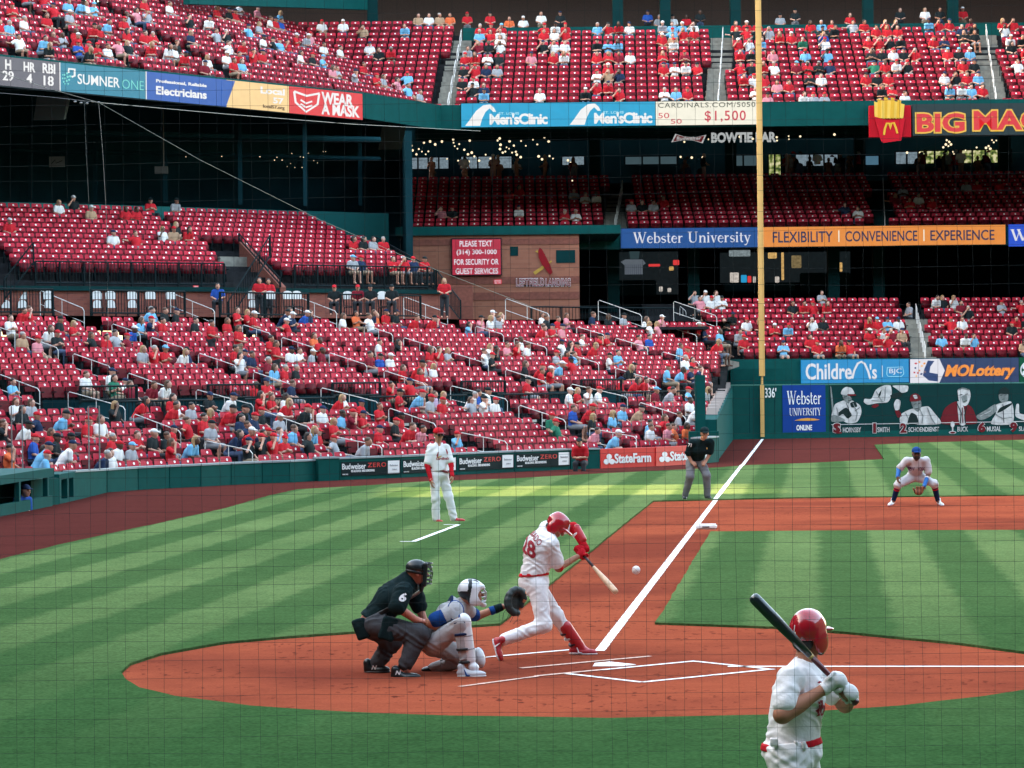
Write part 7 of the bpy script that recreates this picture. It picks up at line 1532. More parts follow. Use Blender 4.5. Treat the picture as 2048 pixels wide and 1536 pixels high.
_tmp = bpy.data.materials.new('cloth_slot')
for po in POSES:
    for part, (pr, post) in seated(po).items():
        f, lo, h_ = field_eval(pr, .029, post=post); V, Q = surf_nets(f, lo, h_)
        PM[po, part] = (V, [list(q) for q in Q])
def pmesh(po, part, cache={}):
    if (po, part) not in cache:
        V, Q = PM[po, part]; me = from_arrays('person' if part == 'body' else part, V, Q, [_tmp], smooth=True); cache[po, part] = me
    return cache[po, part]
CC = {'r': ('red', (.52, .016, .026)), 'w': ('white', (.74, .72, .71)), 'b': ('light blue', (.16, .42, .66)), 'n': ('navy', (.014, .028, .07)), 'k': ('black', (.012, .018, .02)), 'g': ('grey', (.34, .35, .38)), 'p': ('pink', (.66, .24, .28)), 'm': ('maroon', (.20, .012, .025)), 'e': ('green', (.02, .15, .09)),
      'd': ('blue', (.02, .08, .36)), 't': ('tan', (.42, .27, .17)), 'o': ('orange', (.68, .14, .05)), 'v': ('lilac', (.5, .36, .5))}
def cmat(k):
    n, c = CC[k]; return mat('fan_cloth_'+n.replace(' ', '_'), c, .85, spec=.2)
HM = {'dark hair': ('short', mat('fan_hair_dark', (.02, .013, .01), .6)), 'brown hair': ('short', mat('fan_hair_brown', (.09, .045, .025), .6)), 'fair hair': ('long', mat('fan_hair_fair', (.36, .22, .10), .6)), 'long dark hair': ('long', mat('fan_hair_dark', (.02, .013, .01), .6)), 'long brown hair': ('long', mat('fan_hair_brown', (.09, .045, .025), .6)), 'grey hair': ('short', mat('fan_hair_grey', (.35, .33, .31), .6)),
      'red cap': ('cap', cmat('r')), 'navy cap': ('cap', cmat('n')), 'white cap': ('cap', cmat('w')), 'black cap': ('cap', cmat('k')), 'light blue cap': ('cap', cmat('b'))}
HK = list(HM); HW = [20, 14, 9, 11, 9, 7, 15, 10, 7, 7, 2]
TRM = {'jeans': ('trousers', mat('fan_denim', (.05, .08, .15), .85)), 'dark trousers': ('trousers', mat('fan_dark_trousers', (.018, .02, .025), .85)), 'shorts': ('shorts', mat('fan_khaki', (.25, .19, .13), .85)), 'grey shorts': ('shorts', mat('fan_grey_shorts', (.18, .19, .21), .85))}
SKF = [mat('fan_skin_fair', (.52, .26, .18), .55), mat('fan_skin_tan', (.42, .19, .12), .55), mat('fan_skin_pale', (.58, .32, .24), .55), mat('fan_skin_dark', (.11, .05, .03), .55)]
TILES = {'T1': (0, 440, 4), 'T2': (480, 440, 4), 'T3': (960, 440, 4), 'T4': (0, 740, 4), 'T5': (480, 740, 4), 'T6': (960, 740, 4), 'T7': (1200, 440, 4), 'T8': (1600, 640, 4.571), 'Z1': (0, 0, 2.926), 'Z2': (700, 0, 2.926), 'Z3': (1348, 0, 2.926), 'Z4': (0, 400, 2.926), 'Z6': (1348, 400, 2.926)}
CROWD = {
'T1': '40,110r 905,190w 1045,200r 1280,150w 1340,150t 1400,160k 1455,150r 120,810r 220,815r 250,740w 75,930w 195,1030t 270,1040p 360,1030w 435,1040k 430,910k 605,930r 740,1010k 830,1020r 920,1040g 1010,1030m 995,920d 1125,920b 1260,910r 1120,820b 1200,820b 1290,800k 1380,810k 1440,740k 1160,1150g 1240,1150r 1320,1150r 1410,1150w 1530,920k 1770,830r 1940,830r 1840,1170r 1900,1170w 1965,1160n 1865,840r 90,1360b 690,1360w 850,1370w 915,1350e 1030,1370w',
'T2': '365,760w 450,770d 310,830n 360,830n 415,840r 515,830n 25,840r 815,850w 900,855o 975,850n 1050,860w 985,780w 1085,780o 1150,770r 1235,780k 1340,880r 1490,880r 1560,870n 1825,880b 1930,890p 2010,850g 45,1150n 380,1150w 450,1130w 520,1140g 610,1150m 570,1050o 660,1050r 190,1270m 265,1280b 345,1270r 455,1260k 1130,1050w 1250,1060k 1100,1150d 1180,1160w 1510,1150r 1585,1150r 1670,1160g 1270,1260r 1360,1250r 1440,1260g 1540,1260w 1940,1140w 2010,1140k 1400,1340r 930,240r 985,240k 1045,240g 1110,240r 900,390g 980,390n 1200,390r 1260,400r 1370,400n 1460,400r',
'T3': '85,830w 140,890g 170,830w 310,750k 490,840w 560,840k 615,830r 685,830p 865,750r 920,755b 1030,740n 1120,770g 900,840n 995,830k 430,940r 480,930p 545,950r 625,940p 1280,890w 1345,890w 1385,900p 1435,880p 830,1010w 940,1010r 980,1010r 200,1080p 270,1070r 310,1080w 370,1100w 35,1140w 100,1140k 675,1090k 760,1070r 850,1090r 590,1180g 660,1180r 715,1180r 790,1170b 1035,1170w 1090,1160b 1345,1030d 1280,1010p 1740,940r 1800,940n 1600,1110b 1660,1110r 1620,1210w 1730,1200r 1820,1040r 1865,1040r 1920,1030b 1985,1030g 2030,1040r 480,1240k 340,1290k 500,1300r 415,1290r 1100,1270k 1150,1270k 1520,1340b 1600,1350r 1720,1340n 1640,680g 1720,690p 1800,680w 1900,680w 1975,860k',
'T4': '70,370w 160,360g 1040,280m 1185,270m 1250,250w 1330,260w 915,380k 1000,370r 1300,370r 1390,360r 1490,370g 1640,270k 1745,260w 1850,260n 1940,260r 2030,240r 200,450k 280,480n 390,470b 530,480r 60,550k 165,560w 650,560r 740,550w 1665,430r 1765,430r 1880,440k 1990,430n 1970,510n 1355,550r 1475,540r 1565,560r 1660,540g 925,640r 1055,630r 1145,650k 1245,630k 225,680d 345,650r 455,660k 590,660r 1870,640r 1970,610n 1390,720r 1510,710b 940,740w 1055,740g 840,770w 310,790b 355,800b 450,770w 60,790o 720,780n 2010,700k 1420,430w',
'T5': '1545,250v 1230,210r 1400,160r 1655,260w 1760,250w 120,360r 190,350r 280,340r 380,340w 400,230n 495,230r 30,260r 110,250r 90,430k 50,480n 450,410k 555,410w 640,410w 680,330r 780,320w 810,500b 995,360r 1150,400r 1255,410r 1310,310r 1385,320b 1470,330g 1580,340r 1830,330g 1890,300d 1960,300w 1000,470r 310,520g 430,600b 500,580b 620,590r 690,580r 1140,580r 1225,550k 1310,570r 1415,570p 1700,570b 1790,580m 60,600n 140,600k 270,680r 370,690r 550,660k 780,660g 900,670g 90,680k',
'T6': '40,290w 150,290w 345,190r 500,120r 680,220w 760,230r 810,210w 870,220w 1085,200r 1145,200r 1210,200r 1300,190p 1410,260m 1545,270p 1640,230b 1735,240g 1690,330w 1520,150b 1595,150r 1715,150n 520,460e 600,460e 690,430d 760,420r 880,510k 1050,490b 1110,430b 1195,430t 1015,580b 1340,500b 1490,480r 1390,570w 1460,570p 1530,570o 1610,570o 1570,430g 1665,430w 875,600p',
'T7': '1550,760k 1635,760r 1710,760r 1800,760r 1690,860w 1785,850k 1175,850w 1245,850m 1405,940r 1505,940b 1455,1040b 1750,1040r 1640,1010r 660,680g 750,690p 840,680w 930,680w 1020,850k',
'T8': '600,60r 700,60r 800,60b 905,60w 590,170r 705,160w 805,160m 920,160t 710,250r 825,250r 1335,60r 1440,60w 1305,250b 1480,250w 1600,250b 1955,140k 1940,50r 2030,40k 320,300o 2040,280t 430,300r',
'Z6': '1515,620w 1590,640k 1640,615w 1650,660m 1700,670k 1945,660g 2010,660r 870,610g',
'Z1': '150,30r 240,30r 410,70b 470,70w 520,80b 65,100r 290,130r 320,140r 380,150g 65,185b 130,185w 610,185b 700,175r 430,210r 480,210r 540,220r 860,60r 960,80w 870,140g 760,120g 790,130p 1180,160w 1110,150k 1265,110r 1320,120k 1360,115r 1410,70w 1480,100p 1740,80w 1645,90b 1870,160w 2010,185w 1450,215b 1510,200g 1600,160r 1650,170d 1280,240g 1330,250k 1520,285w 1590,285k 1660,290r 1720,265r 1770,265g 1810,260p 1350,320w 1400,330r 1480,345r 1520,350r 1880,315w 1990,335w 1740,375w 1800,380k 1870,390b 750,245r 810,250r 870,255r 240,275b 300,275m 350,275g 430,300d 590,305r 650,310w 710,320p 1040,280k 1100,270n 880,325r 940,345w 1010,350w 1060,365r 1240,390w 1270,395w 1330,400r 1370,400r 1180,430m 1390,445b 1920,460p 1970,455g 120,310w 270,330k 500,350k 355,1270w 440,1230k 500,1270t 820,1290r 760,1280r 960,1210g 10,1110g 60,1110g 110,1105g 440,1140k 600,1150k 540,1150g 910,1200r',
'Z2': '745,165r 810,165r 870,155r 720,225b 775,220r 845,230w 890,225w 705,310g 765,305m 830,300k 890,310w 680,380r 740,385r 800,385w 865,380k 655,455k 715,455r 780,455n 845,455g 670,535k 740,535w 790,550n 765,585b 1130,155r 1200,165w 1255,155r 1130,235r 1180,235w 1240,225r 1100,305k 1165,305w 1230,305w 1090,375p 1210,375r 1140,575w 1470,155b 1535,160r 1585,155r 1660,145w 1445,305k 1520,300b 1575,295b 1425,375r 1505,375r 1560,380m 1615,365w 1425,455w 1475,460t 1535,455r 1600,455n 1380,565k 1450,555r 1500,545r 1580,565r 1875,135b 1935,145b 1995,150w 1870,225b 1940,215r 2000,215r 1865,295w 1910,285t 1855,365r 1970,365m 1835,435r 1890,445w 1965,435w 2030,445r 1830,585w 1890,585b 1960,585r 400,135t 445,145w 510,135t 560,135o 305,205b 130,315w 200,335k 250,345r 85,425r 30,475g 140,495r 190,505g 265,515p 350,485b 330,545b 390,575g 90,195t 945,1160r 1000,1150r 1290,1165g 1355,1185w 1420,1185w 525,1265p 590,1265k 960,1275w 1270,1285r 1335,1280w 1625,1225g 1690,1225k 1750,1225g 1805,1215r',
'Z3': '375,155r 435,145r 490,140r 375,215k 430,215r 480,205k 380,285r 475,275b 370,355r 440,345k 555,355p 360,435r 425,435k 480,425r 555,435w 470,515w 415,515r 550,505r 600,530p 470,575w 550,600p 770,135r 845,125b 905,135r 840,205k 895,205k 610,245r 665,255r 785,275e 850,275w 895,275d 785,355b 885,345b 765,425r 830,425k 905,425n 775,505k 840,505w 770,595w 835,595g 905,595g 1130,125r 1240,125r 1305,135k 1175,205r 1240,200r 1300,195r 1130,265r 1190,270r 1245,270k 1305,270k 1130,345k 1195,355k 1260,345w 1320,345k 1140,415e 1200,420r 1260,415w 1330,415k 1145,495r 1200,495k 1255,495r 1210,565k 1265,565r 1335,590w 1535,115r 1590,115r 1665,105k 1710,125m 1540,185r 1600,185r 1665,195n 1730,185k 1540,260r 1605,265n 1675,255k 1735,255k 1620,335r 1680,335k 1755,325b 1695,405r 1760,405k 1580,485w 1645,495k 1705,485r 1775,485b 1580,575b 1655,575w 1720,575b 1785,565r 1940,115r 1985,115r 2035,105g 1950,195w 1970,265w 2030,255k 1965,325k 2030,335r 2040,405w 1325,1195m 1380,1205r 1435,1195w 1505,1205r 1025,1245n 1095,1255w 1365,1135g 1715,1125g 1800,1115r 1910,1115r'}
SA = np.array([(s[6], s[7]) for s in SEATS]); TAKEN = set(); FANS = []
rf = random.Random(11)
for tk, s in CROWD.items():
    ou, ov, k = TILES[tk]
    for q in s.split():
        x, y = q[:-1].split(','); u, v = ou+float(x)/k, ov+float(y)/k
        d = (SA[:, 0]-u)**2+((SA[:, 1]-3-v)*1.3)**2
        for i in np.argsort(d)[:4]:
            if i not in TAKEN and d[i] < 26**2:
                TAKEN.add(int(i)); FANS.append((int(i), q[-1])); break
# a few more companions beside those already seated in the upper deck
base_f = list(FANS)
for i, c in base_f:
    s = SEATS[i]
    if s[4] == 'upper_deck' and rf.random() < .16 or s[4] == 'lower_stand' and rf.random() < (.15 if s[2] < 1.6 else .05):
        d = np.hypot(SA[:, 0]-s[6]-(14 if rf.random() < .5 else -14), SA[:, 1]-s[7]); j_ = int(np.argmin(d))
        if d[j_] < 12 and j_ not in TAKEN and not (845 < SEATS[j_][6] < 925 and SEATS[j_][7] > 830): TAKEN.add(j_); FANS.append((j_, rf.choice('rrrwwkgnbm')))
FANS.sort(key=lambda f: SEATS[f[0]][1])
LM = [(60, 'the dugout'), (150, 'camera well'), (235, 'leftmost panels'), (340, 'left panels'), (470, 'middle panels'), (590, 'last panels'), (680, 'wall pillar'), (800, 'first beer board'), (860, 'second beer board'), (930, 'the coach'), (1030, 'third beer board'), (1135, 'fourth beer board'), (1200, 'ball attendant'), (1310, 'whole red board'), (1390, 'base umpire'), (2100, 'corner post')]
RO = ['front', 'second', 'third', 'fourth', 'fifth', 'sixth', 'seventh', 'eighth', 'ninth', 'tenth', 'eleventh', 'twelfth', 'thirteenth', 'fourteenth', 'top']
PN = {'lap': 'hands in lap', 'forward': 'leaning forward', 'crossed': 'arms crossed', 'raised': 'hand at face', 'back': 'arm stretched out', 'turned': 'head turned', 'stand': 'standing'}
USED = {}
def put_fan(loc, ang, c, po, hk, tk, sk, sc_, label, group='spectators in the lower stand'):
    o = bpy.data.objects.new('person', pmesh(po, 'body')); o.location = loc; o.rotation_euler = (0, 0, ang); o.scale = (sc_,)*3; link(o); tag(o, label, 'spectator', group)
    hp, hm_ = HM[hk]; tp, tm = TRM[tk]
    for part, m in (('shirt', cmat(c)), (tp, tm), (hp, hm_)):
        q = bpy.data.objects.new({'short': 'hair', 'long': 'hair'}.get(part, part), pmesh(po, part)); link(q, o); q.material_slots[0].link = 'OBJECT'; q.material_slots[0].material = m
    o.material_slots[0].link = 'OBJECT'; o.material_slots[0].material = sk
    return o
MASS = {}
zmid = 2.0
def look(c, i):
    r = random.Random(i*7+ord(c)); po = r.choices(POSES[:6], [30, 18, 16, 12, 9, 15])[0]; hk = r.choices(HK, HW)[0]; tk = r.choice(list(TRM)); sk = r.choices(SKF, [5, 4, 3, 1.5])[0]
    return po, hk, tk, sk, r.uniform(.93, 1.06), r.uniform(-.25, .25)
cnt = 0
for i, c in FANS:
    s = SEATS[i]; po, hk, tk, sk, sc_, da = look(c, i); loc = (s[0]+.10*math.cos(s[3]), s[1]+.10*math.sin(s[3]), s[2]-.03)
    ang = s[3]+da+(.35 if s[4] == 'lower_stand' else 0)
    if cnt < 288 and s[4] == 'lower_stand' and 0 < s[6] < 2048:
        tier = 'rear' if s[2] > zmid else 'front'; row = s[5]; lm = next(n for q, n in LM if s[6] < q)
        lb = '%s top, %s, %s, %s %s row above %s' % (CC[c][0], hk, PN[po], RO[row], tier, lm)
        w_ = lb.split()
        if lb in USED:
            alt = [p for p in POSES[:6] if '%s top, %s, %s, %s %s row above %s' % (CC[c][0], hk, PN[p], RO[row], tier, lm) not in USED]
            po = alt[0] if alt else po; lb = '%s top, %s, %s, %s %s row above %s' % (CC[c][0], hk, PN[po], RO[row], tier, lm)
        USED[lb] = 1; put_fan(loc, ang, c, po, hk, tk, sk, sc_, lb); cnt += 1
    else:
        hp, hm_ = HM[hk]; tp, tm = TRM[tk]
        for part, m in (('body', sk), ('shirt', cmat(c)), (tp, tm), (hp, hm_)): MASS.setdefault((po, part, m.name), []).append((*loc, ang))
# people standing in the top concourse
for k, (u, c, po) in enumerate(((934, 'r', 'stand'), (980, 'r', 'stand'), (1018, 'o', 'lap'), (1046, 'w', 'lap'), (1082, 'w', 'stand'), (1120, 'k', 'stand'), (1295, 'd', 'stand'), (1318, 'g', 'lap'), (1345, 'w', 'lap'), (1372, 'r', 'lap'), (1400, 'k', 'stand'), (1560, 'g', 'lap'), (1590, 'k', 'stand'), (1700, 'r', 'lap'), (1800, 'k', 'stand'), (1850, 'w', 'stand'), (1880, 'k', 'stand'), (1925, 'r', 'stand'))):
    p = at(u, 20, yc+2.5); r_ = look(c, k+900)
    hp, hm_ = HM[r_[1]]; tp, tm = TRM[r_[2]]
    for part, m in (('body', r_[3]), ('shirt', cmat(c)), (tp, tm), (hp, hm_)): MASS.setdefault((po, part, m.name), []).append((p.x, p.y, zc+(.1 if po != 'lap' else .25), -math.pi/2))
for k in range(26):
    rr = random.Random(k+50); u = rr.choice([rr.uniform(830, 1180), rr.uniform(1260, 1500), rr.uniform(1560, 1720), rr.uniform(1790, 2040)]); p = at(u, 330, 160.5); r_ = look(rr.choice('krgwnm'), k+1300)
    hp, hm_ = HM[r_[1]]; tp, tm = TRM[r_[2]]
    for part, m in (('body', r_[3]), ('shirt', cmat(rr.choice('krgwnm'))), (tp, tm), (hp, hm_)): MASS.setdefault(('stand', part, m.name), []).append((p.x, 159.8+rr.uniform(0, 6), z_f, rr.uniform(0, 6.28)))
mats_ = {}; CO, LO, LS, MI, vo = [], [], [], [], 0
for (po, part, mn), inst in MASS.items():
    V, Q = PM[po, part]; Q = np.array(Q); n = len(inst); I = np.array(inst); c, s_ = np.cos(I[:, 3]), np.sin(I[:, 3])
    X = V[None, :, 0]*c[:, None]-V[None, :, 1]*s_[:, None]+I[:, 0:1]; Y = V[None, :, 0]*s_[:, None]+V[None, :, 1]*c[:, None]+I[:, 1:2]; Zc = V[None, :, 2]+I[:, 2:3]
    CO.append(np.stack([X, Y, Zc], -1).reshape(-1, 3)); LO.append((Q.reshape(1, -1)+(np.arange(n)*len(V))[:, None]).reshape(-1)+vo); vo += n*len(V)
    mi_ = mats_.setdefault(mn, len(mats_)); MI.append(np.full(n*len(Q), mi_, np.int32))
if CO:
    co = np.vstack(CO); lo_ = np.concatenate(LO); mi_ = np.concatenate(MI); me = bpy.data.meshes.new('distant_crowd'); me.vertices.add(len(co)); me.vertices.foreach_set('co', co.ravel()); me.loops.add(len(lo_)); me.loops.foreach_set('vertex_index', lo_.astype(np.int32))
    me.polygons.add(len(mi_)); me.polygons.foreach_set('loop_start', np.arange(0, len(lo_), 4, dtype=np.int32)); me.polygons.foreach_set('material_index', mi_); me.polygons.foreach_set('use_smooth', np.ones(len(mi_), bool))
    for mn in mats_: me.materials.append(MATS[mn])
    me.update(calc_edges=True); o = link(bpy.data.objects.new('distant_crowd', me)); tag(o, 'far spectators scattered over the decks and the second tier', 'crowd', kind='stuff')
print('FANS', len(FANS), 'individual', cnt)
# people of note outside the seats
def stand(u, v, y, c, po, label, hk='dark hair', tk='dark trousers', sk=0, ang=-math.pi/2, sc_=1.0, z=None):
    p = at(u, v, y); return put_fan((p.x, y, p.z if z is None else z), ang, c, po, hk, tk, SKF[sk], sc_, label, 'people standing or sitting on the concourse')
cz = 5.45
stand(519, 628, 119, 'r', 'stand', 'attendant in red vest and dark skirt by the white stools, left one of the pair', 'long dark hair', z=cz); stand(537, 622, 120.5, 'r', 'stand', 'attendant in red vest with arms down, right one of the pair at the stairs', 'dark hair', sk=1, z=cz)
stand(889, 645, 122, 'r', 'stand', 'attendant in red vest at the head of the stairs by the message board', 'fair hair', z=cz); stand(436, 640, 116, 'd', 'lap', 'seated person in blue jacket against the brick concourse wall', z=cz+.1)
for u, c, hk in ((669, 'k', 'red cap'), (716, 'm', 'red cap'), (741, 'k', 'black cap'), (784, 'k', 'black cap')): stand(u, 645, 121, c, 'lap', 'person in %s with %s on a concourse stool, near the %s end' % (CC[c][0], 'a '+hk, {669: 'handrail', 716: 'middle', 741: 'white chair', 784: 'right'}[u]), hk, z=cz+.12)
for u, v, c, hk, lb in ((415, 712, 'r', 'dark hair', 'bearded person in red standing among the left rear rows'), (461, 716, 'r', 'long brown hair', 'person in red with long hair standing among the left rear rows'), (530, 742, 'r', 'dark hair', 'person in red standing behind the woman in the aisle'), (546, 752, 'r', 'long brown hair', 'person in red top standing in the aisle of the rear tier')):
    best = min((s for s in SEATS if s[4] == 'lower_stand'), key=lambda s: (s[6]-u)**2+(s[7]-v+8)**2); put_fan((best[0]+.25*math.cos(best[3]), best[1]+.25*math.sin(best[3]), best[2]), best[3]+.4, c, 'stand', hk, 'dark trousers' if u != 461 else 'shorts', SKF[1], 1.0, lb)
p = at(1818, 705, 146); put_fan((p.x, 146, zG[5]+.0), -math.pi/2-1.2, 'g', 'stand', 'dark hair', 'dark trousers', SKF[0], 1.05, 'usher in grey shirt standing on the stairs above the lottery board', 'people standing or sitting on the concourse')
g = grd(1163, 941); put_fan((g.x, g.y-.15, -.28), -math.pi/2-.2, 'r', 'forward', 'black cap', 'dark trousers', SKF[0], 1.05, 'ball attendant in red vest crouching on a stool against the field wall', 'people by the field wall')
g = at(24, 1003, 69.5); put_fan((g.x, 69.8, -.78), -math.pi/2+.9, 'd', 'forward', 'navy cap', 'dark trousers', SKF[0], 1.1, 'player in blue with a face mask leaning on the dugout rail', 'people by the field wall')
# white chairs and stools on the concourse
def chair(u, y, fold, label, first=[]):
    if len(first) < 2:
        W = .20
        def pad(z0, z1, y0, y1, w0, w1, n=7):
            mb = MB(); out = [(-w0, 0), (w0, 0)]+[(w1*math.cos(t), .62+.38*math.sin(t)) for t in [math.pi*k/n for k in range(n+1)]]
            f = [(x, y0+(y1-y0)*t, z0+(z1-z0)*t) for x, t in out]; b = [(x, y+.04, z) for x, y, z in f]; k = len(f)
            mb.add(f+b, [tuple(range(k)), tuple(range(2*k-1, k-1, -1))]+[(i, i+k, (i+1) % k+k, (i+1) % k) for i in range(k)]); return from_arrays('chair_part', mb.V, mb.P, M_white)
        me1 = pad(.80, 1.14, .02, .10, W*.95, W); me2 = pad(.45, .50, .0, -.40, W, W*.9); me3 = pad(.45, .77, -.10, -.02, W*.85, W*.8)
        mb = MB()
        for x in (-W, W): mb.tube([(x, -.36, 0), (x, .10, .85), (x, .12, 1.1)], .016, 5); mb.tube([(x, .22, 0), (x, -.30, .46)], .016, 5)
        me4 = from_arrays('legs', mb.V, mb.P, M_black); first += [me1, (me2, me3), me4]
    me1, ms, me4 = first; p = at(u, 600, y); o = link(bpy.data.objects.new('folding_chair', me1)); o.location = (p.x, y, cz); o.rotation_euler = (0, 0, .25); tag(o, label, 'chair', 'white folding chairs on the concourse')
    o.scale = (1.0, 1.0, 1.0); link(bpy.data.objects.new('chair_seat', ms[1 if fold else 0]), o); link(bpy.data.objects.new('leg_frame', me4), o)
for k, (u, y, f, lb) in enumerate(((11, 115.5, 1, 'white folded chair at the left edge of the brick wall'), (44, 115.8, 1, 'white folded chair, second from the left edge'), (97, 116.2, 1, 'white folded chair left of the leftmost concourse handrail'), (194, 117, 1, 'white folded chair right of the leftmost concourse handrail, leaning left'), (221, 117.1, 1, 'white folded chair in the middle of the three right of the handrail'), (264, 117.4, 1, 'white folded chair left of the two opened ones'), (301, 117.6, 0, 'white opened chair beside the folded one'), (342, 118, 0, 'white opened chair below the small red notice'),
                                   (505, 119, 1, 'white folded chair left of the two attendants'), (541, 119.4, 0, 'white opened chair in front of the right attendant'), (576, 119.7, 0, 'white opened chair, left one of a pair at the brick pier'), (594, 119.9, 0, 'white opened chair, right one of a pair at the brick pier'), (696, 121, 0, 'white opened chair between the black and maroon sitters'), (765, 121.6, 0, 'white opened chair next to the last sitter'))): chair(u, y, f, lb)
# nearest three hundred empty seats are things of their own, all others one mass
TAKEN = globals().get('TAKEN', set())
free = [s for k, s in enumerate(SEATS) if k not in TAKEN]
free.sort(key=lambda s: (not (0 < s[6] < 2048 and 0 < s[7] < 1000), s[1]))
near, rest = free[:300], free[300:]
BLKN = {'lower_stand': 'lower stand'}
for s in near:
    o = bpy.data.objects.new('stadium_seat', me_b); o.location = s[:3]; o.rotation_euler = (0, 0, s[3]); link(o)
    tag(o, 'empty red folding seat with white number disc in the front rows of the lower stand', 'seat', 'empty red seats in the front rows of the lower stand')
    a = link(bpy.data.objects.new('seat_pan', me_p), o); b = link(bpy.data.objects.new('number_disc', me_d), o)
def merged(name, parts, inst, mats, label, kind='stuff', cols=None):
    """parts: list of (V,P,M); inst: (x,y,z,ang)"""
    Vs, Ps, Ms, k = [], [], [], 0
    for V, P, M in parts:
        Vs.append(V); Ps += [[i+k for i in p] for p in P]; Ms += list(M); k += len(V)
    V0 = np.vstack(Vs); lens = np.array([len(p) for p in Ps]); flat = np.concatenate([np.array(p) for p in Ps]); n = len(inst)
    I = np.array([i[:4] for i in inst]); c, s_ = np.cos(I[:, 3]), np.sin(I[:, 3])
    X = V0[None, :, 0]*c[:, None]-V0[None, :, 1]*s_[:, None]+I[:, 0:1]; Y = V0[None, :, 0]*s_[:, None]+V0[None, :, 1]*c[:, None]+I[:, 1:2]; Z = V0[None, :, 2]+I[:, 2:3]
    co = np.stack([X, Y, Z], -1).reshape(-1, 3)
    loops = (flat[None, :]+(np.arange(n)*len(V0))[:, None]).reshape(-1); L = np.tile(lens, n); st = np.concatenate([[0], np.cumsum(L)[:-1]])
    me = bpy.data.meshes.new(name); me.vertices.add(len(co)); me.vertices.foreach_set('co', co.ravel()); me.loops.add(len(loops)); me.loops.foreach_set('vertex_index', loops.astype(np.int32))
    me.polygons.add(len(L)); me.polygons.foreach_set('loop_start', st.astype(np.int32)); me.polygons.foreach_set('material_index', np.tile(np.array(Ms, np.int32), n))
    for m in mats: me.materials.append(m)
    me.update(calc_edges=True); me.validate(); return me
if rest:
    me = merged('stadium_seats', [(np.array(sb.V), sb.P, sb.M), (np.array(spn.V), spn.P, [2]*len(spn.P)), (np.array(sdn.V), sdn.P, [3]*len(sdn.P))], rest, [M_seat, M_black, M_seatd, M_num], '')
    o = link(bpy.data.objects.new('stadium_seats', me)); tag(o, 'thousands of red seats filling the further rows and upper decks', 'seats', kind='stuff')
print('SEATS', len(SEATS), 'free', len(free))
# ---------------------------------------------------------------- protective netting and its cables
NY = 7.05; cell = .0445; thr = .00031
V, P = [], []; x0, x1, zb_, zt_ = -3.2, 3.2, .0, 5.6
rn = random.Random(5)
mbn = MB(); nx = int((x1-x0)/cell); nz = int((zt_-zb_)/cell)
def rib(pts, r):
    k = len(V); n = len(pts)
    for p in pts:
        V.extend([(p[0]-r*(1 if len(set([q[0] for q in pts[:2]])) == 1 else 0), p[1], p[2]) for _ in (0,)])
def strand(pts, r, vert):
    k = len(mbn.V)
    for x, y, z in pts:
        if vert: mbn.V += [(x-r, y, z), (x, y-r, z), (x+r, y, z), (x, y+r, z)]
        else: mbn.V += [(x, y, z-r), (x, y+r, z), (x, y, z+r), (x, y-r, z)]
    for i in range(len(pts)-1):
        for j in range(4): mbn.P.append([k+i*4+j, k+i*4+(j+1) % 4, k+(i+1)*4+(j+1) % 4, k+(i+1)*4+j]); mbn.M.append(0)
for i in range(nx+1):
    x = x0+i*cell; a = rn.uniform(0, 6); strand([(x+.0045*math.sin(a+z*1.3)+.003*math.sin(z*5+i*.7), NY, z) for z in np.arange(zb_, zt_+.01, .20)], thr, True)
for j in range(nz+1):
    z = zb_+j*cell; a = rn.uniform(0, 6); strand([(x, NY, z+.004*math.sin(a+x*1.7)+.0025*math.sin(x*6+j*.9)) for x in np.arange(x0, x1+.01, .20)], thr, False)
o = mbn.build('safety_net', [mat('net_cord', (.014, .02, .02), .9)]); tag(o, 'fine dark protective net hanging in front of the whole field', 'net')
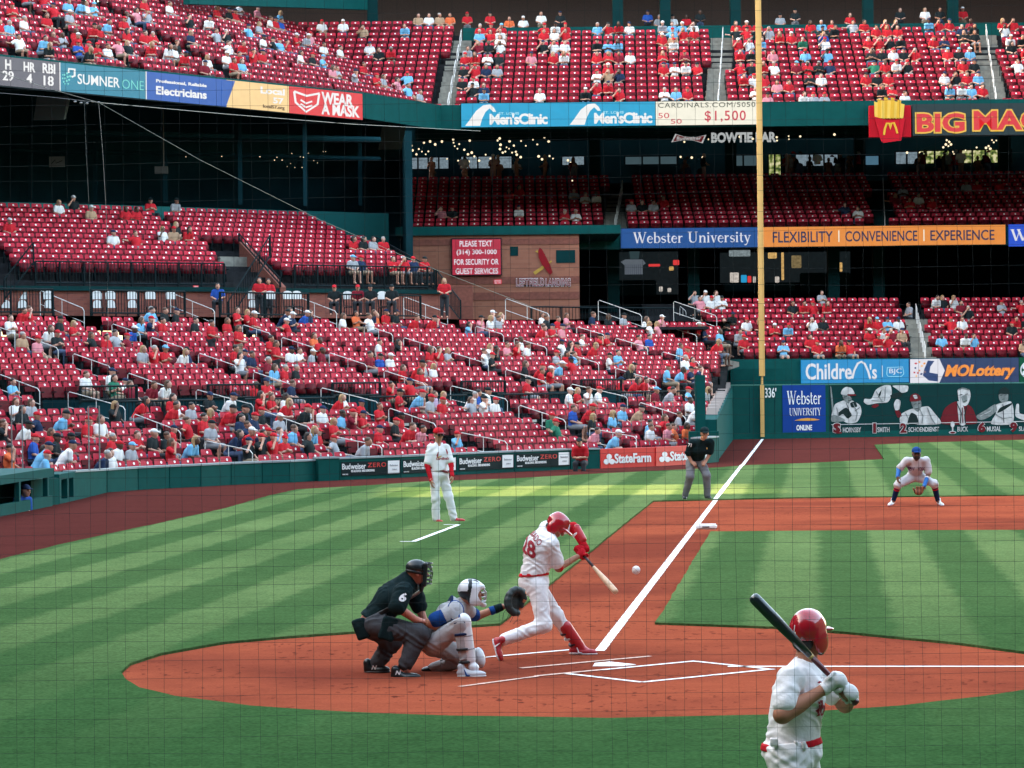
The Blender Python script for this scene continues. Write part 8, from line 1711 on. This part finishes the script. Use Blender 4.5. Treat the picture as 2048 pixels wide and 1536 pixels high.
# cables of the far net on the third base side
def cable(pts, r, m, label):
    q = [at(u, v, y) for u, v, y in pts]; mb = MB(); mb.tube([p-q[0] for p in q], r, 5); o = mb.build('net_cable', [m]); o.location = q[0]; tag(o, label, 'cable')
M_cab = mat('steel_cable', (.25, .25, .25), .4, metal=.3); M_cabd = mat('dark_cable', (.03, .035, .04), .5); yk = 60
K = (197, 205, yk)
cable([(-60, 178, 60), (0, 186, 60), (100, 194, 60), K], .004, M_cab, 'thin light steel cable coming from the left edge to the net shackle'); cable([(-60, 90, 45), (0, 145, 50), (100, 178, 56), K], .006, M_cabd, 'dark cable crossing the statistics screen to the net shackle')
cable([K, (450, 228, 66), (700, 248, 74), (960, 262, 84)], .005, M_cab, 'light steel cable running right from the shackle under the ribbon screen'); cable([K, (400, 320, 64), (640, 440, 70), (860, 535, 76), (1060, 612, 84)], .0055, M_cabd if False else mat('grey_cable', (.12, .14, .14), .5), 'grey cable sloping down right from the net shackle across the second tier')
cable([K, (205, 300, 60), (212, 420, 60), (216, 640, 60), (214, 800, 60)], .0035, M_cab, 'thin steel cable hanging down from the net shackle'); cable([(168, 202, 60), (172, 300, 60), (178, 420, 60), (180, 640, 60)], .003, MATS['grey_cable'], 'faint thin cord hanging left of the net shackle')
for k, (u, v, u2, v2) in enumerate(((178, 925, 201, 812), (24, 945, 23, 812))):
    a, b = grd(u, 1000), None; y = 77; p, q = at(u, v+15, y), at(u2, v2, y); mb = MB(); mb.tube([(0, 0, 0), (0, 0, q.z-p.z), (.28, 0, q.z-p.z), (.28, 0, 0)], .02, 6); o = mb.build('net_post', [M_cab]); o.location = p; tag(o, ['thin steel hoop post rising from the wall beside the camera well', 'thin steel hoop post at the left edge above the dugout roof'][k], 'post')
kp = at(*K); mb = MB()
for k in range(5): mb.ball((-.03*k*4, 0, .02*math.sin(k*2)), .022, 8, 6, sc3=(1.5, 1, 1))
o = mb.build('net_shackle', [M_cab]); o.location = kp; tag(o, 'small steel shackles where the net cables meet', 'shackle')
